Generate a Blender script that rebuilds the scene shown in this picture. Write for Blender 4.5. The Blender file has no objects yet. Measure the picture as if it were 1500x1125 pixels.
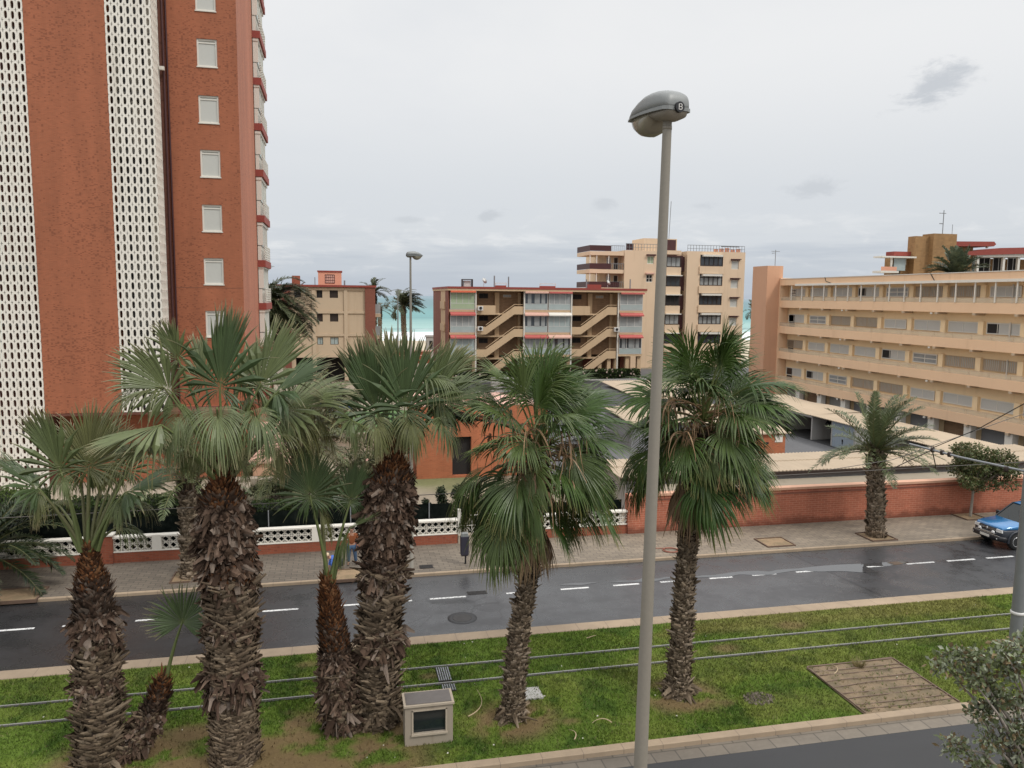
import bpy, math, random
import numpy as np
from mathutils import Vector, Matrix
PI = math.pi
random.seed(7)
rng = np.random.default_rng(7)
scene = bpy.context.scene
COL = scene.collection

# ------------------------------------------------------------------ mesh builder
class MB:
    def __init__(s):
        s.v = []; s.f = []; s.m = []; s.c = []; s.col = (1, 1, 1); s.sm = []
    def add(s, pts, faces, mi=0, smooth=False, col=None):
        o = len(s.v)
        s.v.extend([tuple(p) for p in pts])
        c = col or s.col
        s.c.extend([c] * len(pts))
        for f in faces:
            s.f.append(tuple(o + i for i in f)); s.m.append(mi); s.sm.append(smooth)
        return o
    def box(s, x0, x1, y0, y1, z0, z1, mi=0, col=None):
        s.add([(x0, y0, z0), (x1, y0, z0), (x1, y1, z0), (x0, y1, z0), (x0, y0, z1), (x1, y0, z1), (x1, y1, z1), (x0, y1, z1)],
              [(0, 3, 2, 1), (4, 5, 6, 7), (0, 1, 5, 4), (1, 2, 6, 5), (2, 3, 7, 6), (3, 0, 4, 7)], mi, col=col)
    def bbox(s, x0, x1, y0, y1, z0, z1, b=.02, mi=0):
        # box with chamfered vertical and top edges
        def ring(z, i):
            return [(x0 + i, y0 + b, z), (x0 + b, y0 + i, z), (x1 - b, y0 + i, z), (x1 - i, y0 + b, z),
                    (x1 - i, y1 - b, z), (x1 - b, y1 - i, z), (x0 + b, y1 - i, z), (x0 + i, y1 - b, z)]
        r = ring(z0, 0) + ring(z1 - b, 0) + ring(z1, b)
        fs = [tuple(range(7, -1, -1)), tuple(range(16, 24))]
        for k in (0, 8):
            for i in range(8):
                j = (i + 1) % 8
                fs.append((k + i, k + j, k + 8 + j, k + 8 + i))
        s.add(r, fs, mi)
    def prism(s, poly, f, a, b, mi=0):
        """poly: list of 2D points, f(p, t) -> 3D, extruded from a to b"""
        n = len(poly)
        P = [f(p, a) for p in poly] + [f(p, b) for p in poly]
        fs = [tuple(range(n)), tuple(range(2 * n - 1, n - 1, -1))]
        for i in range(n):
            j = (i + 1) % n
            fs.append((i, i + n, j + n, j))
        s.add(P, fs, mi)
    def tube(s, path, rad, n=8, mi=0, cap=True, smooth=True, col=None):
        P = [Vector(p) for p in path]
        if not hasattr(rad, '__len__'): rad = [rad] * len(P)
        vs = []; up = None
        for i, p in enumerate(P):
            d = (P[min(i + 1, len(P) - 1)] - P[max(i - 1, 0)]).normalized()
            if up is None:
                up = Vector((1, 0, 0)) if abs(d.x) < .9 else Vector((0, 1, 0))
            u = (up - d * up.dot(d)).normalized(); w = d.cross(u); up = u
            for k in range(n):
                a = 2 * PI * k / n
                vs.append(p + (u * math.cos(a) + w * math.sin(a)) * rad[i])
        fs = []
        for i in range(len(P) - 1):
            for k in range(n):
                j = (k + 1) % n
                fs.append((i * n + k, i * n + j, (i + 1) * n + j, (i + 1) * n + k))
        s.add(vs, fs, mi, smooth, col)
        if cap:
            s.add(vs[:n], [tuple(range(n - 1, -1, -1))], mi, False, col); s.add(vs[-n:], [tuple(range(n))], mi, False, col)
    def lathe(s, prof, cx, cy, n=16, mi=0, smooth=True):
        vs = []
        for r, z in prof:
            for k in range(n):
                a = 2 * PI * k / n
                vs.append((cx + r * math.cos(a), cy + r * math.sin(a), z))
        fs = []
        for i in range(len(prof) - 1):
            for k in range(n):
                j = (k + 1) % n
                fs.append((i * n + k, i * n + j, (i + 1) * n + j, (i + 1) * n + k))
        fs.append(tuple(range(n - 1, -1, -1))); fs.append(tuple(range((len(prof) - 1) * n, len(prof) * n)))
        s.add(vs, fs, mi, smooth)
    def loft(s, secs, mi=0, smooth=True, cap=True):
        n = len(secs[0]); vs = [p for q in secs for p in q]; fs = []
        for i in range(len(secs) - 1):
            for k in range(n):
                j = (k + 1) % n
                fs.append((i * n + k, i * n + j, (i + 1) * n + j, (i + 1) * n + k))
        if cap:
            fs.append(tuple(range(n - 1, -1, -1))); fs.append(tuple(range((len(secs) - 1) * n, len(secs) * n)))
        s.add(vs, fs, mi, smooth)
    def np(s, V, F, C=None, mi=0, smooth=False):
        o = len(s.v)
        s.v.extend(map(tuple, V)); s.c.extend(map(tuple, C) if C is not None else [s.col] * len(V))
        s.f.extend(tuple(r) for r in (F + o).tolist()); s.m.extend([mi] * len(F)); s.sm.extend([smooth] * len(F))
    def build(s, name, mats, parent=None, colattr=False):
        if not isinstance(mats, (list, tuple)): mats = [mats]
        me = bpy.data.meshes.new(name)
        V = np.array(s.v, dtype=np.float64).reshape(-1, 3)
        if parent is not None: V = V - np.array(ROOTLOC[parent.name])
        me.from_pydata(V.tolist(), [], s.f)
        for m in mats: me.materials.append(m)
        me.polygons.foreach_set('material_index', s.m)
        me.polygons.foreach_set('use_smooth', s.sm)
        if colattr:
            a = me.color_attributes.new('Col', 'FLOAT_COLOR', 'POINT')
            C = np.ones((len(s.v), 4), dtype=np.float32); C[:, :3] = np.array(s.c, dtype=np.float32)
            a.data.foreach_set('color', C.ravel())
        me.update()
        o = bpy.data.objects.new(name, me); COL.objects.link(o)
        if parent is not None:
            o.parent = parent; ROOTLOC[o.name] = ROOTLOC[parent.name]
        else:
            ROOTLOC[o.name] = (0, 0, 0)
        return o
ROOTLOC = {}
def tag(o, label=None, cat=None, group=None, kind=None):
    if label: o['label'] = label
    if cat: o['category'] = cat
    if group: o['group'] = group
    if kind: o['kind'] = kind
    return o
def thing(name, label, cat, loc, group=None):
    o = bpy.data.objects.new(name, None); COL.objects.link(o); o.location = loc
    o.empty_display_size = .3
    ROOTLOC[o.name] = tuple(loc)
    return tag(o, label, cat, group)
def structure(o): o['kind'] = 'structure'; return o
def copy_tree(o, parent=None, loc=None):
    c = o.copy(); COL.objects.link(c); c.parent = parent
    if loc is not None: c.location = loc
    for ch in o.children: copy_tree(ch, c)
    return c

# wall frame: u along the wall, v up, w out of the wall
class Fr:
    def __init__(s, o, axis):
        s.o = o; s.ax = axis      # axis '-y': wall looks to -Y ; '-x' looks to -X ; '+x'
    def p(s, u, v, w):
        if s.ax == '-y': return (u, s.o - w, v)
        if s.ax == '-x': return (s.o - w, u, v)
        return (s.o + w, u, v)
    def box(s, mb, u0, u1, v0, v1, w0, w1, mi=0):
        a = s.p(u0, v0, w0); b = s.p(u1, v1, w1)
        mb.box(min(a[0], b[0]), max(a[0], b[0]), min(a[1], b[1]), max(a[1], b[1]), min(a[2], b[2]), max(a[2], b[2]), mi)
    def holewall(s, mb, u0, u1, v0, v1, holes, d=.25, mi=0, back=True):
        us = sorted({u0, u1, *[h[0] for h in holes], *[h[1] for h in holes]})
        vs = sorted({v0, v1, *[h[2] for h in holes], *[h[3] for h in holes]})
        for i in range(len(us) - 1):
            for j in range(len(vs) - 1):
                cu = (us[i] + us[i + 1]) / 2; cv = (vs[j] + vs[j + 1]) / 2
                if any(h[0] < cu < h[1] and h[2] < cv < h[3] for h in holes): continue
                mb.add([s.p(us[i], vs[j], 0), s.p(us[i + 1], vs[j], 0), s.p(us[i + 1], vs[j + 1], 0), s.p(us[i], vs[j + 1], 0)], [(0, 1, 2, 3)], mi)
        for a, b, c, e in holes:
            q = [(a, c), (b, c), (b, e), (a, e)]
            P = [s.p(u, v, 0) for u, v in q] + [s.p(u, v, -d) for u, v in q]
            mb.add(P, [(0, 1, 5, 4), (1, 2, 6, 5), (2, 3, 7, 6), (3, 0, 4, 7)] + ([(4, 5, 6, 7)] if back else []), mi)

# ------------------------------------------------------------------ materials
class NT:
    def __init__(s, nt): s.nt = nt; s.L = nt.links
    def n(s, t, **kw):
        x = s.nt.nodes.new(t)
        for k, v in kw.items():
            if k.startswith('i_'):
                x.inputs[k[2:].replace('__', ' ')].default_value = v
            else: setattr(x, k, v)
        return x
    def setin(s, node, idx, v):
        if v is None: return
        if hasattr(v, 'is_output') or isinstance(v, bpy.types.NodeSocket): s.L.new(v, node.inputs[idx])
        else: node.inputs[idx].default_value = v
    def math(s, op, a, b=None, c=None, clamp=False):
        x = s.nt.nodes.new('ShaderNodeMath'); x.operation = op; x.use_clamp = clamp
        s.setin(x, 0, a); s.setin(x, 1, b)
        if c is not None: s.setin(x, 2, c)
        return x.outputs[0]
    def vmath(s, op, a, b=None):
        x = s.nt.nodes.new('ShaderNodeVectorMath'); x.operation = op
        s.setin(x, 0, a); s.setin(x, 1, b)
        return x.outputs['Value'] if op in ('DOT_PRODUCT', 'LENGTH', 'DISTANCE') else x.outputs[0]
    def mix(s, f, a, b, mode='MIX'):
        x = s.nt.nodes.new('ShaderNodeMix'); x.data_type = 'RGBA'; x.blend_type = mode
        def c(v): return (*v, 1) if isinstance(v, tuple) and len(v) == 3 else v
        s.setin(x, 0, f); s.setin(x, 6, c(a)); s.setin(x, 7, c(b))
        return x.outputs[2]
    def noise(s, vec, scale=1, detail=3, rough=.55, dist=0):
        x = s.nt.nodes.new('ShaderNodeTexNoise'); x.inputs['Scale'].default_value = scale
        x.inputs['Detail'].default_value = detail; x.inputs['Roughness'].default_value = rough; x.inputs['Distortion'].default_value = dist
        if vec is not None: s.L.new(vec, x.inputs['Vector'])
        return x.outputs[0]
    def ramp(s, f, lo, hi, a=0., b=1.):
        x = s.nt.nodes.new('ShaderNodeMapRange'); x.interpolation_type = 'SMOOTHSTEP'
        s.setin(x, 0, f); x.inputs[1].default_value = lo; x.inputs[2].default_value = hi; x.inputs[3].default_value = a; x.inputs[4].default_value = b
        return x.outputs[0]
    def scale(s, vec, k):
        x = s.nt.nodes.new('ShaderNodeMapping'); s.L.new(vec, x.inputs[0]); x.inputs['Scale'].default_value = k
        return x.outputs[0]
    def sep(s, vec):
        x = s.nt.nodes.new('ShaderNodeSeparateXYZ'); s.L.new(vec, x.inputs[0]); return x.outputs
    def comb(s, x=0., y=0., z=0.):
        c = s.nt.nodes.new('ShaderNodeCombineXYZ'); s.setin(c, 0, x); s.setin(c, 1, y); s.setin(c, 2, z); return c.outputs[0]
    def bump(s, h, strength=.3, dist=.02):
        b = s.nt.nodes.new('ShaderNodeBump'); b.inputs['Strength'].default_value = strength; b.inputs['Distance'].default_value = dist
        s.L.new(h, b.inputs['Height']); return b.outputs[0]
def new_mat(name):
    m = bpy.data.materials.new(name); m.use_nodes = True; nt = m.node_tree
    b = nt.nodes['Principled BSDF']; k = NT(nt)
    tc = nt.nodes.new('ShaderNodeTexCoord')
    return m, k, b, tc.outputs['Object']
def setb(k, b, color=None, rough=None, normal=None, metal=None, spec=None):
    if color is not None: k.setin(b, b.inputs.find('Base Color'), (*color, 1) if isinstance(color, tuple) and len(color) == 3 else color)
    if rough is not None: k.setin(b, b.inputs.find('Roughness'), rough)
    if normal is not None: k.L.new(normal, b.inputs['Normal'])
    if metal is not None: b.inputs['Metallic'].default_value = metal
    if spec is not None: b.inputs['Specular IOR Level'].default_value = spec
def wallvec(k, obj):
    g = k.n('ShaderNodeNewGeometry'); nx = k.math('ABSOLUTE', k.sep(g.outputs['Normal'])[0])
    f = k.math('GREATER_THAN', nx, .6); p = k.sep(obj)
    u = k.math('ADD', k.math('MULTIPLY', p[0], k.math('SUBTRACT', 1., f)), k.math('MULTIPLY', p[1], f))
    return u, p[2]
def stucco(name, col, var=.10, streak=.12, rough=.85, bump=.15, fine=40, stain=(.75, .72, .68)):
    m, k, b, o = new_mat(name)
    n1 = k.noise(o, .35, 4); n2 = k.noise(k.scale(o, (1.6, 1.6, .12)), 1., 4, .6); n3 = k.noise(o, fine, 2)
    f = k.math('ADD', k.math('MULTIPLY', k.math('SUBTRACT', n1, .5), var * 2.2), 1.)
    f = k.math('MULTIPLY', f, k.math('ADD', k.math('MULTIPLY', k.math('SUBTRACT', n3, .5), .16), 1.))
    c = k.mix(1., col, k.comb(f, f, f), 'MULTIPLY')
    c = k.mix(k.ramp(n2, .52, .75, 0, streak * 3), c, k.mix(1., c, stain, 'MULTIPLY'))
    setb(k, b, c, rough, k.bump(n3, bump, .01))
    return m
def brickmat(name, col, dark, mortar, bw=.26, bh=.07, darkp=.06, stain=0., rough=.88):
    m, k, b, o = new_mat(name); u, v = wallvec(k, o); vec = k.comb(u, v, 0.)
    t = k.n('ShaderNodeTexBrick'); k.L.new(vec, t.inputs['Vector'])
    t.inputs['Scale'].default_value = 1.; t.inputs['Brick Width'].default_value = bw; t.inputs['Row Height'].default_value = bh
    t.inputs['Mortar Size'].default_value = .012; t.inputs['Mortar Smooth'].default_value = .3; t.inputs['Bias'].default_value = 0
    c2 = tuple(x * .8 for x in col); t.inputs['Color1'].default_value = (*col, 1); t.inputs['Color2'].default_value = (*c2, 1); t.inputs['Mortar'].default_value = (*mortar, 1)
    w = k.n('ShaderNodeTexWhiteNoise'); w.noise_dimensions = '2D'
    k.L.new(k.comb(k.math('FLOOR', k.math('DIVIDE', u, bw * .5)), k.math('FLOOR', k.math('DIVIDE', v, bh)), 0.), w.inputs[0])
    big = k.noise(o, .25, 4, .6); clus = k.ramp(big, .38, .66, .15, 1.6)
    d = k.math('LESS_THAN', w.outputs[0], k.math('MULTIPLY', clus, darkp))
    c = k.mix(k.math('MULTIPLY', d, .45), t.outputs[0], dark)
    f = k.math('ADD', k.math('MULTIPLY', k.noise(k.scale(o, (.8, .8, .10)), 1., 6, .62), .75), .62)
    c = k.mix(1., c, k.comb(f, f, f), 'MULTIPLY')
    if stain:
        z = k.sep(o)[2]
        g = k.math('ADD', z, k.math('MULTIPLY', k.math('SUBTRACT', k.noise(k.scale(o, (.9, .9, 1.2)), 1.2, 5, .7), .5), 1.3))
        c = k.mix(k.math('MULTIPLY', k.ramp(g, .62, .15), stain), c, (.10, .028, .014))
    setb(k, b, c, rough, k.bump(t.outputs[1], -.25, .01))
    return m
def plain(name, col, rough=.5, metal=0., var=.12, scale=3., bump=0., spec=None):
    m, k, b, o = new_mat(name)
    n = k.noise(o, scale, 4, .6)
    f = k.math('ADD', k.math('MULTIPLY', k.math('SUBTRACT', n, .5), var * 2), 1.)
    setb(k, b, k.mix(1., col, k.comb(f, f, f), 'MULTIPLY'), rough, k.bump(n, bump, .01) if bump else None, metal, spec)
    return m
def glass(name, col=(.05, .06, .07), rough=.08):
    m, k, b, o = new_mat(name)
    n = k.noise(o, .7, 2)
    f = k.math('ADD', k.math('MULTIPLY', n, .9), .55)
    setb(k, b, k.mix(1., col, k.comb(f, f, f), 'MULTIPLY'), rough, None, 0, .6)
    return m
def leafmat(name, rough=.5, trans=.18, spec=.35, nscale=2.):
    m, k, b, o = new_mat(name)
    a = k.n('ShaderNodeVertexColor'); a.layer_name = 'Col'
    n = k.noise(o, nscale, 3)
    f = k.math('ADD', k.math('MULTIPLY', k.math('SUBTRACT', n, .5), .5), 1.)
    c = k.mix(1., a.outputs[0], k.comb(f, f, f), 'MULTIPLY')
    setb(k, b, c, rough, None, 0, spec)
    t = k.n('ShaderNodeBsdfTranslucent'); k.L.new(c, t.inputs[0])
    ms = k.n('ShaderNodeMixShader'); ms.inputs[0].default_value = trans
    k.L.new(b.outputs[0], ms.inputs[1]); k.L.new(t.outputs[0], ms.inputs[2])
    k.L.new(ms.outputs[0], m.node_tree.nodes['Material Output'].inputs[0])
    return m
def colmat(name, rough=.9, bump=.4, nscale=25.):
    m, k, b, o = new_mat(name)
    a = k.n('ShaderNodeVertexColor'); a.layer_name = 'Col'
    n = k.noise(k.scale(o, (1, 1, .35)), nscale, 4, .65)
    f = k.math('ADD', k.math('MULTIPLY', k.math('SUBTRACT', n, .5), 1.1), 1.)
    setb(k, b, k.mix(1., a.outputs[0], k.comb(f, f, f), 'MULTIPLY'), rough, k.bump(n, bump, .01), 0, .2)
    return m

M = {}
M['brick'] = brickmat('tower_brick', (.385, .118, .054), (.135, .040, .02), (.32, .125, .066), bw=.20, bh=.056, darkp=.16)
M['brick_lit_side'] = brickmat('tower_lit_side_brick', (.42, .15, .085), (.22, .07, .04), (.42, .19, .12), darkp=.02)  # same brick made paler: the light on the side face is in its colour
M['brick_wall'] = brickmat('boundary_brick', (.42, .128, .07), (.33, .098, .054), (.46, .215, .14), bw=.34, bh=.105, darkp=.05, stain=.7)
M['brick_base'] = brickmat('base_brick', (.30, .075, .035), (.14, .035, .02), (.24, .10, .06), darkp=.08)
M['brick_kiosk'] = brickmat('kiosk_brick', (.43, .13, .055), (.25, .07, .03), (.36, .15, .075), darkp=.03)
M['brick_pil'] = brickmat('pilaster_brick', (.22, .065, .04), (.12, .035, .022), (.2, .09, .06), darkp=.05)
M['brick_yellow'] = brickmat('yellow_brick', (.33, .19, .08), (.22, .12, .045), (.28, .17, .08), bw=.5, bh=.2, darkp=.08)
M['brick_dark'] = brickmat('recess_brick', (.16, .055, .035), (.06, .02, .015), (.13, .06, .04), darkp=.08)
M['white'] = stucco('white_concrete', (.74, .70, .62), .05, .10, .8, .1)
M['lattice'] = stucco('lattice_concrete', (.74, .70, .62), .08, .26, .8, .1)
M['offwhite'] = plain('offwhite_paint', (.66, .63, .56), .5, 0, .06)
M['shutter'] = plain('roller_shutter', (.50, .50, .46), .5, 0, .05, 6)
M['cream'] = stucco('cream_render', (.50, .385, .265), .07, .10)
M['cream_tall'] = stucco('pale_cream_render', (.66, .50, .345), .06, .12)
M['tan'] = stucco('tan_render', (.54, .39, .24), .08, .10)
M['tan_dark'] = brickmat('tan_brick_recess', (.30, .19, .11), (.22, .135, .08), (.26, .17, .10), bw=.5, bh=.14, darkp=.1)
M['peach'] = stucco('peach_render', (.80, .545, .345), .07, .12)
M['peach_pier'] = stucco('peach_pier_render', (.58, .325, .20), .06, .08)
M['yellow'] = stucco('yellow_render', (.88, .68, .42), .06, .08)
M['pink'] = stucco('pink_render', (.66, .33, .22), .05, .05)
M['redroof'] = plain('red_coping', (.26, .05, .035), .7, 0, .2, 2)
M['red_awning'] = plain('red_awning_cloth', (.44, .105, .09), .8, 0, .15, 2)
M['orange_awning'] = plain('orange_awning_cloth', (.60, .13, .06), .8, 0, .12, 2)
M['pale_awning'] = plain('pale_awning_cloth', (.62, .38, .30), .8, 0, .12, 2)
M['brown'] = plain('brown_panel', (.055, .014, .014), .55, 0, .2, 2)
M['dark'] = plain('dark_void', (.015, .013, .012), .8)
M['darkbrown'] = plain('dark_timber', (.03, .018, .013), .55, 0, .2)
M['glass'] = glass('window_glass')
M['curtain'] = plain('curtain_glazing', (.30, .315, .31), .25, 0, .35, 1.1, 0, .5)
M['curtain_green'] = plain('green_blind', (.34, .42, .27), .4, 0, .15, 1.2)
M['balc_glass'] = plain('frosted_panel', (.36, .42, .41), .25, 0, .15, 1.)
M['alu'] = plain('white_aluminium', (.58, .57, .54), .4, .0, .06)
M['steel'] = plain('galvanised_steel', (.24, .25, .26), .5, .35, .15, 6)
M['polegrey'] = stucco('lamp_pole_paint', (.22, .20, .165), .08, .35, .55, .1, 30, (.62, .56, .48))
M['polesteel'] = plain('catenary_steel', (.185, .195, .19), .55, .2, .12, 5)
M['lamphead'] = plain('lamp_housing', (.21, .22, .215), .45, .1, .08, 4)
M['lampglass'] = plain('lamp_diffuser', (.22, .20, .15), .15, 0, .25, 3, 0, .6)
M['black'] = plain('black_plastic', (.012, .012, .014), .45, 0, .2)
M['rubber'] = plain('rubber', (.014, .014, .014), .85, 0, .2)
M['conc'] = stucco('grey_concrete', (.36, .35, .33), .14, .22)
M['concd'] = stucco('stained_concrete', (.24, .245, .25), .2, .3)
M['door_grey'] = stucco('blue_grey_door', (.27, .32, .37), .07, .12)
M['corr'] = None
M['soil'] = None
M['screenglass'] = glass('dark_screen', (.012, .018, .02), .12)
M['granite'] = plain('granite_slab', (.105, .09, .08), .45, 0, .25, 9)
M['stone'] = stucco('pale_stone', (.38, .32, .245), .1, .25, .8)
M['iron'] = plain('cast_iron', (.045, .042, .04), .6, .3, .3, 8)
M['leaf'] = leafmat('palm_leaf', .40, .12, .35)
M['foliage'] = leafmat('foliage', .5, .2, .3)
M['hedge'] = leafmat('hedge_leaf', .65, .12, .2)
M['bark'] = colmat('palm_bark')
M['wood'] = plain('trunk_bark', (.17, .14, .11), .9, 0, .3, 12, .4)
def corr():
    m, k, b, o = new_mat('corrugated_sheet'); p = k.sep(o)
    n = k.noise(o, .3, 5, .6); n2 = k.noise(k.scale(o, (3, .3, 1)), 1.2, 4, .65)
    f = k.math('ADD', k.math('MULTIPLY', n, .35), k.math('MULTIPLY', n2, .30)); f = k.math('ADD', f, .68)
    setb(k, b, k.mix(1., (.42, .335, .24), k.comb(f, f, f), 'MULTIPLY'), .85, k.bump(n2, .2, .02))
    return m
M['corr'] = corr()
def soil(c1=(.30, .205, .12), c2=(.205, .15, .085)):
    m, k, b, o = new_mat('dry_soil'); n = k.noise(o, 1.6, 5, .65); n2 = k.noise(o, 30, 3)
    c = k.mix(k.ramp(n, .35, .65), c1, c2)
    f = k.math('ADD', k.math('MULTIPLY', n2, .7), .65)
    setb(k, b, k.mix(1., c, k.comb(f, f, f), 'MULTIPLY'), .95, k.bump(n2, .6, .03))
    return m
M['soil'] = soil()
# ------------------------------------------------------------------ camera
cam = bpy.data.cameras.new('camera'); co = bpy.data.objects.new('camera', cam); COL.objects.link(co); scene.camera = co
cam.sensor_width = 36; cam.lens = 36 * 1150 / 1500; cam.clip_start = .1; cam.clip_end = 60000
a_, p_, r_ = math.radians(12.5), math.radians(6.35), math.radians(.58)
fw = Vector((math.sin(a_) * math.cos(p_), math.cos(a_) * math.cos(p_), -math.sin(p_)))
rt0 = Vector((math.cos(a_), -math.sin(a_), 0)); up0 = rt0.cross(fw)
rt = rt0 * math.cos(r_) + up0 * math.sin(r_); up = up0 * math.cos(r_) - rt0 * math.sin(r_)
co.matrix_world = Matrix(((rt.x, up.x, -fw.x, 0), (rt.y, up.y, -fw.y, 0), (rt.z, up.z, -fw.z, 10.8), (0, 0, 0, 1)))
scene.view_settings.view_transform = 'Standard'; scene.view_settings.look = 'None'
scene.view_settings.exposure = 0; scene.view_settings.gamma = 1
scene.cycles.max_bounces = 6; scene.cycles.diffuse_bounces = 3; scene.cycles.glossy_bounces = 2; scene.cycles.transmission_bounces = 2; scene.cycles.transparent_max_bounces = 4

# ------------------------------------------------------------------ sky and sun (overcast)
SUN_EL, SUN_AZ = math.radians(48), math.radians(140)      # azimuth clockwise from +Y
w = bpy.data.worlds.new('World'); scene.world = w; w.use_nodes = True
nt = w.node_tree; nt.nodes.clear(); k = NT(nt)
out = k.n('ShaderNodeOutputWorld')
sky = k.n('ShaderNodeTexSky'); sky.sky_type = 'NISHITA'; sky.sun_disc = False; sky.sun_elevation = SUN_EL; sky.sun_rotation = SUN_AZ
bg1 = k.n('ShaderNodeBackground'); bg1.inputs[1].default_value = .1; k.L.new(sky.outputs[0], bg1.inputs[0])
tc = k.n('ShaderNodeTexCoord'); d = k.vmath('NORMALIZE', tc.outputs['Generated']); ds = k.sep(d)
zc = k.math('MAXIMUM', ds[2], .0)
inv = k.math('DIVIDE', 1., k.math('ADD', zc, .09))
pl = k.comb(k.math('MULTIPLY', ds[0], inv), k.math('MULTIPLY', ds[1], inv), 0.)
big = k.noise(pl, .55, 6, .58, .3)
az = k.math('ARCTAN2', ds[0], ds[1])
# base gradient with elevation
c = k.mix(k.ramp(zc, 0., .085), (.50, .555, .63), (.70, .73, .765))
c = k.mix(k.ramp(zc, .08, .30), c, (.88, .885, .89))
c = k.mix(k.ramp(zc, .40, .85), c, (2.1, 2.1, 2.12))
# soft grey mottling of the overcast
c = k.mix(k.math('MULTIPLY', k.ramp(big, .42, .74), .34), c, (.68, .715, .765))
# bank of low cumulus over the sea: bright tops and blue grey bases
sv = k.comb(k.math('MULTIPLY', az, 7.), 0., k.math('MULTIPLY', zc, 26.))
cn = k.noise(sv, 1.5, 7, .62, .35); cn2 = k.noise(k.scale(sv, (.45, 1, 1.5)), 1.2, 5, .6, .2)
band = k.math('MULTIPLY', k.ramp(zc, .012, .05), k.ramp(zc, .125, .07))
c = k.mix(k.math('MULTIPLY', k.math('MULTIPLY', k.ramp(cn, .50, .68), band), .55), c, (.86, .87, .88))
band2 = k.math('MULTIPLY', k.ramp(zc, .0, .02), k.ramp(zc, .10, .045))
c = k.mix(k.math('MULTIPLY', k.math('MULTIPLY', k.ramp(cn2, .44, .66), band2), .65), c, (.50, .55, .625))
# a few dark scraps of cloud hanging lower than the overcast
wn = k.noise(k.comb(k.math('MULTIPLY', az, 26.), 0., k.math('MULTIPLY', zc, 60.)), 1., 5, .65, .4)
def scrap(c, azd, el, wa, we, tilt, st):
    a0, z0 = math.radians(azd), math.sin(math.radians(el))
    da = k.math('SUBTRACT', az, a0); dz = k.math('SUBTRACT', zc, z0)
    dz = k.math('SUBTRACT', dz, k.math('MULTIPLY', da, tilt))
    x = k.math('DIVIDE', da, wa); z = k.math('DIVIDE', dz, we)
    r = k.math('SQRT', k.math('ADD', k.math('MULTIPLY', x, x), k.math('MULTIPLY', z, z)))
    r = k.math('ADD', r, k.math('MULTIPLY', k.math('SUBTRACT', wn, .5), 2.6))
    return k.mix(k.math('MULTIPLY', k.ramp(r, 1.15, .25), st), c, (.55, .58, .62))
for s_ in ((39.8, 13.2, .040, .022, .30, .8), (10.8, 5.7, .024, .008, .18, .6), (33.0, 7.4, .036, .013, .05, .55), (19.0, 6.6, .020, .009, 0, .45),
           (5.0, 5.3, .026, .005, 0, .45), (25.8, 6.4, .018, .005, 0, .35), (50, 7, .03, .01, 0, .4), (-8, 9, .03, .008, 0, .3)):
    c = scrap(c, *s_)
bg2 = k.n('ShaderNodeBackground'); k.L.new(c, bg2.inputs[0]); bg2.inputs[1].default_value = 1.
ms = k.n('ShaderNodeMixShader'); ms.inputs[0].default_value = .95
k.L.new(bg1.outputs[0], ms.inputs[1]); k.L.new(bg2.outputs[0], ms.inputs[2]); k.L.new(ms.outputs[0], out.inputs[0])
sl = bpy.data.lights.new('sun', 'SUN'); sl.energy = 1.5; sl.angle = math.radians(10); sl.color = (1, .96, .9)
so = bpy.data.objects.new('sun', sl); COL.objects.link(so)
sd = Vector((math.sin(SUN_AZ) * math.cos(SUN_EL), math.cos(SUN_AZ) * math.cos(SUN_EL), math.sin(SUN_EL)))
so.rotation_euler = sd.to_track_quat('Z', 'Y').to_euler(); so.location = (0, -20, 60)

# ------------------------------------------------------------------ value noise
_NT = rng.random((256, 256))
def vn(x, y):
    xi = np.floor(x).astype(int); yi = np.floor(y).astype(int); fx = x - xi; fy = y - yi
    fx = fx * fx * (3 - 2 * fx); fy = fy * fy * (3 - 2 * fy)
    g = lambda i, j: _NT[i % 256, j % 256]
    return (g(xi, yi) * (1 - fx) + g(xi + 1, yi) * fx) * (1 - fy) + (g(xi, yi + 1) * (1 - fx) + g(xi + 1, yi + 1) * fx) * fy
def fbm(x, y, o=4):
    s = 0; a = .5; t = 0
    for i in range(o):
        s = s + a * vn(x * 2 ** i + 17.3 * i, y * 2 ** i + 5.1 * i); t += a; a *= .55
    return s / t
def sst(x, a, b):
    t = np.clip((x - a) / (b - a), 0, 1); return t * t * (3 - 2 * t)
def grid(xs, ys, zf):
    X, Y = np.meshgrid(xs, ys); Z = zf(X, Y)
    V = np.stack([X.ravel(), Y.ravel(), Z.ravel()], 1); nx = len(xs)
    i = np.arange(len(ys) - 1)[:, None] * nx + np.arange(nx - 1)[None, :]; i = i.ravel()
    return V, np.stack([i, i + 1, i + nx + 1, i + nx], 1)
def lerp3(c, col, f): return c * (1 - f[:, None]) + np.array(col)[None, :] * f[:, None]

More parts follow.
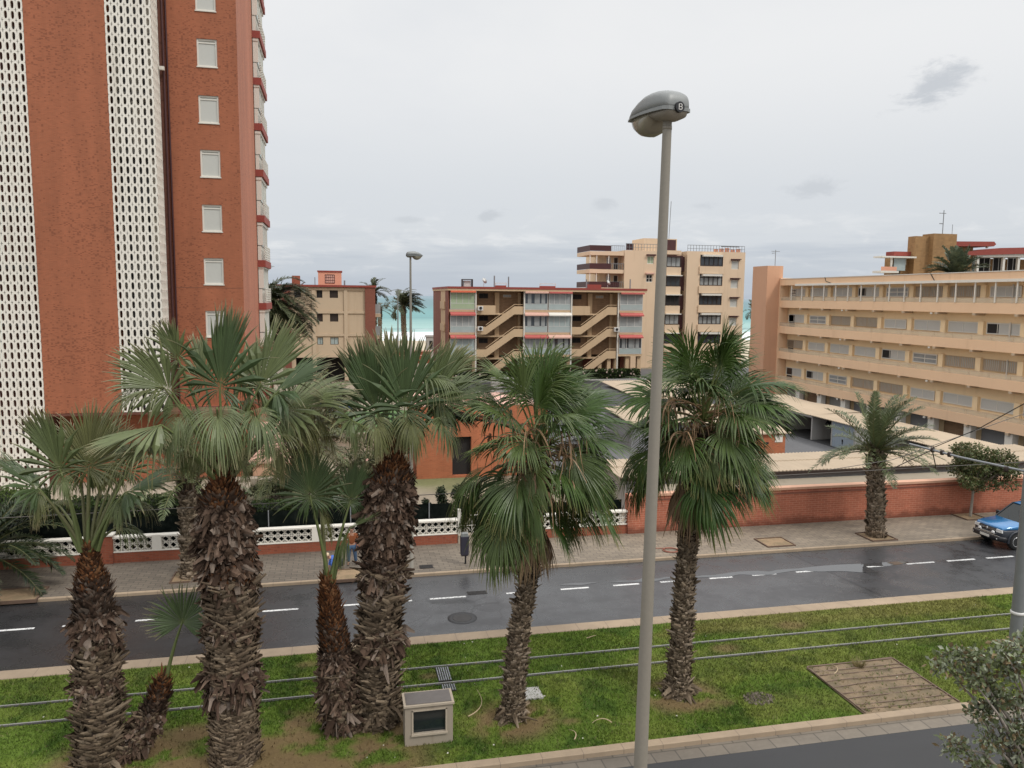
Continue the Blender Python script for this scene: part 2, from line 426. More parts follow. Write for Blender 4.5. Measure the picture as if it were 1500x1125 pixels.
# ------------------------------------------------------------------ ground
def terrain(X, Y):
    z = -.03 - 2.6 * sst(Y, 118, 175) - 4 * sst(Y, 230, 300)
    dm = sst(X, 28, 34) * sst(Y, 44.5, 47) * (1 - sst(Y, 92, 106))
    z = z - .70 * dm - 1.5 * dm * sst(X, 43.5, 46)
    return z
xs = np.unique(np.concatenate([np.arange(-900, -60, 40.), np.arange(-60, 110, 1.2), np.arange(110, 1500, 40.)]))
ys = np.unique(np.concatenate([np.arange(-80, 30, 10.), np.arange(30, 126, 1.2), np.arange(126, 420, 6.)]))
V, F = grid(xs, ys, terrain)
X, Y = V[:, 0], V[:, 1]; n = fbm(X * .22, Y * .22)
C = np.tile(np.array([[.27, .225, .165]]), (len(V), 1))
C = lerp3(C, (.44, .37, .27), sst(Y, 128, 140))                                   # beach sand
C = lerp3(C, (.105, .105, .108), sst(X, 11, 12) * sst(Y, 43, 44) * (1 - sst(Y, 112, 114)))   # asphalt yards behind the sheds
C = lerp3(C, (.115, .135, .04), sst(n, .35, .6) * sst(X, -12, -9) * (1 - sst(X, 8, 9)) * sst(Y, 35, 36) * (1 - sst(Y, 54, 57)) * .8)   # patchy garden grass
C = lerp3(C, (.19, .125, .08), sst(X, -9, -7) * (1 - sst(X, 9, 10)) * sst(Y, 53, 56) * (1 - sst(Y, 60, 61)) * .7)
C *= (.75 + .5 * fbm(X * .9 + 9, Y * .9))[:, None]
gm, k, b, o = new_mat('ground_mix')
a = k.n('ShaderNodeVertexColor'); a.layer_name = 'Col'; n1 = k.noise(o, 4, 5, .65)
f = k.math('ADD', k.math('MULTIPLY', n1, .6), .7)
setb(k, b, k.mix(1., a.outputs[0], k.comb(f, f, f), 'MULTIPLY'), .9, k.bump(n1, .3, .03))
g = MB(); g.np(V, F, C, 0, True); structure(g.build('ground', gm, None, True))

# ------------------------------------------------------------------ sea
def seamat():
    m, k, b, o = new_mat('sea_water'); p = k.sep(o)
    n = k.noise(k.scale(o, (.006, .05, 1)), 1., 6, .65, .4); n2 = k.noise(k.scale(o, (.0025, .012, 1)), 1., 4, .6)
    n3 = k.noise(k.scale(o, (.03, .12, 1)), 1., 5, .7, .3)
    y = k.math('ADD', p[1], k.math('MULTIPLY', k.math('SUBTRACT', n2, .5), 160.))
    c = k.mix(k.ramp(y, 330, 520), (.27, .41, .385), (.15, .295, .295))
    c = k.mix(k.ramp(y, 520, 1300), c, (.150, .235, .255))
    c = k.mix(k.ramp(y, 1300, 6000), c, (.20, .265, .30))
    c = k.mix(k.math('MULTIPLY', k.ramp(n, .48, .66), k.ramp(p[1], 6000, 300, .15, .55)), c, (.135, .215, .225))
    y2 = k.math('ADD', p[1], k.math('MULTIPLY', k.math('SUBTRACT', n2, .5), 70.))
    cut = k.ramp(y2, 270, 380, .44, .68)
    n4 = k.noise(k.scale(o, (.035, .16, 1)), 1., 6, .75, .5)
    foam = k.math('SUBTRACT', k.math('ADD', k.math('MULTIPLY', n, .25), k.math('ADD', k.math('MULTIPLY', n3, .35), k.math('MULTIPLY', n4, .40))), cut)
    foam = k.math('MULTIPLY', k.ramp(foam, -.03, .06), k.ramp(p[1], 2500, 800))
    c = k.mix(foam, c, (.80, .82, .82))
    h = k.noise(k.scale(o, (.05, .22, 1)), 1., 6, .65)
    setb(k, b, c, .55, k.bump(h, .6, .6), 0, .04)
    return m
V, F = grid(np.array([-30000., -4000, -800, 0, 400, 1500, 6000, 30000]), np.array([205., 300, 400, 700, 1500, 5000, 15000, 40000]), lambda x, y: x * 0 - 3.0)
g = MB(); g.np(V, F); structure(g.build('sea', seamat()))

# ------------------------------------------------------------------ roads
def asphalt(name, wet=True, base=.052):
    m, k, b, o = new_mat(name); p = k.sep(o)
    n = k.noise(o, 90, 3, .7); n2 = k.noise(k.scale(o, (.12, .5, 1)), 1., 5, .6); n3 = k.noise(o, .9, 5, .65)
    f = k.math('ADD', k.math('MULTIPLY', n, .6), k.math('ADD', k.math('MULTIPLY', n2, .7), .38))
    c = k.mix(1., (base, base * 1.005, base * 1.04), k.comb(f, f, f), 'MULTIPLY')
    if wet:
        # newer darker surface beyond a diagonal joint, old patch joints and cracks
        jl = k.math('SUBTRACT', p[0], k.math('ADD', k.math('MULTIPLY', p[1], -.14), 22.75))
        c = k.mix(k.math('MULTIPLY', k.ramp(jl, -.04, .04), .45), c, (.030, .030, .033))
        c = k.mix(k.math('MULTIPLY', k.ramp(k.math('ABSOLUTE', jl), .07, .02), .7), c, (.02, .02, .022))
        v = k.n('ShaderNodeTexVoronoi'); v.feature = 'DISTANCE_TO_EDGE'; v.inputs['Scale'].default_value = .8
        k.L.new(k.vmath('ADD', o, k.comb(n3, n3, 0.)), v.inputs['Vector'])
        ck = k.math('MULTIPLY', k.ramp(v.outputs['Distance'], .018, .004), k.ramp(k.math('ABSOLUTE', k.math('SUBTRACT', p[0], 4.3)), 3., 1.8))
        ck = k.math('MULTIPLY', ck, k.ramp(k.math('ABSOLUTE', k.math('SUBTRACT', p[1], 26.)), 1.6, 1.))
        c = k.mix(k.math('MULTIPLY', ck, .75), c, (.018, .018, .018))
        # wheel tracks
        for yc in (24.7, 26.0, 28.3):
            t = k.ramp(k.math('ABSOLUTE', k.math('SUBTRACT', p[1], yc)), .42, .1)
            c = k.mix(k.math('MULTIPLY', t, .16), c, (.035, .035, .037))
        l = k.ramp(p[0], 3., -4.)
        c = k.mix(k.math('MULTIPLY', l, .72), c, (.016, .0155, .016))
        r = k.math('ADD', k.ramp(n3, .38, .64, .15, .40), k.math('MULTIPLY', n, .12))
        setb(k, b, c, r, k.bump(n, .18, .01), 0, .5)
    else:
        setb(k, b, c, .6, k.bump(n, .3, .01), 0, .4)
    return m
M['asphalt'] = asphalt('wet_asphalt'); M['asphalt2'] = asphalt('near_asphalt', False, .036)
g = MB(); g.box(-120, 160, 23.85, 29.4, -.4, 0); structure(g.build('road', M['asphalt']))
g = MB(); g.box(-120, 160, 9.0, 16.1, -.4, 0); structure(g.build('near_road', M['asphalt2']))
def paving(name, c1, c2, mort, bw, bh, ms=.012):
    m, k, b, o = new_mat(name)
    t = k.n('ShaderNodeTexBrick'); k.L.new(o, t.inputs['Vector']); t.offset = .5
    t.inputs['Scale'].default_value = 1; t.inputs['Brick Width'].default_value = bw; t.inputs['Row Height'].default_value = bh; t.inputs['Mortar Size'].default_value = ms
    t.inputs['Color1'].default_value = (*c1, 1); t.inputs['Color2'].default_value = (*c2, 1); t.inputs['Mortar'].default_value = (*mort, 1)
    n = k.noise(k.scale(o, (.25, .6, 1)), 1., 5, .65); n2 = k.noise(o, 6, 4, .7); px = k.sep(o)[0]
    f = k.math('ADD', k.math('MULTIPLY', n, .9), k.math('ADD', k.math('MULTIPLY', n2, .4), .38))
    c = k.mix(1., t.outputs[0], k.comb(f, f, f), 'MULTIPLY')
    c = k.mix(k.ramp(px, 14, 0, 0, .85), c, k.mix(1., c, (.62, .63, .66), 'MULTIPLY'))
    setb(k, b, c, .75, k.bump(t.outputs[1], -.3, .01)); return m
M['paving'] = paving('sidewalk_paving', (.235, .192, .140), (.175, .143, .106), (.085, .07, .055), .42, .21)
M['setts'] = paving('gutter_setts', (.195, .165, .128), (.155, .132, .104), (.095, .082, .066), .62, .5, .018)
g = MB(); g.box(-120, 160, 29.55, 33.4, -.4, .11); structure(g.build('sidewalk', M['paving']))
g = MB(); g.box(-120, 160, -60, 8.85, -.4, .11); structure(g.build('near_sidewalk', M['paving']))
def kerbmat():
    m, k, b, o = new_mat('kerb_stone'); p = k.sep(o)
    j = k.math('ABSOLUTE', k.math('SUBTRACT', k.math('FRACT', k.math('DIVIDE', p[0], 1.0)), .5)); n = k.noise(o, 2.5, 5, .65); n2 = k.noise(o, .3, 3)
    f = k.math('ADD', k.math('MULTIPLY', n, .5), k.math('ADD', k.math('MULTIPLY', n2, .5), .5))
    c = k.mix(1., (.31, .235, .16), k.comb(f, f, f), 'MULTIPLY')
    c = k.mix(k.ramp(j, .012, .004, 0, .7), c, (.12, .09, .07))
    setb(k, b, c, .8, k.bump(n, .2, .01)); return m
M['kerb'] = kerbmat()
g = MB()
for (y0, y1, z1) in ((29.4, 29.55, .115), (23.3, 23.85, .10), (16.6, 16.86, .13), (8.85, 9.0, .115)):
    g.bbox(-120, 160, y0, y1, -.3, z1, .015)
structure(g.build('kerbs', M['kerb']))
g = MB(); g.box(-120, 160, 16.1, 16.6, -.3, .004); structure(g.build('gutter', M['setts']))
def paint():
    m, k, b, o = new_mat('road_paint'); n = k.noise(o, 14, 5, .7); n2 = k.noise(o, 1.2, 3)
    c = k.mix(k.ramp(k.math('ADD', n, k.math('MULTIPLY', n2, .4)), .66, .85, 1., 0.), (.20, .20, .2), (.66, .66, .64))
    setb(k, b, c, .55); return m
M['paint'] = paint()
g = MB()
for x0, x1 in ((-14.9, -13.6), (-12.8, -11.7), (-10.9, -9.72), (-8.9, -8.0), (-6.7, -5.55), (-4.7, -3.5), (-2.67, -1.48), (-.5, .62), (1.2, 2.43), (3.07, 4.38), (5.87, 7.05), (7.94, 9.03), (10.0, 11.03), (11.9, 12.9),
               (13.94, 14.9), (15.76, 16.79), (17.68, 18.51), (19.2, 20.2), (20.8, 21.95), (22.77, 24.08), (24.72, 26.06), (26.66, 28.01), (28.6, 29.9), (30.6, 31.9)):
    y = 27.02 + .012 * (x0 - 5)/10; g.box(x0, x1, y, y + .12, .0, .004)
structure(g.build('road_markings', M['paint']))
# puddles left along the lane line
def pudmat():
    m, k, b, o = new_mat('puddle_water'); n = k.noise(o, 5, 3)
    setb(k, b, (.05, .05, .052), .015, k.bump(n, .015, .01), 0, 1.0); b.inputs['IOR'].default_value = 1.5; return m
M['puddle'] = pudmat()
def blob(mb, x0, x1, f0, f1, z, n=40, j=.05):
    up_ = []; lo = []
    for i in range(n + 1):
        t = i / n; x = x0 + (x1 - x0) * t; e = math.sin(PI * t) ** .5
        m_ = (f0(t) + f1(t)) / 2; h_ = (f1(t) - f0(t)) / 2 * e
        w_ = (vn(np.array([x * 2.1]), np.array([f1(t)]))[0] - .5) * j * 2; w2 = (vn(np.array([x * 1.7 + 40]), np.array([f0(t)]))[0] - .5) * j * 2
        up_.append((x, m_ + max(h_ + w_ * e, .0), z)); lo.append((x, m_ - max(h_ + w2 * e, .0), z))
    for i in range(n): mb.add([lo[i], lo[i + 1], up_[i + 1], up_[i]], [(0, 1, 2, 3)])
g = MB()
blob(g, 13.0, 18.9, lambda t: 27.16, lambda t: 27.46 + .06 * t, .007, 60, .16)
blob(g, 8.0, 9.6, lambda t: 27.42, lambda t: 27.62, .007, 24, .10)
blob(g, 10.0, 12.9, lambda t: 27.32, lambda t: 27.55, .007, 34, .14)
for i in range(40):                                            # the wide end that stops at the resurfaced strip
    t0, t1 = i / 40, (i + 1) / 40
    lo = lambda t: 27.22 - .78 * t ** .9 - .06 * math.sin(9 * t); hi = lambda t: 27.46 + .10 * math.sin(3 * t)
    X_ = lambda t: 18.0 + (2.9 + .0 * t) * t
    g.add([(X_(t0), lo(t0), .0075), (X_(t1), lo(t1), .0075), (X_(t1), hi(t1), .0075), (X_(t0), hi(t0), .0075)], [(0, 1, 2, 3)])
blob(g, 20.6, 23.0, lambda t: 27.10, lambda t: 27.46, .0078, 30, .10)
blob(g, 1.3, 2.3, lambda t: 27.32, lambda t: 27.40, .007, 20, .05)
structure(g.build('puddle', M['puddle']))

# ------------------------------------------------------------------ median lawn with grass
PALMS_XY = [(-5.5, 18.6), (-4.6, 18.7), (-2.47, 18.0), (-.1, 19), (.85, 18.9), (4.21, 18.45), (8.92, 18.75)]
def lawncol(X, Y):
    n = fbm(X * .55, Y * .8, 5); n2 = fbm(X * 2.2 + 50, Y * 2.2, 4); n3 = fbm(X * .16 + 7, Y * .5 + 3, 3)
    C = np.tile(np.array([[.105, .162, .026]]), (len(X), 1))
    C = lerp3(C, (.135, .185, .032), sst(n, .45, .62))
    C = lerp3(C, (.050, .095, .016), sst(n2, .52, .68) * .8)
    dry = sst(n3 + .35 * (n - .5), .42, .60) * (.35 + .6 * sst(Y, 21.9, 22.6)) * (.25 + .75 * sst(X, 2, 9))
    C = lerp3(C, (.195, .17, .058), dry * .72)
    bare = np.zeros(len(X))
    for (px, py) in PALMS_XY:
        bare = np.maximum(bare, 1 - sst(np.hypot((X - px) * .8, Y - py), .5, 1.3))
    left = (1 - sst(X, 1.2, 2.6)) * sst(X, -5.2, -3.8) * (1 - sst(Y, 19.4, 20.5))
    bare = np.maximum(bare * sst(n2, .35, .5), left * sst(n + .35 * (n2 - .5), .42, .55))
    for (px, py, r) in ((9.9, 18.2, .5), (5.6, 18.1, .4), (11.5, 21.2, .7), (2.4, 21.2, .45), (14.5, 22.3, .8), (-1, 22.6, .5)):
        bare = np.maximum(bare, (1 - sst(np.hypot(X - px, (Y - py) * 1.6), r * .3, r)) * .7)
    C = lerp3(C, (.175, .115, .062), bare * .9)
    return C, bare, dry
LZ = .08
V, F = grid(np.arange(-30, 60, .11), np.linspace(16.86, 23.3, 60), lambda x, y: x * 0 + LZ + .035 * (fbm(x * .8, y * .8) - .5) * sst(y, 16.86, 17.3) * (1 - sst(y, 22.8, 23.3)))
C, _, _ = lawncol(V[:, 0], V[:, 1])
lm, k, b, o = new_mat('lawn_ground')
a = k.n('ShaderNodeVertexColor'); a.layer_name = 'Col'; n1 = k.noise(o, 16, 5, .75); n2 = k.noise(o, 60, 3, .7)
f = k.math('ADD', k.math('MULTIPLY', n1, .9), k.math('ADD', k.math('MULTIPLY', n2, .7), .25))
setb(k, b, k.mix(1., a.outputs[0], k.comb(f, f, f), 'MULTIPLY'), .95, k.bump(n2, .8, .04), 0, .1)
g = MB(); g.np(V, F, C, 0, True); structure(g.build('lawn', lm, None, True))
N = 240000
X = rng.uniform(-17, 35, N); Y = rng.uniform(16.9, 23.25, N)
C, bare, dry = lawncol(X, Y)
keep = (rng.random(N) > bare * .9) & ~((X > 13.1) & (X < 16.2) & (Y > 16.6) & (Y < 19.55)) & (np.abs(Y - 20.70) > .07) & (np.abs(Y - 21.72) > .07)
X, Y, C, dry = X[keep], Y[keep], C[keep], dry[keep]; n = len(X)
h = rng.uniform(.025, .085, n) * (.7 + .7 * fbm(X * 1.3, Y * 1.3)); a = rng.uniform(0, 2 * PI, n); wd = rng.uniform(.010, .022, n)
lx, ly = rng.normal(0, .035, n), rng.normal(0, .035, n)
V = np.empty((n, 3, 3)); V[:, 0] = np.stack([X - np.cos(a) * wd, Y - np.sin(a) * wd, X * 0 + LZ - .01], 1); V[:, 1] = np.stack([X + np.cos(a) * wd, Y + np.sin(a) * wd, X * 0 + LZ - .01], 1)
V[:, 2] = np.stack([X + lx, Y + ly, LZ + h], 1)
C = C * rng.uniform(.65, 1.45, (n, 1)); yl = rng.random(n) < .08; C[yl] = C[yl] * .4 + np.array([.26, .23, .11]) * .6
g = MB(); g.np(V.reshape(-1, 3), np.arange(3 * n).reshape(-1, 3), np.repeat(C, 3, 0))
gl = MB()
for i in range(190):                                           # pale flakes of leaf and petal litter
    x, y = rng.uniform(-9, 27), rng.uniform(16.95, 23.2); s_ = rng.uniform(.010, .024); a0 = rng.uniform(0, 6.28); cc = (.55, .52, .45) if rng.random() < .6 else (.20, .14, .07); gl.col = cc
    gl.add([(x + math.cos(a0 + q) * s_ * e, y + math.sin(a0 + q) * s_ * e, LZ + .05 + .012 * math.sin(q)) for q, e in ((0, 1.6), (1.6, .7), (3.1, 1.6), (4.7, .7))], [(0, 1, 2, 3)])
tag(gl.build('leaf_litter', leafmat('litter_flake', .8, .1, .2, .3), None, True), kind='stuff')
tag(g.build('grass', leafmat('grass_blade', .6, .25, .2, .6), None, True), kind='stuff')
# ================================================================== window helpers
def window(par, fr, u0, u1, v0, v1, w=0., kind='glass', frame='alu', fw_=.06, mull=1, trans=(), pane=None, name='window', proud=.04):
    """frame mesh child + pane sub-part. w = plane of the pane"""
    g = MB()
    fr.box(g, u0, u0 + fw_, v0, v1, w, w + proud); fr.box(g, u1 - fw_, u1, v0, v1, w, w + proud)
    fr.box(g, u0 + fw_, u1 - fw_, v0, v0 + fw_, w, w + proud); fr.box(g, u0 + fw_, u1 - fw_, v1 - fw_, v1, w, w + proud)
    for i in range(1, mull):
        c = u0 + (u1 - u0) * i / mull
        fr.box(g, c - fw_ * .4, c + fw_ * .4, v0 + fw_, v1 - fw_, w, w + proud * .8)
    for t in trans:
        c = v0 + (v1 - v0) * t
        fr.box(g, u0 + fw_, u1 - fw_, c - fw_ * .4, c + fw_ * .4, w, w + proud * .7)
    f = g.build(name, M[frame], par)
    g = MB(); fr.box(g, u0 + fw_ * .5, u1 - fw_ * .5, v0 + fw_ * .5, v1 - fw_ * .5, w - .05, w + .012)
    g.build({'glass': 'pane', 'shutter': 'shutter', 'blind': 'blind', 'louvre': 'louvre'}[kind], M[pane or {'glass': 'glass', 'shutter': 'shutter', 'blind': 'curtain', 'louvre': 'darkbrown'}[kind]], f)
    return f
def part_box(name, par, mat, x0, x1, y0, y1, z0, z1):
    g = MB(); g.box(x0, x1, y0, y1, z0, z1); return g.build(name, M[mat], par)

# ================================================================== brick tower with white lattice screens
TY, TW = 45.0, 47.2
tower = thing('apartment_tower', 'tall red brick apartment tower with white perforated concrete screens', 'building', (-12, 50, 0))
TOP = 46.0
g = MB(); fr = Fr(TY, '-y'); fw2 = Fr(TW, '-y')
g.box(-15.05, -11.32, TY, 58, 4.45, TOP)                     # front brick bay
tower_wall = None
wins = [(-7.32, -6.27, z - 1.47, z) for z in (24.6 + 2.955 * 2, 27.53, 24.6, 21.61, 18.7, 15.72, 12.78, 9.83)]
fw2.holewall(g, -8.95, -5.23, 4.45, TOP, wins, .16, 0)
g.add([(-5.23, 47.2, 4.45), (-5.23, 55.7, 4.45), (-5.23, 55.7, TOP), (-5.23, 47.2, TOP)], [(0, 1, 2, 3)], 1)
g.box(-8.5, -5.3, 47.5, 60, 4.45, TOP - .01, 1)
g.box(-5.9, -5.24, 55.7, 62, 0, TOP, 1)
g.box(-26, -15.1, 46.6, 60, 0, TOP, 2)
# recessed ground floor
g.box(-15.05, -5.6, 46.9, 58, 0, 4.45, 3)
tower_wall = g.build('wall', [M['brick'], M['brick_lit_side'], M['brick_dark'], M['brick']], tower)
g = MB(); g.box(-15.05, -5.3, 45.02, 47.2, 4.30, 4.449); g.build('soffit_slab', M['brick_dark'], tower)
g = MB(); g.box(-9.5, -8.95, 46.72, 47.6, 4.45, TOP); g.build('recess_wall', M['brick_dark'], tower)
def lattice(name, par, P, ncol, nrow, cw, ch, d=.10, hw=.245, hh=.385):
    """P(u,v,w)->xyz ; screen of blocks each with a tall oval opening, real holes with depth"""
    g = MB(); K = 12
    ov = []
    for i in range(K):
        a = 2 * PI * i / K + PI / K
        ov.append((math.copysign(abs(math.cos(a)) ** .7, math.cos(a)) * cw * hw, math.copysign(abs(math.sin(a)) ** .75, math.sin(a)) * ch * hh))
    # outer square sampled at the same angles
    sq = []
    for x, y in ov:
        a = math.atan2(y / ch, x / cw); t = .5 / max(abs(math.cos(a)), abs(math.sin(a)))
        sq.append((math.cos(a) * t * cw, math.sin(a) * t * ch))
    for c in range(ncol):
        for r in range(nrow):
            u = (c + .5) * cw; v = (r + .5) * ch
            pts = []; i_ = .012
            for x, y in sq: pts.append(P(u + x, v + y, -.005))
            for x, y in sq: pts.append(P(u + x * (1 - i_ * 2 / cw), v + y * (1 - i_ * 2 / ch), 0))
            for x, y in ov: pts.append(P(u + x, v + y, 0))
            for x, y in ov: pts.append(P(u + x, v + y, -d))
            for x, y in sq: pts.append(P(u + x, v + y, -d))
            fs = []
            for i in range(K):
                j = (i + 1) % K
                for s_ in range(4): fs.append((s_ * K + i, s_ * K + j, (s_ + 1) * K + j, (s_ + 1) * K + i))
            # corners of the square
            for base, w_ in ((1, 0), (4, -d)):
                for sx, sy in ((1, 1), (-1, 1), (-1, -1), (1, -1)):
                    q = [i for i in range(K) if sq[i][0] * sx > 0 and sq[i][1] * sy > 0]
                    e = None
                    for i in range(K):
                        j = (i + 1) % K
                        if i in q and j in q:
                            on_i = abs(abs(sq[i][0]) - cw / 2) < 1e-6; on_j = abs(abs(sq[j][0]) - cw / 2) < 1e-6
                            if on_i != on_j: e = (i, j)
                    if e:
                        kx = (1 - i_ * 2 / cw) if base == 1 else 1; ky = (1 - i_ * 2 / ch) if base == 1 else 1
                        pts.append(P(u + sx * cw / 2 * kx, v + sy * ch / 2 * ky, w_)); fs.append((base * K + e[0], len(pts) - 1, base * K + e[1]))
            g.add(pts, fs, 0)
    return g.build(name, M['lattice'], par)
CH = 21.0 / 39 * .98
CH = .497
CW = .3114
rows = int((TOP - 4.45) / CH)
lattice('lattice_screen', tower, lambda u, v, w_: (-11.32 + u, TY - w_, 4.45 + v), 7, rows, CW, CH)
lattice('lattice_screen', tower, lambda u, v, w_: (-9.14 + w_, TY + .02 + u, 4.45 + v), 5, rows, .32, CH)
lattice('lattice_screen', tower, lambda u, v, w_: (-15.06 - 11 * CW + u, TY + .02 - w_, .3 + v), 11, int((TOP - .3) / CH), CW, CH)
# what stands behind the screens: floor slabs, pale partitions, dark recess
g = MB()
for i in range(16): g.box(-11.30, -9.3, 45.35, 47.6, 6.1 + 2.955 * i, 6.1 + .25 + 2.955 * i, 0)
for x in (-11.12, -10.22, -9.42):
    for i in range(15):
        if (i * 7 + int(x * 10)) % 3: g.box(x - .12, x + .12, 45.5, 46.4, 6.35 + 2.955 * i, 8.9 + 2.955 * i, 1)
g.box(-11.3, -9.3, 46.5, 47, 4.45, TOP, 2)
for i in range(16): g.box(-18.5, -15.1, 45.5, 47.0, 3.1 + 2.955 * i, 3.3 + 2.955 * i, 2)
g.build('stair_core', [M['conc'], M['white'], M['concd']], tower)
g = MB()
for i in range(14):
    if i in (1, 2): z = 5.2 + 2.955 * i; part_box('floor_joint', tower, 'brick_dark', -8.8, -5.24, 47.195, 47.2, z, z + .02)
g = MB()
for x, y in ((-8.93, 46.66), (-8.83, 47.10)):
    g.tube([(x, y, 4.5), (x, y, TOP)], .05, 8)
g.build('drain_pipe', M['brown'], tower)
part_box('floodlight', tower, 'offwhite', -9.1, -8.85, 46.3, 46.5, 22.6, 22.78)
for (u0, u1, v0, v1) in wins:
    f = window(tower, fw2, u0, u1, v0, v1, -.13, 'shutter', 'offwhite', .09, trans=(.87,), proud=.07)
    g = MB(); fw2.box(g, u0 - .03, u1 + .03, v0 - .05, v0 + .004, -.1, .05); g.build('sill', M['offwhite'], f)
for i, z in enumerate((4.3, 7.25, 10.2, 13.07, 16.04, 19.02, 22.0, 24.91, 27.86, 30.8)):
    g = MB(); g.box(-5.23, -4.72, 55.75, 60.3, z - .45, z)
    b_ = g.build('balcony', M['redroof'], tower)
    g = MB()
    for q in range(4): g.box(-5.2, -4.86, 55.85 + q * 1.1, 55.9 + q * 1.1, z + 1.0, z + 2.35)
    g.box(-5.2, -4.84, 55.8, 60.2, z + 2.32, z + 2.5); g.build('glazing_frame', M['offwhite'], b_)
    g = MB(); g.box(-5.2, -4.92, 55.9, 60.1, z + .95, z + 2.32); g.build('glazing', M['balc_glass' if i % 3 else 'curtain'], b_)
    g = MB()
    for q in range(6): g.box(-4.80, -4.76, 55.82, 60.2, z + .12 + q * .16, z + .17 + q * .16)
    for q in range(9): g.box(-4.79, -4.76, 55.82 + q * .54, 55.86 + q * .54, z, z + 1.02)
    g.box(-5.2, -4.98, 55.85, 60.2, z, z + .94, 0); g.build('railing', M['offwhite'], b_)
g = MB(); g.box(-22, -4.9, 39.6, 46.9, -.3, .28); g.build('terrace', M['stone'], None)['kind'] = 'structure'
for i, x in enumerate((-14.1, -11.9, -9.9)):
    t = thing('planter', ('white concrete planter on the terrace edge, nearest the screen', 'white concrete planter in the middle of the terrace edge', 'white concrete planter on the terrace edge, nearest the palm')[i], 'planter', (x, 40.4, .28), 'planters on the tower terrace')
    g = MB(); g.bbox(x - .5, x + .5, 40.1, 40.7, .28, .85, .03); g.build('trough', M['stone'], t)
    part_box('earth', t, 'soil', x - .42, x + .42, 40.17, 40.63, .8, .858)

# ================================================================== cream block behind the garden
cream = thing('apartment_block', 'cream apartment block with brick end strips and pink roof room', 'building', (-1, 104, 0), 'low apartment blocks by the sea')
fr = Fr(100, '-y'); g = MB()
wn_ = []
for r, (z0, z1) in enumerate(((10.42, 11.42), (7.5, 8.5), (4.65, 5.55))):
    wn_ += [(-2.55, -1.85, z0, z1), (-.98, .02, z0, z1)]
    if r == 0: wn_ += [(-5.2, -4.4, z0, z1)]
fr.holewall(g, -5.65, 3.3, 3.2, 11.75, wn_, .22)
g.box(-5.64, 3.29, 100.3, 112, 3.2, 11.74); g.box(-8.2, -6.6, 100.6, 112, 3.2, 11.6)
cw_ = g.build('wall', M['cream'], cream)
g = MB()
for z in (3.2, 5.85, 8.65, 11.5): fr.box(g, -5.65, 3.3, z - .14, z + .16, .005, .13)
for x in (-2.9, .95): fr.box(g, x - .22, x + .22, .2, 11.34, .005, .16)
g.build('facade_bands', M['cream'], cream)
part_box('brick_strip', cream, 'brick_pil', 3.3, 4.55, 99.7, 112, .3, 11.75); part_box('brick_strip', cream, 'brick_pil', -6.65, -5.65, 99.8, 103, .3, 11.75)
part_box('ground_floor_recess', cream, 'dark', -5.6, 3.3, 102.5, 103, -.2, 3.2)
for x in (-5.4, -2.9, .95): part_box('column', cream, 'cream', x - .25, x + .25, 100.05, 100.5, -.2, 3.2)
for i, (u0, u1, v0, v1) in enumerate(wn_):
    kd = ('darkbrown', 'glass', 'brown', 'darkbrown', 'curtain', 'curtain_green', 'curtain_green')
    window(cream, fr, u0, u1, v0, v1, -.18, 'glass', 'darkbrown', .05, 2, pane=('dark', 'darkbrown', 'dark', 'darkbrown', 'darkbrown', 'balc_glass', 'balc_glass')[i])
rf = part_box('roof', cream, 'redroof', -8.3, 4.7, 99.6, 112.3, 11.75, 12.0)
part_box('chimney', rf, 'brick_base', -5.5, -4.55, 101, 102.2, 12.0, 13.1)
pg = part_box('roof_room', cream, 'pink', -2.4, .5, 103, 107, 12.0, 13.68)
part_box('coping', pg, 'redroof', -2.5, .6, 102.9, 107.1, 13.68, 13.84)
f3 = Fr(103, '-y')
window(cream, f3, -1.55, -.35, 12.25, 13.35, .0, 'glass', 'brown', .07, 5, (.33, .66), pane='pale_awning', name='grid_window')
g = MB()
g.tube([(-2.75, 101.5, 12.), (-2.75, 101.5, 12.95)], .05, 6); g.tube([(.85, 101.5, 12.), (.85, 101.5, 12.6)], .10, 6); g.tube([(-4.4, 101.5, 12.), (-4.0, 101.5, 12.35)], .08, 6)
g.build('roof_vents', M['steel'], cream)
for z in (8.75, 5.95):
    bal = part_box('balcony', cream, 'cream', 4.55, 5.4, 103, 106, z - .75, z - .35)
    part_box('railing', bal, 'curtain', 4.6, 5.35, 102.95, 103, z - .3, z + .9)

# ================================================================== stair access apartment block
st = thing('stair_apartment_block', 'three storey tan apartment block with open zigzag stairs and striped awnings', 'building', (27, 106, 0), 'low apartment blocks by the sea')
fr = Fr(100, '-y')
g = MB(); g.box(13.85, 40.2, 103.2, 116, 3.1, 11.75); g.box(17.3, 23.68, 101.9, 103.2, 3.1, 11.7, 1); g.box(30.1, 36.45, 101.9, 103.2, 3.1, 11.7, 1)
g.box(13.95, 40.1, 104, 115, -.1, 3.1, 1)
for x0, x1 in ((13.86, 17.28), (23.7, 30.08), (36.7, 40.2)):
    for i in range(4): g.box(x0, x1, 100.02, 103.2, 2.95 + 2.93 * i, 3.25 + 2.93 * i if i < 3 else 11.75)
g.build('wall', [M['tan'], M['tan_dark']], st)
g = MB(); g.box(13.72, 13.86, 100.0, 102.8, .3, 11.75); g.box(13.72, 13.86, 107.5, 116, .3, 11.75); g.box(13.74, 13.86, 102.8, 107.5, .3, 11.75, 1)
for i in range(3): g.box(13.6, 13.74, 103, 107.2, 3.2 + 2.95 * i, 4.2 + 2.95 * i, 1)
g.build('side_wall', [M['brick_pil'], M['tan']], st)
rf = part_box('roof', st, 'redroof', 13.6, 40.5, 99.5, 116.3, 11.75, 12.02)
part_box('fascia', rf, 'tan', 13.65, 40.45, 99.55, 116.2, 11.5, 11.748)
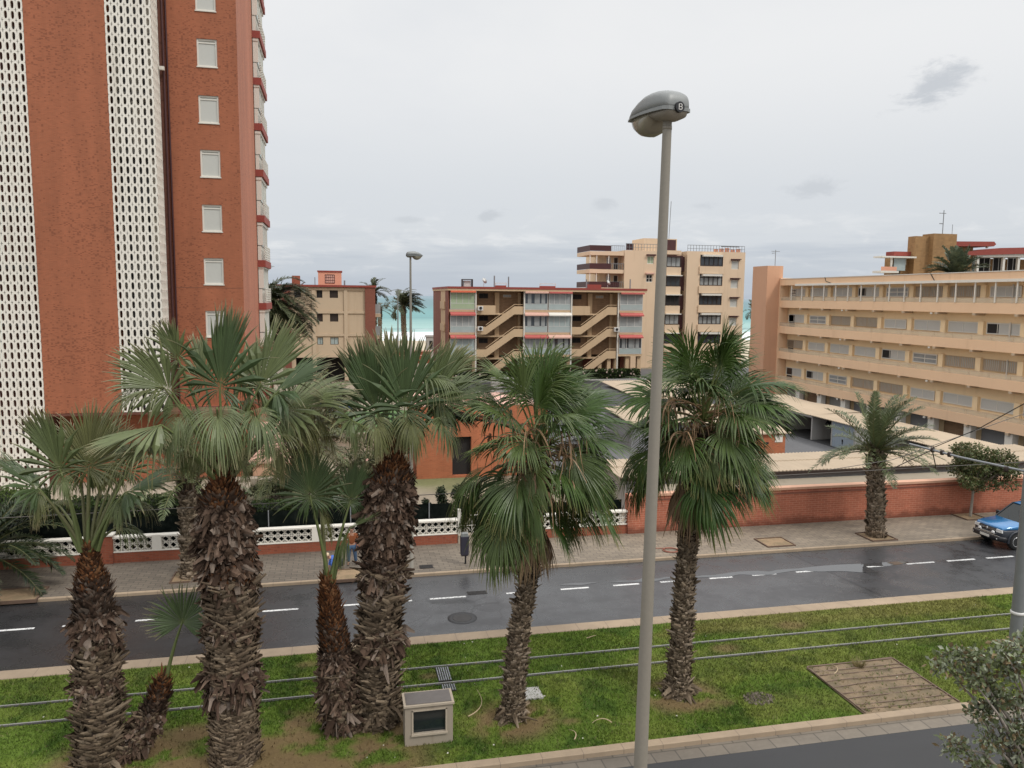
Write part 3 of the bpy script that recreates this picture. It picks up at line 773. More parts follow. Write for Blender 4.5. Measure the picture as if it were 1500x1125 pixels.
part_box('chimney', rf, 'redroof', 33.3, 35.2, 103, 104, 12.02, 12.55)
g = MB(); g.box(15.7, 17.1, 101, 102, 12.9, 13.0); g.box(15.7, 15.8, 101, 102, 12.02, 12.9); g.box(17.0, 17.1, 101, 102, 12.02, 12.9); fb = g.build('unit_housing', M['darkbrown'], rf)
part_box('fan_unit', fb, 'alu', 15.95, 16.85, 101.3, 101.9, 12.02, 12.8)
g = MB()
for x, h in ((20.0, 1.5), (21.9, 1.4), (32.6, 1.2), (38.8, 1.3)): g.tube([(x, 101.5, 12.), (x, 101.5, 12. + h)], .09, 6)
g.build('flue', M['steel'], rf)
g = MB()
for x0, x1 in ((20.2, 21.6), (26.2, 28.3)):
    g.box(x0, x1, 101.5, 102, 12.0, 12.25, 1); g.box(x0 - .1, x1 + .1, 101.6, 101.66, 12.5, 12.58)
    for x in (x0, x1): g.box(x - .04, x + .04, 101.6, 101.66, 12.2, 12.5)
g.build('skylight', [M['alu'], M['redroof']], rf)
def dish(par, x, y, z, r=.4):
    g = MB(); g.tube([(x, y, z), (x, y, z + .5)], .03, 5)
    c = Vector((x, y - .1, z + .75)); nrm = Vector((.5, -.7, .4)).normalized(); u = nrm.cross(Vector((0, 0, 1))).normalized(); v = u.cross(nrm)
    rings = [[c + nrm * (rr * rr * .35 / r) + (u * math.cos(a) + v * math.sin(a)) * rr for a in [2 * PI * q / 14 for q in range(14)]] for rr in (.02, r * .5, r)]
    g.loft(rings, 0, True, True); g.build('satellite_dish', M['alu'], par)
dish(rf, 18.6, 101.5, 12.02); dish(rf, 35.6, 101.5, 12.02, .35)
# glazed balconies
bays = [(14.0, 17.2, 4), (23.75, 26.85, 4), (26.98, 30.05, 4), (36.85, 40.1, 3)]
aw = [['orange_awning', 'red_awning', 'red_awning'], ['pale_awning', 'pale_awning', 'red_awning'], ['red_awning', 'white', 'pale_awning'], ['red_awning', 'red_awning', 'red_awning']]
pn = [['curtain_green', 'curtain', 'balc_glass'], ['glass', 'glass', 'curtain'], ['curtain', 'balc_glass', 'glass'], ['curtain', 'curtain', 'glass']]
for bi, (x0, x1, mu) in enumerate(bays):
    for fl in range(3):
        z0 = 9.10 - 2.93 * fl; z1 = z0 + 2.2
        f = window(st, fr, x0, x1, z0, z1, -.05, 'blind' if pn[bi][fl] != 'glass' else 'glass', 'alu', .07, mu, (.36,), pane=pn[bi][fl], name='glazed_balcony', proud=.06)
        g = MB(); fr.box(g, x0 + .08, x1 - .08, z0 + .08, z0 + .75, -.02, .02); g.build('lower_panel', M['balc_glass' if pn[bi][fl] != 'curtain_green' else 'curtain_green'], f)
        if pn[bi][fl] == 'glass':
            g = MB()
            for q in range(3):
                xx = x0 + .15 + (x1 - x0) * (.08 + .3 * q); fr.box(g, xx, xx + .5 + .2 * (q % 2), z0 + .8, z1 - .1, -.03, -.028 + .045)
            g.build('curtain', M['curtain'], f)
        g = MB(); zt = z1 + .42
        n_ = 15
        fr.prism if False else None
        g.prism([(0, zt), (.55, zt - .30), (.55, zt - .46), (.5, zt - .46), (.5, zt - .33), (0, zt - .06)], lambda p, t: (t, 100 - p[0] - .02, p[1]), x0 - .03, x1 + .03, 0)
        g.build('awning', M[aw[bi][fl]], st)
for x in (17.3, 23.69, 30.1, 36.62):
    part_box('post', st, 'offwhite', x - .08, x + .08, 99.85, 100.1, .3, 11.5)
# stairs
def stair(xl):
    for fl in range(3):
        z = 5.9 - 2.93 * fl
        P_ = [(0.05, z), (1.3, z), (5.05, z + 2.62), (6.3, z + 2.62), (6.3, z + 3.65), (5.05, z + 3.65), (1.3, z + .98), (.05, z + .98)]
        if fl == 2: P_ = [(2.55, z + .9 - .1), (5.05, z + 2.62), (6.3, z + 2.62), (6.3, z + 3.65), (5.05, z + 3.65), (1.6, z + 1.15), (1.45, z + .3)]
        g = MB(); g.prism([(xl + p[0], p[1]) for p in P_], lambda p, t: (p[0], t, p[1]), 100.0, 100.16)
        sp = g.build('stair_flight', M['tan'], st)
        g = MB()
        for q in range(14):
            s0 = (1.3 + q * .27); zz = z + .15 + q * .19
            if fl == 2 and q < 5: continue
            g.box(xl + s0, xl + s0 + .30, 100.17, 101.3, zz - .1, zz + .1)
        g.box(xl + 5.0, xl + 6.3, 100.17, 101.9, z + 2.6, z + 2.75); g.build('steps', M['tan'], sp)
        g = MB(); o_ = .16
        a_p = [(xl + 1.3, z + .98 + .12), (xl + 5.05, z + 3.65 + .12), (xl + 6.3, z + 3.65 + .12)]
        if fl == 2: a_p[0] = (xl + 1.9, z + 1.5)
        g.tube([(p[0], 100.08, p[1] + .12) for p in a_p], .045, 6); g.build('handrail', M['tan'], sp)
    for fl in range(3):
        z = 8.45 - 2.93 * fl + .0
        g = MB()
        if fl == 0: g.box(xl + .05, xl + 2.55, 100.0, 100.16, z, z + 1.2)
        g.box(xl + .05, xl + 6.3, 100.9 if fl else 100.17, 101.9, z, z + .18); g.build('landing', M['tan'], st)
    g = MB()
    for fl in range(3):
        z = 8.63 - 2.93 * fl
        part_box('pier', st, 'tan', xl + 2.75, xl + 3.35, 101.6, 101.9, z, z + 2.7); part_box('pier', st, 'tan', xl + 5.9, xl + 6.25, 101.7, 101.9, z, z + 2.7)
    pass
    for fl in range(3):
        z = 8.63 - 2.93 * fl; f2 = Fr(101.9, '-y')
        window(st, f2, xl + .7, xl + 1.9, z + 1.9, z + 2.55, .01, 'glass', 'darkbrown', .06, 2, pane='dark', name='fanlight')
        if fl == 0: window(st, f2, xl + 3.9, xl + 5.0, z + 2.05, z + 2.45, .01, 'glass', 'tan', .05, 3, pane='curtain', name='fanlight')
stair(17.35); stair(30.15)
for x, z in ((17.5, 8.9), (17.5, 6.3), (36.0, 6.2)):
    g = MB(); g.bbox(x, x + .7, 99.55, 99.9, z + .1, z + .65, .03); ac = g.build('air_conditioner', M['alu'], st)
    g = MB(); g.tube([(x + .35, 99.54, z + .375), (x + .35, 99.56, z + .375)], .2, 14); g.build('fan_grille', M['black'], ac)
for x in (14.2, 15.6, 17.2, 23.6, 25.2, 27.0, 30.0, 34.3, 35.6, 36.6, 38.2, 39.9): part_box('column', st, 'tan', x - .25, x + .25, 100.3, 100.9, -.1, 2.95)
for x in (16.2, 24.4, 33.6, 35.0, 37.4, 39.0): part_box('entrance_door', st, 'brick_pil', x - .55, x + .55, 103.7, 103.95, -.1, 2.6)

# ================================================================== tall cream block
ta = thing('tall_apartment_block', 'tall pale cream apartment block with brown balcony rails and awning windows', 'building', (50, 122, 0))
SY = 115; fr = Fr(SY, '-y'); fL = Fr(114.4, '-y'); fR = Fr(113.8, '-y')
g = MB()
wl = [(46.4, 47.5, 16.0, 17.2), (46.3, 47.35, 13.2, 14.4)]
fL.holewall(g, 42.7, 49.3, 0, 18.0, wl, .2)
g.box(42.71, 49.28, 114.7, 126, 0, 17.99)
g.box(49.3, 52.6, 115.6, 126, 0, 18.0)
g.box(49.5, 51.8, 114.0, 115.6, 17.5, 18.1)
wr = [(54.9, 58.75, z - 1.75, z) for z in (17.55, 14.55, 11.55, 8.55, 5.55)] + [(60.2, 61.45, z - 1.3, z) for z in (16.7, 13.75, 10.8, 7.85, 4.9)]
fR.holewall(g, 52.7, 62.5, 0, 18.05, wr, .25)
g.box(52.71, 62.49, 114.2, 126, 0, 18.04)
g.box(40.3, 42.71, 116.5, 126, 0, 17.9)
g.build('wall', M['cream_tall'], ta)
for i, (u0, u1, v0, v1) in enumerate(wl):
    window(ta, fL, u0, u1, v0, v1, -.15, 'shutter' if i == 0 else 'glass', 'offwhite', .1, 2, (.5,) if i else (), pane='curtain_green' if i == 0 else 'dark')
    g = MB(); fL.box(g, u0 - .15, u1 + .2, v1 + .05, v1 + .25, .01, .4); g.build('canopy', M['brown' if i == 0 else 'pale_awning'], ta)
for i, (u0, u1, v0, v1) in enumerate(wr):
    if i < 5:
        window(ta, fR, u0, u1, v0, v1, -.1, 'glass', 'darkbrown', .12, 5, (.72,), pane='curtain' if i % 2 else 'glass', name='wide_window', proud=.1)
        g = MB(); fR.box(g, u0 + .3, u1 - .3, v1 - .28, v1 + .02, .02, .55); g.build('awning', M['offwhite'], ta)
        g = MB(); fR.box(g, u0 - .15, u1 + .12, v0 - 1.15, v0 - .02, .01, .22); g.build('spandrel', M['cream_tall'], ta)
    else:
        window(ta, fR, u0, u1, v0, v1, -.15, 'shutter', 'offwhite', .08)
        g = MB()
        for q in range(6): fR.box(g, u0 - .1 + q * .25, u0 + q * .25, v1 + .05, v1 + .28, .01, .35 - .03 * (q % 2))
        fR.box(g, u0 - .15, u1 + .3, v1 + .22, v1 + .30, .01, .3); g.build('awning', M['brown'], ta)
fC = Fr(114.0, '-y')
for i in range(5):
    z = 15.3 - 2.95 * i
    g = MB(); g.box(49.45, 51.85, 114.0, 115.6, z - 1.0, z + .25); sp = g.build('enclosed_balcony', M['cream_tall'], ta)
    window(ta, fC, 49.5, 51.8, z + .3, z + 1.85, -.2, 'glass', 'darkbrown', .1, 3, pane=('curtain', 'glass', 'dark', 'curtain', 'glass')[i], name='balcony_window')
    g = MB(); fC.box(g, 49.4, 51.9, z + 1.85, z + 2.0, 0, .5); g.build('awning', M['offwhite' if i else 'brown'], ta)
    g = MB(); g.box(51.9, 52.65, 114.6, 114.75, z - .35, z + 1.9); g.build('louvre_panel', M['brown'], ta)
for i, z in enumerate((17.3, 14.6, 11.85)):
    g = MB(); g.box(37.2, 42.7, 114.5, 121, z - .12, z + .45); b_ = g.build('balcony', M['cream_tall'], ta)
    g = MB(); g.box(37.2, 37.32, 114.5, 121, z + .5, z + 1.35); g.box(37.32, 40.6 if i < 2 else 42.0, 114.5, 114.6, z + .5, z + 1.35); g.build('rail_panel', M['brown'], b_)
    g = MB()
    for x in np.arange(40.7, 42.7, .32): g.box(x, x + .05, 114.5, 114.55, z + .45, z + 1.35)
    g.box(40.6, 42.7, 114.5, 114.56, z + 1.3, z + 1.38); g.build('railing', M['steel'], b_)
    if i:
        f5 = Fr(116.5, '-y')
        for u in (40.55, 41.7): window(ta, f5, u, u + .75, z + .5, z + 2.4, .02, 'glass', 'offwhite', .08, 1, pane='darkbrown' if u > 41 else 'curtain', name='balcony_door')
g = MB()
for x in (37.25, 38.3, 40.2): g.box(x, x + .12, 114.6, 114.75, 11.5, 17.3)
g.build('balcony_post', M['offwhite'], ta)
g = MB()
for (x0, x1, y) in ((43, 49.4, 114.5), (52.8, 62.4, 113.95)):
    for x in np.arange(x0, x1 + .01, .48): g.box(x, x + .05, y, y + .05, 18.0, 19.0)
    g.box(x0, x1, y, y + .06, 18.95, 19.02); g.box(x0, x1, y, y + .06, 18.45, 18.5)
g.build('roof_railing', M['steel'], ta)
g = MB(); g.box(43.0, 44.2, 114.6, 114.7, 18.05, 19.05); g.build('rail_panel', M['brown'], ta)
ph = part_box('roof_room', ta, 'cream_tall', 46.4, 51.9, 116, 121, 18.0, 20.0)
part_box('louvre_panel', ph, 'brown', 49.9, 51.7, 115.9, 116, 18.2, 19.85)
g = MB(); g.tube([(51.4, 118, 20), (51.6, 118, 26.0)], .05, 5); g.tube([(50.3, 118, 20), (50.3, 118, 23.0)], .03, 5); g.build('antenna_mast', M['steel'], ph)
g = MB()
for q in range(5): g.box(57.6 + q * .95, 58.1 + q * .95, 114.3, 114.8, 18.05, 18.5 + .1 * (q % 3), 0)
g.box(58.6, 61.6, 114.3, 114.4, 18.85, 18.95, 1)
g.build('terrace_chairs', [M['pink'], M['darkbrown']], ta)

gz_m, k, b, o = new_mat('gauze_panel'); setb(k, b, (.70, .60, .45), .4)
tr_n = k.n('ShaderNodeBsdfTransparent'); mx_n = k.n('ShaderNodeMixShader'); mx_n.inputs[0].default_value = .38
k.L.new(tr_n.outputs[0], mx_n.inputs[1]); k.L.new(b.outputs[0], mx_n.inputs[2]); k.L.new(mx_n.outputs[0], gz_m.node_tree.nodes['Material Output'].inputs[0]); M['gauze'] = gz_m
# ================================================================== long gallery block
lg = thing('gallery_apartment_block', 'long peach apartment block with open access galleries on every floor', 'building', (53, 62, 0))
GX = 49.0; fr = Fr(GX, '-x'); fb = Fr(49.95, '-x'); Y0, Y1 = 42.0, 80.8
zt = [10.68, 7.79, 4.93, 1.80]
g = MB(); g.box(49.97, 58, Y0, Y1 - .1, 1.05, 13.0); g.box(50.37, 58, Y0, Y1 - .1, -3, 1.04); g.build('gallery_wall', M['yellow'], lg)
for i, z in enumerate(zt):
    g = MB(); g.box(GX, GX + .16, Y0, Y1, z - .80, z); g.box(GX + .16, 49.96, Y0, Y1, z - .80, z - .62)
    pr = g.build('parapet', M['peach'], lg)
    g = MB(); g.box(GX + .04, GX + .08, Y0, Y1, z + .36, z + .41)
    for y in np.arange(Y0 + 1, Y1, 2.0): g.box(GX + .04, GX + .08, y, y + .04, z, z + .36)
    g.build('handrail', M['cream'], pr)
    g = MB(); g.box(GX + .05, GX + .062, Y0, Y1, z + .01, z + .35); g.build('wire_glass', M['gauze'], pr)
    for y in np.arange(44.9, 80, 4.0):
        g = MB(); g.box(GX - .06, 49.9, y - .18, y + .10, z - .98, z - .801); g.build('beam_end', M['cream'], lg)
g = MB(); g.box(48.9, 58.3, Y0, Y1, 12.35, 13.05); rf = g.build('roof_fascia', M['peach'], lg)
part_box('roof_edge', rf, 'offwhite', 48.85, 58.4, Y0, Y1, 13.05, 13.12)
part_box('eaves_beam', rf, 'white', 48.82, 48.898, Y0, Y1 - 3, 12.28, 12.5)
for y in np.arange(43.0, 79.5, 1.98):
    part_box('gallery_post', lg, 'white', 48.93, 49.02, y - .05, y + .05, 10.70, 12.28)
fl_z = [z - .62 for z in zt]
k_ = 0
for i, z in enumerate(fl_z):
    for j, y in enumerate(np.arange(44.9, 80.0, 4.0)):
        g = MB(); g.box(49.72, 49.965, y - .26, y + .26, z, z + 2.05); g.build('pilaster', M['yellow'], lg)
        y0, y1 = y + .42, y + 3.58
        k_ += 1; q = (i * 5 + j * 3) % 7
        v0, v1 = z + 1.08, z + 1.98
        if i == 3: v0 += .02
        if q in (0, 4):
            window(lg, fb, y0, y1, v0, v1, .02, 'shutter', 'offwhite', .07, 2)
        elif q in (1,):
            f = window(lg, fb, y0, y1, v0, v1, .02, 'shutter', 'offwhite', .07, 3)
            g = MB(); fb.box(g, y0 + 2.0, y1 - .1, v0 + .1, v1 - .1, .03, .05); g.build('open_louvre', M['dark'], f)
        elif q in (2, 6):
            f = window(lg, fb, y0, y1, v0, v1, .02, 'glass', 'cream', .05, 2, pane='shutter', name='barred_window')
            g = MB()
            for u in np.arange(y0 + .1, y1, .19): fb.box(g, u, u + .05, v0, v1, .07, .1)
            g.build('bars', M['cream'], f)
        else:
            window(lg, fb, y0 + .15, y1 - .1, v0, v1 - .05, .02, 'shutter', 'offwhite', .09, 2, (.5,) if q == 5 else (), pane='shutter' if q != 5 else 'curtain')
    g = MB(); fb.box(g, 79.3, 80.3, z + .05, z + 1.9, .02, .05); g.build('door', M['darkbrown'], lg)
g = MB()
for a_y in range(3):
    for b_z in range(4): fb.box(g, 79.3 + a_y * .35, 79.55 + a_y * .35, 11.0 + b_z * .27, 11.18 + b_z * .27, .05, .08)
g.build('vent_blocks', M['offwhite'], lg)
g = MB(); g.box(47.3, 49.25, 81.0, 84.2, -3, 14.55); pier = g.build('stair_tower', M['peach_pier'], lg)
part_box('corner_band', lg, 'peach', 48.9, 50.4, 80.8, 81.0, -3, 13.2)
g = MB(); g.tube([(48.8, 82, 14.55), (48.8, 82, 16.4)], .04, 5); g.box(48.3, 49.3, 81.97, 82.03, 16.2, 16.26); g.box(48.5, 48.55, 81.7, 82.3, 16.0, 16.05); g.build('antenna', M['steel'], pier)
# ground floor under the galleries
for j, y in enumerate(np.arange(44.9, 80.5, 4.0)): part_box('ground_column', lg, 'white', 49.2, 49.75, y - .35, y + .35, -2.4, .995)
for j, y in enumerate(np.arange(44.9, 77, 4.0)):
    part_box('garage_door', lg, ('concd', 'concd', 'tan_dark', 'concd', 'conc', 'concd', 'conc', 'tan_dark', 'conc')[j % 9], 50.2, 50.36, y + .4, y + 3.6, -2.4, .9)
part_box('red_beam', lg, 'red_awning', 49.3, 49.5, 74.2, 79.8, -.6, -.42)
g = MB()
for y in (45.6, 53.6, 65.6, 73.6): g.tube([(49.7, y, -2), (49.7, y, 1), ], .05, 6)
for i, z in enumerate(fl_z[:3]):
    g.tube([(49.85, 50.2, z), (49.85, 50.2, z + 2.05)], .06, 6)
g.build('drain_pipe', M['offwhite'], lg)
g = MB()
for i, z in enumerate(zt):
    for y in (45.6, 57.4, 69.5): g.bbox(48.9, 49.0, y - .1, y + .1, z - .98, z - .85, .01)
g.build('gallery_lamp', M['offwhite'], lg)
g = MB(); g.tube([(48.86, 72.5, 13.1), (48.86, 72.3, 12.7), (48.86, 70.9, 12.36)], .03, 5); g.build('cable', M['black'], rf)
g = MB(); g.tube([(48.86, 57.7, 13.1), (48.86, 57.2, 12.5)], .03, 5); g.build('cable', M['black'], rf)

# ================================================================== brown brick building behind it
bb = thing('brown_apartment_building', 'yellow brown brick building with red roof edges rising behind the peach block', 'building', (71, 84, 0))
g = MB()
g.box(64.6, 66.5, 79.0, 80.2, 0, 18.15); g.box(66.5, 69.6, 78.4, 80.2, 0, 18.45); g.box(69.6, 72.9, 79.5, 81, 0, 17.1); g.box(62.3, 64.6, 79.9, 81, 0, 15.9)
g.box(72, 96, 82.3, 90, 0, 16.0)
g.build('wall', M['brick_yellow'], bb)
g = MB(); g.prism([(69.6, 17.1), (74.9, 17.2), (75.2, 17.45), (74.9, 17.75), (69.6, 17.65)], lambda p, t: (p[0], t, p[1]), 78.6, 81.5); g.box(62.4, 64.6, 79.6, 81, 15.9, 16.4)
g.prism([(71.5, 16.1), (97, 17.2), (97, 17.9), (76, 17.05), (71.5, 16.55)], lambda p, t: (p[0], t, p[1]), 78.8, 82.2)
g.build('roof_edge', M['redroof'], bb)
g = MB(); g.box(60.0, 64.5, 78.5, 80, 15.62, 15.8); g.box(60.0, 62.3, 78.5, 80, 13.9, 14.15); g.prism([(73, 15.9), (97, 16.7), (97, 17.1), (73, 16.25)], lambda p, t: (p[0], t, p[1]), 79, 82.2)
for x in (73.3, 76.9, 79.0): g.box(x, x + .3, 79.2, 79.5, 13.5, 16.3)
for x in (61.4,): g.box(x, x + .15, 78.7, 78.9, 14.1, 15.65)
g.box(74.3, 74.5, 79, 79.2, 17, 17.2)
g.build('terrace_slab', M['offwhite'], bb)
f6 = Fr(82.3, '-y')
for u in (74.2, 76.3, 78.4, 80.5): window(bb, f6, u, u + 1.7, 14.4, 16.2, .02, 'glass', 'alu', .09, 2, pane='curtain' if u < 76 else 'dark')
part_box('terrace_rail', bb, 'pink', 60, 62, 78.5, 78.56, 14.15, 14.6)
part_box('glass_screen', bb, 'balc_glass', 62.0, 63.5, 79.0, 79.05, 14.2, 15.6)
part_box('wall_box', bb, 'offwhite', 63.5, 64.2, 79.75, 79.9, 14.9, 15.6)
part_box('door', bb, 'dark', 62.4, 63.5, 79.8, 79.89, 13.9, 14.9)
g = MB(); g.tube([(69, 80, 18.4), (69, 80, 21.3)], .05, 5); g.box(68.4, 69.3, 79.97, 80.03, 20.9, 20.97); g.box(68.5, 69.0, 79.97, 80.03, 19.7, 19.8); g.tube([(70.3, 80, 17.7), (70.3, 80, 19.7)], .03, 5); g.build('antenna', M['steel'], bb)
def corr_roof(name, par, along, a0, a1, b0, z0, b1, z1, pitch=.2, amp=.03, mat='corr', sag=0.):
    """ridged sheet; along = 'x' or 'y' is the long direction a, slopes from (b0,z0) to (b1,z1)"""
    g = MB(); n = int((a1 - a0) / pitch * 4); nb = 5; vs = []; fs = []
    for j in range(nb + 1):
        t = j / nb; b = b0 + (b1 - b0) * t; z = z0 + (z1 - z0) * t
        for i in range(n + 1):
            a = a0 + (a1 - a0) * i / n; zz = z + amp * math.sin(i * PI / 2) + sag * (vn(np.array([a * .25]), np.array([b * .3]))[0] - .5)
            vs.append((a, b, zz) if along == 'x' else (b, a, zz))
    for j in range(nb):
        for i in range(n): fs.append((j * (n + 1) + i, j * (n + 1) + i + 1, (j + 1) * (n + 1) + i + 1, (j + 1) * (n + 1) + i))
    m_ = len(vs); vs += [(x, y, z - .05) for x, y, z in vs]; fs += [tuple(m_ + q for q in f) for f in fs]
    for i in range(n): fs.append((i, i + 1, m_ + i + 1, m_ + i))
    g.add(vs, fs, 0, False); return g.build(name, M[mat], par)

# ---------------------------------------------------------------- long shed behind the red wall
t = thing('long_shed', 'long low shed with beige corrugated roof behind the red brick wall', 'shed', (27, 39, 0))
g = MB(); g.box(14.2, 41, 37.0, 40.5, 0, 1.68); g.build('wall', M['conc'], t)
rf = corr_roof('roof', t, 'x', 13.8, 41.5, 36.75, 1.78, 39.0, 1.81, .22, .022, sag=.04)
corr_roof('roof', t, 'x', 13.8, 41.5, 38.95, 1.85, 40.7, 1.88, .22, .022, sag=.04)
part_box('eaves_strip', t, 'darkbrown', 13.8, 41.5, 36.68, 36.76, 1.60, 1.74)  # dark brown strip along the front eave, at the gap below the roof
M['leanto'] = stucco('weathered_sheet', (.25, .21, .155), .14, .25)
t = thing('lean_to_roof', 'narrow grey roofed lean-to between red wall and long shed', 'shed', (27, 35.5, 0))
g = MB(); g.box(14.4, 41, 34.0, 36.3, 0, .75); g.build('wall', M['conc'], t)
g = MB(); g.prism([(33.9, .80), (36.65, 1.30), (36.65, 1.36), (33.9, .86)], lambda p, q: (q, p[0], p[1]), 14.3, 41); g.build('roof', M['leanto'], t)

# ---------------------------------------------------------------- row of open garages in front of the gallery block
t = thing('garage_row', 'row of grey garages with beige sheet roof, two bays open', 'garage', (40.5, 56, -.7))
gz_ = -.74
g = MB(); g.box(42.1, 42.25, 40, 68, gz_, 1.36)
for y in (40.1, 44.0, 47.2, 49.6, 51.6, 54.4, 57.1, 62.0, 64.5, 67.9): g.box(38.0, 42.1, y - .07, y + .07, gz_, 1.36)
g.box(37.9, 42.6, 40, 68, gz_ - .1, gz_ + .045, 1)
g.build('partition_wall', [M['conc'], M['asphalt2']], t)
corr_roof('roof', t, 'y', 39.6, 57.0, 37.75, 1.40, 42.3, 1.46, .2, .022)
corr_roof('roof', t, 'y', 56.9, 68.3, 37.7, 1.44, 42.3, 1.52, .2, .022, sag=.22)
for y0, y1, m in ((62.08, 64.4, 'concd'), (64.6, 67.8, 'concd'), (51.68, 54.33, 'door_grey'), (49.68, 51.52, 'alu'), (44.1, 47.1, 'dark'), (47.3, 49.5, 'alu'), (40.2, 43.9, 'door_grey')):
    if m == 'dark': continue
    f = part_box('garage_door', t, m, 38.02, 38.07, y0, y1, gz_ + .05, 1.3)
    g = MB()
    for q in np.arange(y0 + .2, y1, .3): g.box(38.005, 38.02, q, q + .05, gz_ + .1, 1.25)
    g.build('door_rib', M[m], f)
g = MB(); g.box(38.0, 38.08, 57.15, 61.95, 1.12, 1.3); g.build('lintel', M['alu'], t)
# spray painted scrawl on the wall of the open bay: scribbled loops and a short word
def scrawl(par, x, pts, r=.03):
    g = MB()
    for line in pts: g.tube([(x, y, z) for y, z in line], r, 5)
    return g.build('graffiti', M['black'], par)
lp = []
for (cy, cz, r) in ((57.0, 0, 0),):
    pass
def ring(cx, cz, r, ph=0, n=12, e=1.25): return [(cx + r * math.cos(ph + 2 * PI * q / n), cz + r * e * math.sin(ph + 2 * PI * q / n)) for q in range(n + 1)]
yW = 57.02
def scrawl_y(par, y, pts, r=.03):
    g = MB()
    for line in pts: g.tube([(x, y, z) for x, z in line], r, 5)
    return g.build('graffiti', M['black'], par)
scrawl_y(t, yW - .02, [ring(39.6, .85, .2), ring(40.05, .95, .18), ring(39.85, .65, .22), ring(40.3, .75, .18), ring(39.4, .6, .16), ring(40.15, .5, .18), ring(39.75, .42, .16), [(40.0, .45), (39.8, .1), (39.75, -.15)], [(39.4, .9), (39.25, .6), (39.5, .35), (40.4, .5)]], .05)
scrawl_y(t, yW - .02, [[(40.6, -.05), (40.5, -.25), (40.6, -.5)], [(40.9, -.3), (40.9, -.1), (41.05, -.3), (41.2, -.1), (41.2, -.3)], ring(41.45, -.22, .09), [(41.65, -.3), (41.65, -.12), (41.85, -.14)], [(41.95, -.3), (42.0, -.1), (42.15, -.28)]], .035)
g = MB(); g.tube([(37.99, 53.0, .05), (37.99, 53.0, -.1)], .06, 6); g.tube([(37.99, 53.0, -.1), (37.99, 53.0, -.3)], .03, 5); g.build('lock_plate', M['black'], t)

# ---------------------------------------------------------------- beige roofed sheds in the yard
for nm, lab, y0, y1, x0, x1, z0, z1 in (('yard_shed', 'beige roofed yard shed between the fan palms, nearer the street', 51.5, 57.5, 20, 29.5, 2.0, 2.4),
                                    ('yard_shed', 'beige roofed yard shed between the fan palms, nearer the beach road', 65, 76, 26, 36.5, 1.9, 2.35)):
    t = thing(nm, lab, 'shed', ((x0 + x1) / 2, (y0 + y1) / 2, -.3), 'sheds in the parking yard')
    g = MB(); g.box(x0 + .2, x1 - .2, y0 + .3, y1, -.9, z0 - .08); g.build('wall', M['concd'], t)
    corr_roof('roof', t, 'x', x0, x1, y0, z0, y1, z1, .25, .025)
t = thing('brick_hut', 'small red brick hut with beige roof and white plate on its wall', 'hut', (26.7, 47.5, 0))
g = MB(); g.box(24.3, 28.72, 46.0, 49.0, -.3, 2.0); g.build('wall', M['brick_kiosk'], t)
g = MB(); g.prism([(45.8, 2.02), (49.3, 2.55), (49.3, 2.62), (45.8, 2.10)], lambda p, q: (q, p[0], p[1]), 24.1, 29.0); g.build('roof', M['corr'], t)
part_box('plate', t, 'white', 27.95, 28.5, 45.96, 46.0, 1.45, 1.92); part_box('vent', t, 'dark', 27.2, 27.5, 45.97, 46.0, 1.35, 1.47)

# ---------------------------------------------------------------- brick kiosk building in the garden
t = thing('brick_pavilion', 'orange brick windowless pavilion with pale roof terrace beside the far lamp', 'building', (7, 49, 0))
g = MB(); fr = Fr(45.8, '-y'); fr.holewall(g, 4.42, 12.4, -.2, 4.3, [(6.55, 7.7, .1, 2.45)], .4); g.box(4.43, 12.39, 46.25, 52, -.2, 4.29)
g.add([(4.42, 45.8, -.2), (4.42, 52, -.2), (4.42, 52, 4.3), (4.42, 45.8, 4.3)], [(0, 1, 2, 3)]); g.build('wall', M['brick_kiosk'], t)
rf = part_box('roof', t, 'pale_awning', 4.4, 12.4, 45.78, 52, 4.302, 4.38)
g = MB(); g.box(7.6, 9.2, 47.5, 48.8, 4.385, 4.42); g.build('red_mat', M['red_awning'], rf)
g = MB(); g.tube([(4.6, 47.5, 4.9), (12.2, 47.5, 4.9)], .03, 5)
for x in (4.6, 7.2, 9.8, 12.2): g.tube([(x, 47.5, 4.38), (x, 47.5, 4.9)], .03, 5)
g.build('railing', M['steel'], rf)
part_box('door', t, 'dark', 6.5, 8.35, 46.1, 46.2, .0, 2.5)
t = thing('concrete_screen_wall', 'tall grey concrete wall behind the pavilion roof', 'wall', (13.5, 58.8, 0))
g = MB()
for i in range(5): g.bbox(11.4 + i * .92, 12.3 + i * .92, 58.6, 59.0, -.2, 4.6, .02)
g.build('panel', M['conc'], t)

# ---------------------------------------------------------------- low hut with peach roof, benches, wall, play things
t = thing('garden_hut', 'low brick hut with smooth peach sloping roof in the garden', 'hut', (-3.7, 49.5, 0))
g = MB(); g.box(-5.1, -2.2, 48.2, 52, 0, .75); g.build('wall', M['brick_kiosk'], t)
g = MB(); g.prism([(48.0, .78), (52.2, 2.5), (52.2, 2.62), (48.0, .9)], lambda p, q: (q, p[0], p[1]), -5.3, -2.0); g.build('roof', M['pale_awning'], t)
M['peachroof'] = stucco('peach_roof', (.66, .40, .27), .04, .06)
t.children[-1].data.materials[0] = M['peachroof']
for i, (x, l) in enumerate(((-5.0, 'white stone bench block nearest the tower'), (-4.1, 'white stone bench block in the middle of the row of three'), (-3.2, 'white stone bench block nearest the oleander bush'))):
    g = MB(); g.bbox(x - .42, x + .42, 45.4 - .1 * i, 45.9 - .1 * i, 0, .5 - .03 * i, .04); tag(g.build('stone_bench', M['stone']), l, 'bench', 'stone benches in the garden')
g = MB()
for i in range(9): g.bbox(-.6 + i * .62, -.02 + i * .62, 58.5, 58.9, -.05, .62 + .05 * (i % 3), .05)
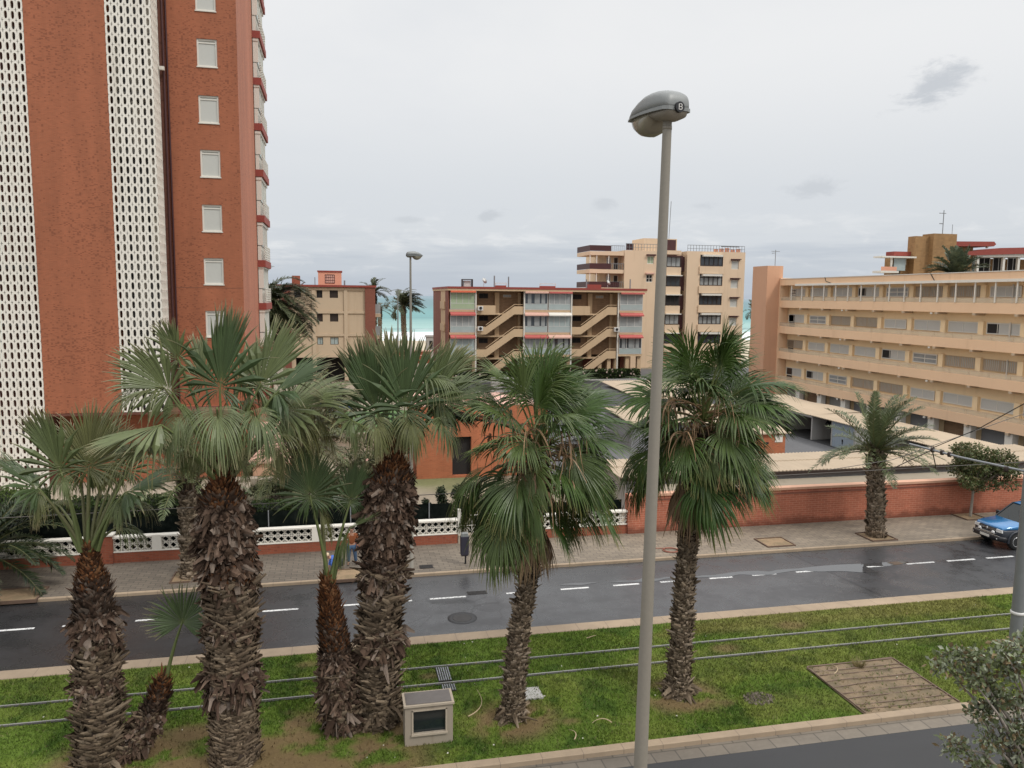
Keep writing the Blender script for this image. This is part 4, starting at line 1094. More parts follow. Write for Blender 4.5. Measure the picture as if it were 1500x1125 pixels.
tag(g.build('stone_wall', M['stone']), 'low stone wall in front of the green playground', 'wall')
g = MB(); g.box(-6, 8, 60.5, 74, -.05, .02)
pm, k, b, o = new_mat('playground_turf'); n = k.noise(o, .8, 5, .6); setb(k, b, k.mix(n, (.06, .125, .035), (.09, .165, .05)), .95)
structure(g.build('playground_turf', pm))
M['blue'] = plain('blue_plastic', (.03, .11, .42), .35); M['ylw'] = plain('yellow_plastic', (.75, .33, .02), .4); M['grn'] = plain('green_plastic', (.04, .2, .05), .4)
t = thing('play_tower', 'blue roofed playground tower with yellow panel', 'playground toy', (-.2, 62.5, 0))
g = MB(); g.prism([(-1.1, 2.0), (.9, 2.0), (.3, 2.55), (-.5, 2.55)], lambda p, q: (p[0] + .3, q, p[1]), 62, 63.2); g.build('roof', M['blue'], t)
part_box('panel', t, 'ylw', -.9, .1, 61.9, 62.0, .5, 1.25); g = MB()
for x in (-1, .85): g.box(x, x + .12, 62, 62.12, 0, 2.0); g.box(x, x + .12, 63.1, 63.22, 0, 2.0)
g.build('post', M['grn'], t); part_box('platform', t, 'grn', -.9, .9, 62.1, 63.1, 1.2, 1.3)
t = thing('play_slide', 'blue playground slide standing behind the fan palm crown', 'playground toy', (-1.6, 70, 0))
g = MB(); g.prism([(-2.6, 2.6), (-2.2, 2.6), (-.4, .5), (-.4, .3), (-.8, .3)], lambda p, q: (p[0], q, p[1]), 69.7, 70.3); g.build('chute', M['blue'], t)
g = MB(); g.box(-2.7, -2.6, 69.7, 69.8, 0, 3); g.box(-2.7, -2.6, 70.2, 70.3, 0, 3); g.build('ladder', M['grn'], t)

# ---------------------------------------------------------------- beach road, hedge, seafront bits
structure((lambda g: (g.box(14, 70, 86, 97.2, -.3, .02), g.build('beach_road', M['asphalt2']))[1])(MB()))
structure((lambda g: (g.box(14, 70, 97.2, 97.6, -.3, .16), g.box(14, 70, 85.7, 86, -.3, .14), g.build('beach_road_kerb', M['conc']))[2])(MB()))
t = thing('seafront_wall', 'low red brick seafront wall with pale bands between the apartment blocks', 'wall', (9, 130, 0))
g = MB(); g.box(4.8, 15, 130, 130.5, -.8, 1.6); g.build('brick_course', M['brick_base'], t)
g = MB(); g.box(4.7, 15.1, 129.93, 130.6, 1.6, 1.8); g.box(4.8, 15, 129.97, 130, .9, 1.05); g.build('band', M['pale_awning'], t)
t = thing('beach_pillar', 'squat grey stone pillar on the seafront beside the beach', 'pillar', (15.6, 138, 0))
g = MB(); g.bbox(15.0, 16.6, 137, 138.5, -1, 3.6, .1); g.bbox(14.9, 16.7, 136.9, 138.6, 3.6, 3.95, .05); g.build('shaft', M['conc'], t); part_box('opening', t, 'dark', 15.5, 16.1, 136.97, 137.02, 1.6, 3.0)
t = thing('seafront_lamp', 'thin two armed lamp post on the seafront beside the windblown palm', 'street lamp', (10.3, 140, -.5))
g = MB(); g.tube([(10.3, 140, -1), (10.3, 140, 11.9)], [.14, .09], 8); g.build('pole', M['polesteel'], t)
g = MB(); g.tube([(9.0, 140, 11.6), (10.3, 140, 11.9), (11.6, 140, 11.6)], .05, 6); g.build('arm', M['polesteel'], t)
for x in (8.9, 11.7):
    g = MB(); g.bbox(x - .35, x + .35, 139.8, 140.2, 11.45, 11.62, .05); g.build('lamp_head', M['lamphead'], t)
g = MB(); g.bbox(18.0, 18.35, 139.9, 140.1, -1, 5.6, .05); tag(g.build('beach_post', M['darkbrown']), 'short dark post on the beach left of the stair block', 'post')

# ---------------------------------------------------------------- red boundary wall
t = thing('boundary_wall', 'long red brick boundary wall with pale coping along the pavement', 'wall', (24, 34, 0))
g = MB(); g.box(13.6, 60, 32.9, 33.2, -.1, 1.80); g.build('brickwork', M['brick_wall'], t)
g = MB(); g.box(13.6, 60, 32.84, 33.26, 1.80, 1.91); g.build('coping', M['pale_awning'], t); t.children[-1].data.materials[0] = plain('salmon_coping', (.58, .33, .22), .8, 0, .2, 2)
g = MB(); g.box(13.6, 60, 32.87, 32.899, 1.60, 1.66); g.build('string_course', M['brick_pil'], t)
g = MB(); g.box(12.74, 13.6, 32.8, 33.25, -.1, 1.90); g.build('end_pier', M['brick_wall'], t)

# ---------------------------------------------------------------- balustrade wall with white screen blocks
t = thing('screen_block_wall', 'low red brick wall topped with white openwork screen blocks', 'wall', (0, 33., 0))
g = MB(); g.box(-20, 4.95, 32.9, 33.15, -.1, .53); g.box(8.0, 12.74, 32.9, 33.15, -.1, .53); g.build('brick_base', M['brick_base'], t)
def screen(x0, x1):
    g = MB(); n = max(1, round((x1 - x0) / .285)); cw = (x1 - x0) / n; ch = .2675
    g.box(x0, x1, 32.88, 33.17, .532, .57); g.box(x0, x1, 32.86, 33.19, 1.105, 1.175)
    for r in range(2):
        z0 = .57 + r * ch
        g.box(x0, x1, 32.95, 33.1, z0 - .010, z0 + .012) if r else None
        for c in range(n):
            a = x0 + c * cw
            g.box(a - .011, a + .011, 32.95, 33.1, z0 + .014, z0 + ch - .012)
            cx, cz = a + cw / 2, z0 + ch / 2; h_ = .0125
            for sx, sz in ((1, 1), (1, -1), (-1, 1), (-1, -1)):
                p0 = (cx + sx * cw * .5, cz); p1 = (cx, cz + sz * ch * .5)
                dx, dz = p1[0] - p0[0], p1[1] - p0[1]; L = math.hypot(dx, dz); nx, nz = -dz / L * h_, dx / L * h_
                g.prism([(p0[0] - nx, p0[1] - nz), (p1[0] - nx, p1[1] - nz), (p1[0] + nx, p1[1] + nz), (p0[0] + nx, p0[1] + nz)], lambda p, q: (p[0], q, p[1]), 32.97, 33.08)
            # corner petals
            for sx in (1, -1):
                for sz in (1, -1):
                    g.prism([(cx + sx * cw * .5, cz + sz * ch * .5), (cx + sx * cw * .5, cz + sz * ch * .40), (cx + sx * cw * .22, cz + sz * ch * .22), (cx + sx * cw * .40, cz + sz * ch * .5)], lambda p, q: (p[0], q, p[1]), 32.98, 33.07) if False else None
    return g.build('screen_panel', M['white'], t)
px = [-20, -17.0, -13.5, -9.62]
for a, b_ in ((-20, -16.85), (-16.5, -13.0), (-12.65, -9.33), (-8.84, -7.41), (-7.05, -4.5), (-4.2, -1.2), (-.9, 2.2), (2.5, 4.95), (8.0, 10.9), (11.25, 12.74)): screen(a, b_)
for x0, x1 in ((-16.85, -16.5), (-13.0, -12.65), (-7.41, -7.05), (-4.5, -4.2), (-1.2, -.9), (2.2, 2.5), (10.9, 11.25)):
    part_box('pier', t, 'white', x0, x1, 32.89, 33.16, .532, 1.18)
g = MB(); g.box(-9.33, -8.84, 32.82, 33.2, -.1, 1.24); pp = g.build('brick_pier', M['brick_base'], t); part_box('cap', pp, 'white', -9.37, -8.80, 32.78, 33.24, 1.24, 1.30)
t = thing('garden_gate', 'white wrought iron gate behind the skirted palm', 'gate', (6.6, 33., .1))
part_box('sill', t, 'stone', 4.97, 7.98, 32.85, 33.2, -.1, .46)
g = MB()
for x in np.arange(5.1, 7.95, .24): g.tube([(x, 33., .36), (x, 33., 1.45)], .014, 5)
for z in (.42, .85, 1.3): g.tube([(5.0, 33., z), (7.95, 33., z)], .018, 5)
for q in range(8):
    c = 5.35 + q * .36
    g.tube([(c + .15 * math.cos(a) * (1 - a / 9), 32.98, .62 + .17 * math.sin(a) * (1 - a / 9)) for a in np.linspace(0, 7, 16)], .014, 5)
g.build('ironwork', M['offwhite'], t)
for x in (5.02, 7.92):
    g = MB(); g.box(x - .06, x + .06, 32.9, 33.08, .1, 1.6); g.build('gate_post', M['offwhite'], t)

# ---------------------------------------------------------------- dark shade netting with wires and posts
nm_, k, b, o = new_mat('shade_netting'); n = k.noise(o, 3, 5, .7); setb(k, b, k.mix(k.ramp(n, .4, .75), (.004, .006, .005), (.013, .017, .014)), 1., None, 0, .05)
for lab, x0, x1, zt_ in (('dark green shade netting on posts behind the white screen wall, left of the gate', -20, 4.9, 1.80), ('dark green shade netting on posts behind the white screen wall, right of the gate', 8.1, 12.7, 1.6)):
    t = thing('shade_net_fence', lab, 'fence', (x0, 33.35, 0), 'shade netting fences')
    V, F = grid(np.arange(x0, x1 + .01, .25), np.array([0, .3, .6, .9, 1.2, 1.0 * zt_]), lambda x, y: x * 0)
    V2 = np.stack([V[:, 0], 33.35 + .03 * np.sin(V[:, 0] * 2.3), V[:, 1]], 1); g = MB(); g.np(V2, F, None, 0, True); g.build('netting', nm_, t)
    for x in np.arange(x0 + .3, x1, 3.35):
        g = MB(); g.tube([(x, 33.3, 0), (x, 33.3, zt_ + .05)], .025, 6); g.build('post', M['steel'], t)

# ---------------------------------------------------------------- street lamps
def lamp(label, x, y, head_dir, H=12.2, zb=.11):
    t = thing('street_lamp', label, 'street lamp', (x, y, zb), 'cobra headed street lamps')
    g = MB(); g.lathe([(.12, zb), (.12, zb + .03), (.074, zb + .05), (.072, 3), (.058, 7), (.037, H - .1), (.036, H + .1)], x, y, 20); g.build('pole', M['polegrey'], t)
    g = MB(); g.lathe([(.0385, H - .05), (.0385, H - .02)], x, y, 16); g.build('collar', M['polegrey'], t)
    d = Vector((math.cos(head_dir), math.sin(head_dir), 0)); s = Vector((-d.y, d.x, 0)); base = Vector((x, y, H))
    def P(a, b, c): return base + (d * a + s * b + Vector((0, 0, c + .10 + a * .035))) * .83
    def sec(a, hw, ztop, zmid, zlow):
        return [P(a, -hw * math.copysign(abs(math.cos(q)) ** .55, math.cos(q)), zmid + (ztop - zmid) * math.sin(q) ** .6) for q in np.linspace(0, PI, 17)]
    up_s = [sec(-.175, .10, .08, .03, 0), sec(-.165, .125, .13, .025, 0), sec(-.14, .145, .165, .02, 0), sec(-.08, .158, .192, .02, 0), sec(.02, .167, .205, .02, 0), sec(.12, .171, .206, .018, 0), sec(.22, .17, .196, .015, 0), sec(.33, .162, .16, .012, 0), sec(.44, .145, .11, .01, 0), sec(.52, .115, .06, .006, 0), sec(.56, .09, .025, .0, 0)]
    g = MB(); g.loft(up_s, 0, True); g.build('housing', M['lamphead'], t)
    def rim(a, hw, z0, z1): return [P(a, -hw, z0), P(a, -hw, z1), P(a, hw, z1), P(a, hw, z0)]
    g = MB(); g.loft([rim(-.18, .11, -.005, .03), rim(-.14, .16, -.005, .028), rim(.02, .18, -.005, .025), rim(.2, .182, -.005, .02), rim(.43, .16, -.008, .014), rim(.575, .095, -.01, .006)], 0, False); g.build('rim', M['lamphead'], t)
    g = MB(); lo = lambda a, hw, z: [P(a, -hw * math.copysign(abs(math.cos(q)) ** .8, math.cos(q)), -.006 + (z + .006) * math.sin(q) ** .8) for q in np.linspace(0, PI, 13)]
    g.loft([lo(-.17, .10, -.02), lo(-.12, .14, -.075), lo(.0, .15, -.085), lo(.12, .15, -.06)], 0, True); g.build('gear_cover', M['polegrey'], t)
    g = MB(); g.loft([lo(.11, .15, -.05), lo(.15, .153, -.12), lo(.22, .155, -.172), lo(.30, .15, -.19), lo(.38, .14, -.175), lo(.46, .12, -.13), lo(.55, .07, -.03)], 0, True); g.build('diffuser', M['lampglass'], t)
    # round number plate with a letter on the rear
    c = P(-.188, 0, .022); bk = -d
    g = MB(); rg = [[c + bk * (.014 if q else -.02) + s * .041 * math.cos(a) + Vector((0, 0, .041 * math.sin(a))) for a in [2 * PI * i / 18 for i in range(18)]] for q in (0, 1)]
    g.loft(rg, 0, False); pl_ = g.build('plate', M['black'], t)
    g = MB()
    def L(u, v): return c + bk * .0155 + s * (-u) * .042 + Vector((0, 0, v * .042))
    for line in ([(-.3, -.5), (-.3, .5), (.15, .5), (.32, .38), (.32, .15), (.15, .02), (-.3, .02)], [(.15, .02), (.36, -.12), (.36, -.38), (.15, -.5), (-.3, -.5)]):
        g.tube([L(*p) for p in line], .0042, 4)
    g.build('lettering', M['alu'], pl_)
    return t
lamp('near grey street lamp rising past the palms in front of the camera', 2.47, 6.1, math.radians(101)).rotation_euler = (0, .0118, 0)
lamp('far grey street lamp standing on the pavement by the brick pavilion', 2.68, 29.9, math.radians(15))

# ---------------------------------------------------------------- tram line
def rail(y):
    g = MB(); g.box(-120, 160, y - .022, y + .022, 0, LZ + .03); g.box(-120, 160, y - .085, y - .03, 0, LZ + .016, 1)
    return g.build('rail', [plain('rail_steel', (.25, .245, .23), .55, .2, .2, 3), M['iron']], tr)
tr = thing('tram_track', 'pair of tram rails set in the grass strip', 'track', (0, 21.2, LZ))
rail(20.70); rail(21.72)
t = thing('catenary_pole', 'grey steel tram catenary pole at the right edge with a slanting bracket arm', 'pole', (18.60, 17.7, 0))
g = MB(); g.tube([(18.60, 17.7, -.1), (18.60, 17.7, 8.6)], [.175, .13], 20); g.build('pole', M['polesteel'], t)
g = MB(); g.tube([(18.60, 17.7, 6.12), (18.22, 19.8, 6.13), (18.2, 21.9, 6.14)], .035, 8); arm = g.build('bracket_arm', M['steel'], t)
g = MB(); g.tube([(18.2, 20.9, 6.14), (18.75, 21.35, 5.55), (18.8, 21.4, 5.42)], .018, 6); g.tube([(18.2, 20.9, 6.14), (17.6, 21.35, 5.65), (17.0, 21.4, 5.38)], .015, 6); g.build('steady_arm', M['darkbrown'], arm)
g = MB(); g.tube([(18.60, 17.72, 8.2), (18.25, 19.2, 7.1), (18.2, 20.9, 6.2)], .014, 5); g.build('tie_rod', M['black'], arm)
for y in (18.1, 20.2, 20.5, 20.9):
    g = MB(); g.lathe([(.05, 6.06), (.065, 6.1), (.065, 6.17), (.05, 6.21)], 18.22, y, 10); g.build('insulator', M['darkbrown'], arm)
g = MB(); g.lathe([(.17, 2.05), (.19, 2.07), (.19, 2.12), (.17, 2.14)], 18.60, 17.7, 20); g.build('band', M['alu'], t)
g = MB()
g.tube([(x, 21.4, 5.19 + .0105 * (x + 7)) for x in np.linspace(-30, 45, 30)], .011, 5); wm = plain('copper_wire', (.10, .09, .08), .5, .4, .1)
tag(g.build('contact_wire', wm), 'tram contact wire running above the rails', 'cable')
g = MB(); g.tube([(14.9, 21.42, 5.5), (17.2, 21.42, 5.75), (22, 21.42, 7.1), (30, 21.42, 9.2)], .011, 5); tag(g.build('messenger_wire', wm), 'upper tram wire climbing to the right past the gallery block', 'cable')

# ---------------------------------------------------------------- things on the grass strip
t = thing('concrete_display_box', 'concrete plinth box with grey slab lid and dark glass panel on the grass', 'monument', (2.0, 18.4, LZ))
x0, x1, y0, y1 = 1.42, 2.57, 17.8, 18.36
g = MB(); fr = Fr(y0, '-y'); z1, z2 = 1.06, 1.09
fr.holewall(g, x0, x1, .02, z1, [(x0 + .2, x1 - .18, .38, .94)], .10)
g.add([(x0, y0, .02), (x0, y1, .02), (x0, y1, z2), (x0, y0, z1)], [(0, 1, 2, 3)]); g.add([(x1, y0, .02), (x1, y1, .02), (x1, y1, z2), (x1, y0, z1)], [(0, 1, 2, 3)])
g.add([(x0, y1, .02), (x1, y1, .02), (x1, y1, z2), (x0, y1, z2)], [(0, 1, 2, 3)])
g.build('plinth', stucco('weathered_concrete', (.29, .245, .19), .16, .4), t)
g = MB(); g.prism([(y0 - .04, z1), (y1 + .02, z2), (y1 + .02, z2 + .05), (y0 - .04, z1 + .05)], lambda p, q: (q, p[0], p[1]), x0 - .03, x1 + .03); ld = g.build('lid', M['stone'], t)
g = MB(); g.prism([(y0 + .01, z1 + .056), (y1 - .03, z2 + .052), (y1 - .03, z2 + .06), (y0 + .01, z1 + .065)], lambda p, q: (q, p[0], p[1]), x0 + .03, x1 - .03); g.build('slab', M['granite'], ld)
part_box('glass_panel', t, 'screenglass', x0 + .2, x1 - .18, y0 + .06, y0 + .095, .38, .94)
g = MB(); fr.box(g, x0 + .15, x1 - .13, .335, .378, -.02, .05); fr.box(g, x0 + .16, x0 + .198, .38, .97, -.01, .02); fr.box(g, x1 - .178, x1 - .14, .38, .97, -.01, .02); fr.box(g, x0 + .16, x1 - .14, .942, .975, -.01, .02); g.build('window_frame', M['stone'], t)
def plate(name, label, cat, x0, x1, y0, y1, z, mat, slots=0, along='x', rim=True):
    t = thing(name, label, cat, ((x0 + x1) / 2, (y0 + y1) / 2, z))
    g = MB(); g.box(x0, x1, y0, y1, z - .05, z + .006); g.build('cover', M[mat], t)
    if slots:
        g = MB()
        for i in range(slots):
            if along == 'y':
                a = x0 + (x1 - x0) * (i + .3) / slots; g.box(a, a + (x1 - x0) / slots * .45, y0 + .03, y1 - .03, z + .006, z + .02)
            else:
                a = y0 + (y1 - y0) * (i + .3) / slots; g.box(x0 + .03, x1 - .03, a, a + (y1 - y0) / slots * .45, z + .006, z + .02)
        g.build('grate_bars', M['steel'] if mat == 'dark' else M['iron'], t)
    return t
plate('track_drain', 'slotted steel drain grate lying across the tram rails', 'drain', 2.6, 2.98, 20.78, 21.62, LZ + .02, 'dark', 6, 'y')
plate('track_drain', 'short end of slotted drain grate below the tram rails', 'drain', 2.64, 3.02, 20.2, 20.60, LZ + .02, 'dark', 6, 'y')
plate('road_drain', 'rectangular iron drain grate in the road beside the lane line', 'drain', 4.45, 5.2, 27.18, 27.5, -.002, 'iron', 5, 'x')
plate('utility_cover', 'square grey utility cover in the grass beside the skirted palm', 'manhole cover', 4.75, 5.25, 19.35, 19.95, LZ + .03, 'conc')
plate('pavement_grate', 'brown square grate in the pavement beside the far street lamp', 'drain', 3.0, 3.55, 29.95, 30.35, .113, 'darkbrown', 6, 'x')
t = thing('manhole_cover', 'round manhole cover with cracked surround in the far road lane', 'manhole cover', (3.95, 25.2, 0))
g = MB(); g.lathe([(.5, -.05), (.5, .006), (.36, .007)], 3.95, 25.2, 28); g.build('surround', M['asphalt2'], t)
g = MB(); g.lathe([(.33, -.05), (.33, .012), (.3, .012), (.28, .009), (.15, .009), (.14, .012), (.02, .012)], 3.95, 25.2, 24); g.build('cover', M['iron'], t)
t = thing('stone_ring', 'round patch of grey chips set in the grass near the right palm', 'manhole cover', (10.95, 18.2, LZ))
g = MB()
for i in range(260):
    r = .42 * math.sqrt(random.random()); a = random.random() * 2 * PI; s_ = random.uniform(.012, .035)
    x, y = 10.95 + r * math.cos(a), 18.2 + r * .8 * math.sin(a); c = random.uniform(.05, .26)
    g.col = (c, c * .84, c * .68); zt_ = LZ + .03 + random.uniform(0, .04); an = random.random() * 3; ca, sa = math.cos(an) * s_ * 2.2, math.sin(an) * s_ * 2.2
    g.add([(x - ca, y - sa, LZ), (x + sa * .5, y - ca * .5, LZ), (x + ca, y + sa, LZ), (x - sa * .5, y + ca * .5, LZ), (x, y, zt_)], [(0, 1, 4), (1, 2, 4), (2, 3, 4), (3, 0, 4)])
g.build('chips', M['bark'], t, True)
M['bedsoil'] = soil((.215, .155, .095), (.135, .105, .062))
# bare planting bed with drip hoses
t = thing('planting_bed', 'bare earth planting bed crossed by brown drip hoses on the grass', 'flower bed', (14, 18, LZ))
V, F = grid(np.linspace(13.2, 16.15, 40), np.linspace(16.86, 19.5, 30), lambda x, y: LZ + .035 + .09 * (fbm(x * 3, y * 3) - .5))
# leading edge slants like the hoses
V[:, 0] += (V[:, 1] - 16.86) * .0; g = MB(); g.np(V, F, None, 0, True); g.build('soil', M['bedsoil'], t)
hm = plain('drip_hose', (.15, .10, .07), .6, 0, .25, 6)
for i in range(9):
    y = 17.02 + i * .31 + (.05, -.04, .02, -.06, .04, 0, .05, -.03, 0)[i]
    g = MB(); g.tube([(x, y + .04 * (x - 14.6) * (-1) ** i * .3 + .02 * math.sin(x * 2 + i), LZ + .058 + .01 * math.sin(x * 3 + i * 2)) for x in np.linspace(13.28, 16.1, 14)], .013, 6); g.build('drip_hose', hm, t)
g = MB(); g.tube([(16.12, 16.9, LZ + .05), (16.12, 19.5, LZ + .05)], .022, 6); g.tube([(13.25, 16.9, LZ + .06), (13.22, 19.45, LZ + .06)], .02, 6); g.tube([(13.22, 19.48, LZ + .07), (16.1, 19.5, LZ + .05)], .018, 6); g.build('feed_pipe', hm, t)
g = MB()
for i in range(240):
    a = random.random() * 2 * PI; l = random.uniform(.03, .10); x, y = random.uniform(13.3, 16.0), 16.95 + 2.5 * random.random() ** 1.6; g.col = random.choice(((.10, .13, .04), (.15, .14, .06), (.2, .16, .08)))
    for q in range(3): g.add([(x - .012, y, LZ + .03), (x + .012, y, LZ + .03), (x + math.cos(a + q * 2) * l * .8, y + math.sin(a + q * 2) * l * .8, LZ + .04 + l)], [(0, 1, 2)])
g.build('weeds', M['hedge'], t, True)['kind'] = 'stuff'
g = MB()
for i in range(160):
    a = random.random() * 2 * PI; l = random.uniform(.1, .3); r0 = random.uniform(0, .12); x, y = 14.75 + r0 * math.cos(a), 19.2 + r0 * math.sin(a)
    g.col = random.choice(((.20, .16, .07), (.13, .12, .05), (.25, .2, .1)))
    g.add([(x - .008, y, LZ + .05), (x + .008, y, LZ + .05), (x + math.cos(a) * l * .7, y + math.sin(a) * l * .7, LZ + .05 + l)], [(0, 1, 2)])
g.build('dry_tuft', M['hedge'], t, True)
for i, (x, y, a, l, lab) in enumerate(((3.1, 18.75, .3, 1.1, 'curved dry palm stalk on the grass at the foot of the skirted palm'), (6.6, 17.75, 2.1, .5, 'short pale dry palm stalk on the grass, in front of the gap between skirted palms'),
                                  (5.45, 17.2, .7, .45, 'thin dry palm stalk on the grass nearest the near kerb'), (7.5, 22.6, -.5, .4, 'pale bent twig on the grass by the far kerb'), (13.75, 18.95, .2, .6, 'pale twisted root lying on the bare planting bed'))):
    g = MB(); P_ = []
    for q in range(9):
        s_ = q / 8; P_.append((x + math.cos(a + .9 * s_) * l * s_, y + math.sin(a + .9 * s_) * l * s_, LZ + .06 + .05 * math.sin(PI * s_) + (.16 * s_ ** 4 if i == 0 else 0)))
    g.tube(P_, [.017 - .012 * q / 8 for q in range(9)], 6); tag(g.build('dry_stalk', plain('dry_stalk', (.42, .32, .20), .8, 0, .2, 8)), lab, 'debris', 'dry palm stalks on the ground')

# ---------------------------------------------------------------- pavement furniture
pits = [(18.7, 30.4, 1.35, 1.2, 'empty square tree pit in the pavement between the two palms'), (-11.2, 29.9, 1.6, 1.3, 'bare square tree pit at the left end of the pavement'), (.15, 29.8, 1.4, 1.2, 'sandy tree pit beside the crouching person'),
        (23.75, 30.3, 1.3, 1.25, 'tree pit around the feather palm on the pavement'), (-5.6, 30.7, 1.3, 1.2, 'tree pit around the feather palm behind the big trunk'), (30.6, 32.4, 1.2, 1.2, 'tree pit around the small round tree by the car')]
for x, y, wx, wy, lab in pits:
    t = thing('tree_pit', lab, 'tree pit', (x, y, .11), 'tree pits in the pavement')
    V, F = grid(np.linspace(x - wx / 2 + .05, x + wx / 2 - .05, 14), np.linspace(y - wy / 2 + .05, y + wy / 2 - .05, 14), lambda a, b: .118 + .03 * fbm(a * 4, b * 4)); g = MB(); g.np(V, F, None, 0, True); g.build('soil', M['soil'], t)
    g = MB()
    for a in ((x - wx / 2, x - wx / 2 + .05, y - wy / 2, y + wy / 2), (x + wx / 2 - .05, x + wx / 2, y - wy / 2, y + wy / 2), (x - wx / 2 + .05, x + wx / 2 - .05, y - wy / 2, y - wy / 2 + .05), (x - wx / 2 + .05, x + wx / 2 - .05, y + wy / 2 - .05, y + wy / 2)): g.box(*a, .05, .165)
    g.build('edging', plain('rusty_edging', (.12, .075, .05), .8, 0, .3, 5), t)
t = thing('litter_bin', 'slim black litter bin on a post by the garden gate', 'litter bin', (4.82, 30.2, .11))
g = MB(); g.tube([(4.86, 30.22, .1), (4.86, 30.22, 1.42)], .035, 10); g.build('post', M['black'], t)
g = MB()
def rr(z, w_, d_): return [(4.80 + sx * w_ + ox, 30.1 + sy * d_ + oy, z) for sx, sy, ox, oy in ((-1, -1, .03, 0), (1, -1, -.03, 0), (1, -1, 0, .03), (1, 1, 0, -.03), (1, 1, -.03, 0), (-1, 1, .03, 0), (-1, 1, 0, -.03), (-1, -1, 0, .03))]
g.loft([rr(.50, .13, .09), rr(.56, .16, .12), rr(1.26, .17, .13), rr(1.30, .165, .125)], 0, False); g.build('bin_body', plain('bin_grey', (.032, .03, .045), .5, 0, .15), t)
g = MB(); g.loft([rr(1.302, .15, .11), rr(1.42, .14, .10), rr(1.45, .09, .06)], 0, False); g.build('lid', M['lamphead'], t)
g = MB()
g.tube([(13.7 + .38 * math.cos(a) * (1 - a / 40), 30.2 + .3 * math.sin(a), .13 + .003 * a) for a in np.linspace(0, 13, 60)] + [(13.0, 30.6, .14), (12.6, 30.2, .13)], .018, 6); tag(g.build('coiled_hose', plain('red_hose', (.26, .09, .055), .6)), 'coil of reddish hose lying on the pavement by the lamp post', 'hose')
LEAVES={}
LEAVES['B']=((-2.57, 18.1, 6.88),[
 ((0.01, 0.0, 1.8), (0.29, -0.1, 1.8), 74, 0.1, 'c', 0),
 ((-0.79, -0.1, 2.48), (-0.28, -0.2, 0.86), 85, 0.3, 'c', 1),
 ((-0.93, -0.2, 1.8), (-0.97, -0.3, 0.91), 105, 0.32, 'c', 1),
 ((-0.67, -0.5, 1.58), (-0.4, -0.4, -0.98), 150, 0.9, 'u', 1),
 ((0.8, 0.1, 1.81), (0.81, 0.2, 1.51), 84, 0.22, 'c', 1),
 ((1.17, -0.2, 1.72), (1.13, -0.1, 0.85), 105, 0.4, 'u', 0),
 ((1.27, 0.4, 1.25), (1.55, 0.5, 0.85), 120, 0.45, 'u', 1),
 ((0.04, -0.7, 1.52), (0.21, -1.2, -0.29), 200, 1.0, 'u', 1),
 ((0.72, -0.6, 1.42), (0.55, -1.0, -0.15), 190, 1.0, 'u', 1),
 ((-1.05, -0.8, 1.2), (-1.3, -0.4, -0.32), 60, 0.22, 'u', 1),
 ((-1.21, -0.7, 1.16), (0.21, -0.3, -0.4), 150, 0.7, 'c', 1),
 ((1.57, 0.4, 1.1), (0.72, 0.3, -0.52), 170, 0.9, 'u', 2),
 ((0.39, 0.3, 1.25), (-0.06, 0.1, -0.88), 180, 0.9, 'u', 2),
 ((-0.61, 0.6, 1.26), (-0.41, 0.2, -0.76), 170, 0.9, 'u', 2),
 ((1.12, 0.2, 0.7), (0.25, 0.0, -0.8), 160, 0.9, 'u', 2),
 ((-0.39, 0.6, 1.92), (-0.22, 0.3, 1.03), 70, 0.18, 'c', 1),
 ((0.36, 0.7, 1.9), (0.6, 0.3, 0.92), 80, 0.3, 'c', 1),
 ((1.91, 0.8, 1.22), (0.7, 0.4, -0.74), 150, 0.9, 'u', 2),
 ((-0.4, 0.4, 0.71), (-0.46, 0.0, -0.76), 150, 0.9, 'u', 2),
 ((0.27, -0.3, 0.66), (0.46, -0.2, -0.58), 120, 0.9, 'u', 2),
])
LEAVES['A']=((-5.55, 18.7, 5.18),[
 ((-0.45, 0.0, 1.67), (-0.39, -0.1, 1.21), 74, 0.14, 'c', 1),
 ((0.07, 0.1, 1.66), (0.14, 0.1, 1.27), 120, 0.28, 'c', 2),
 ((0.05, 0.3, 1.64), (0.62, 0.3, 0.87), 120, 0.4, 'c', 1),
 ((0.86, 0.1, 1.59), (0.31, 0.0, 0.61), 60, 0.15, 'c', 1),
 ((0.87, -0.2, 1.2), (0.95, -0.2, 0.44), 100, 0.4, 'u', 0),
 ((-0.81, -0.2, 1.33), (-0.69, -0.1, 0.74), 62, 0.18, 'u', 0),
 ((-0.8, -0.3, 1.33), (-0.09, -0.2, -0.54), 120, 1.0, 'u', 2),
 ((0.8, -0.3, 1.13), (-0.0, -0.3, -0.49), 100, 1.0, 'u', 1),
 ((-0.38, -0.2, 1.68), (0.18, -0.3, -0.4), 110, 0.8, 'u', 1),
 ((-0.21, 0.5, 1.58), (-0.27, 0.2, 0.92), 100, 0.35, 'c', 2),
 ((0.29, 0.3, 1.45), (0.31, 0.2, 0.1), 150, 0.6, 'u', 2),
 ((1.19, 0.6, 2.31), (0.49, 0.2, -0.38), 120, 0.6, 'u', 2),
])
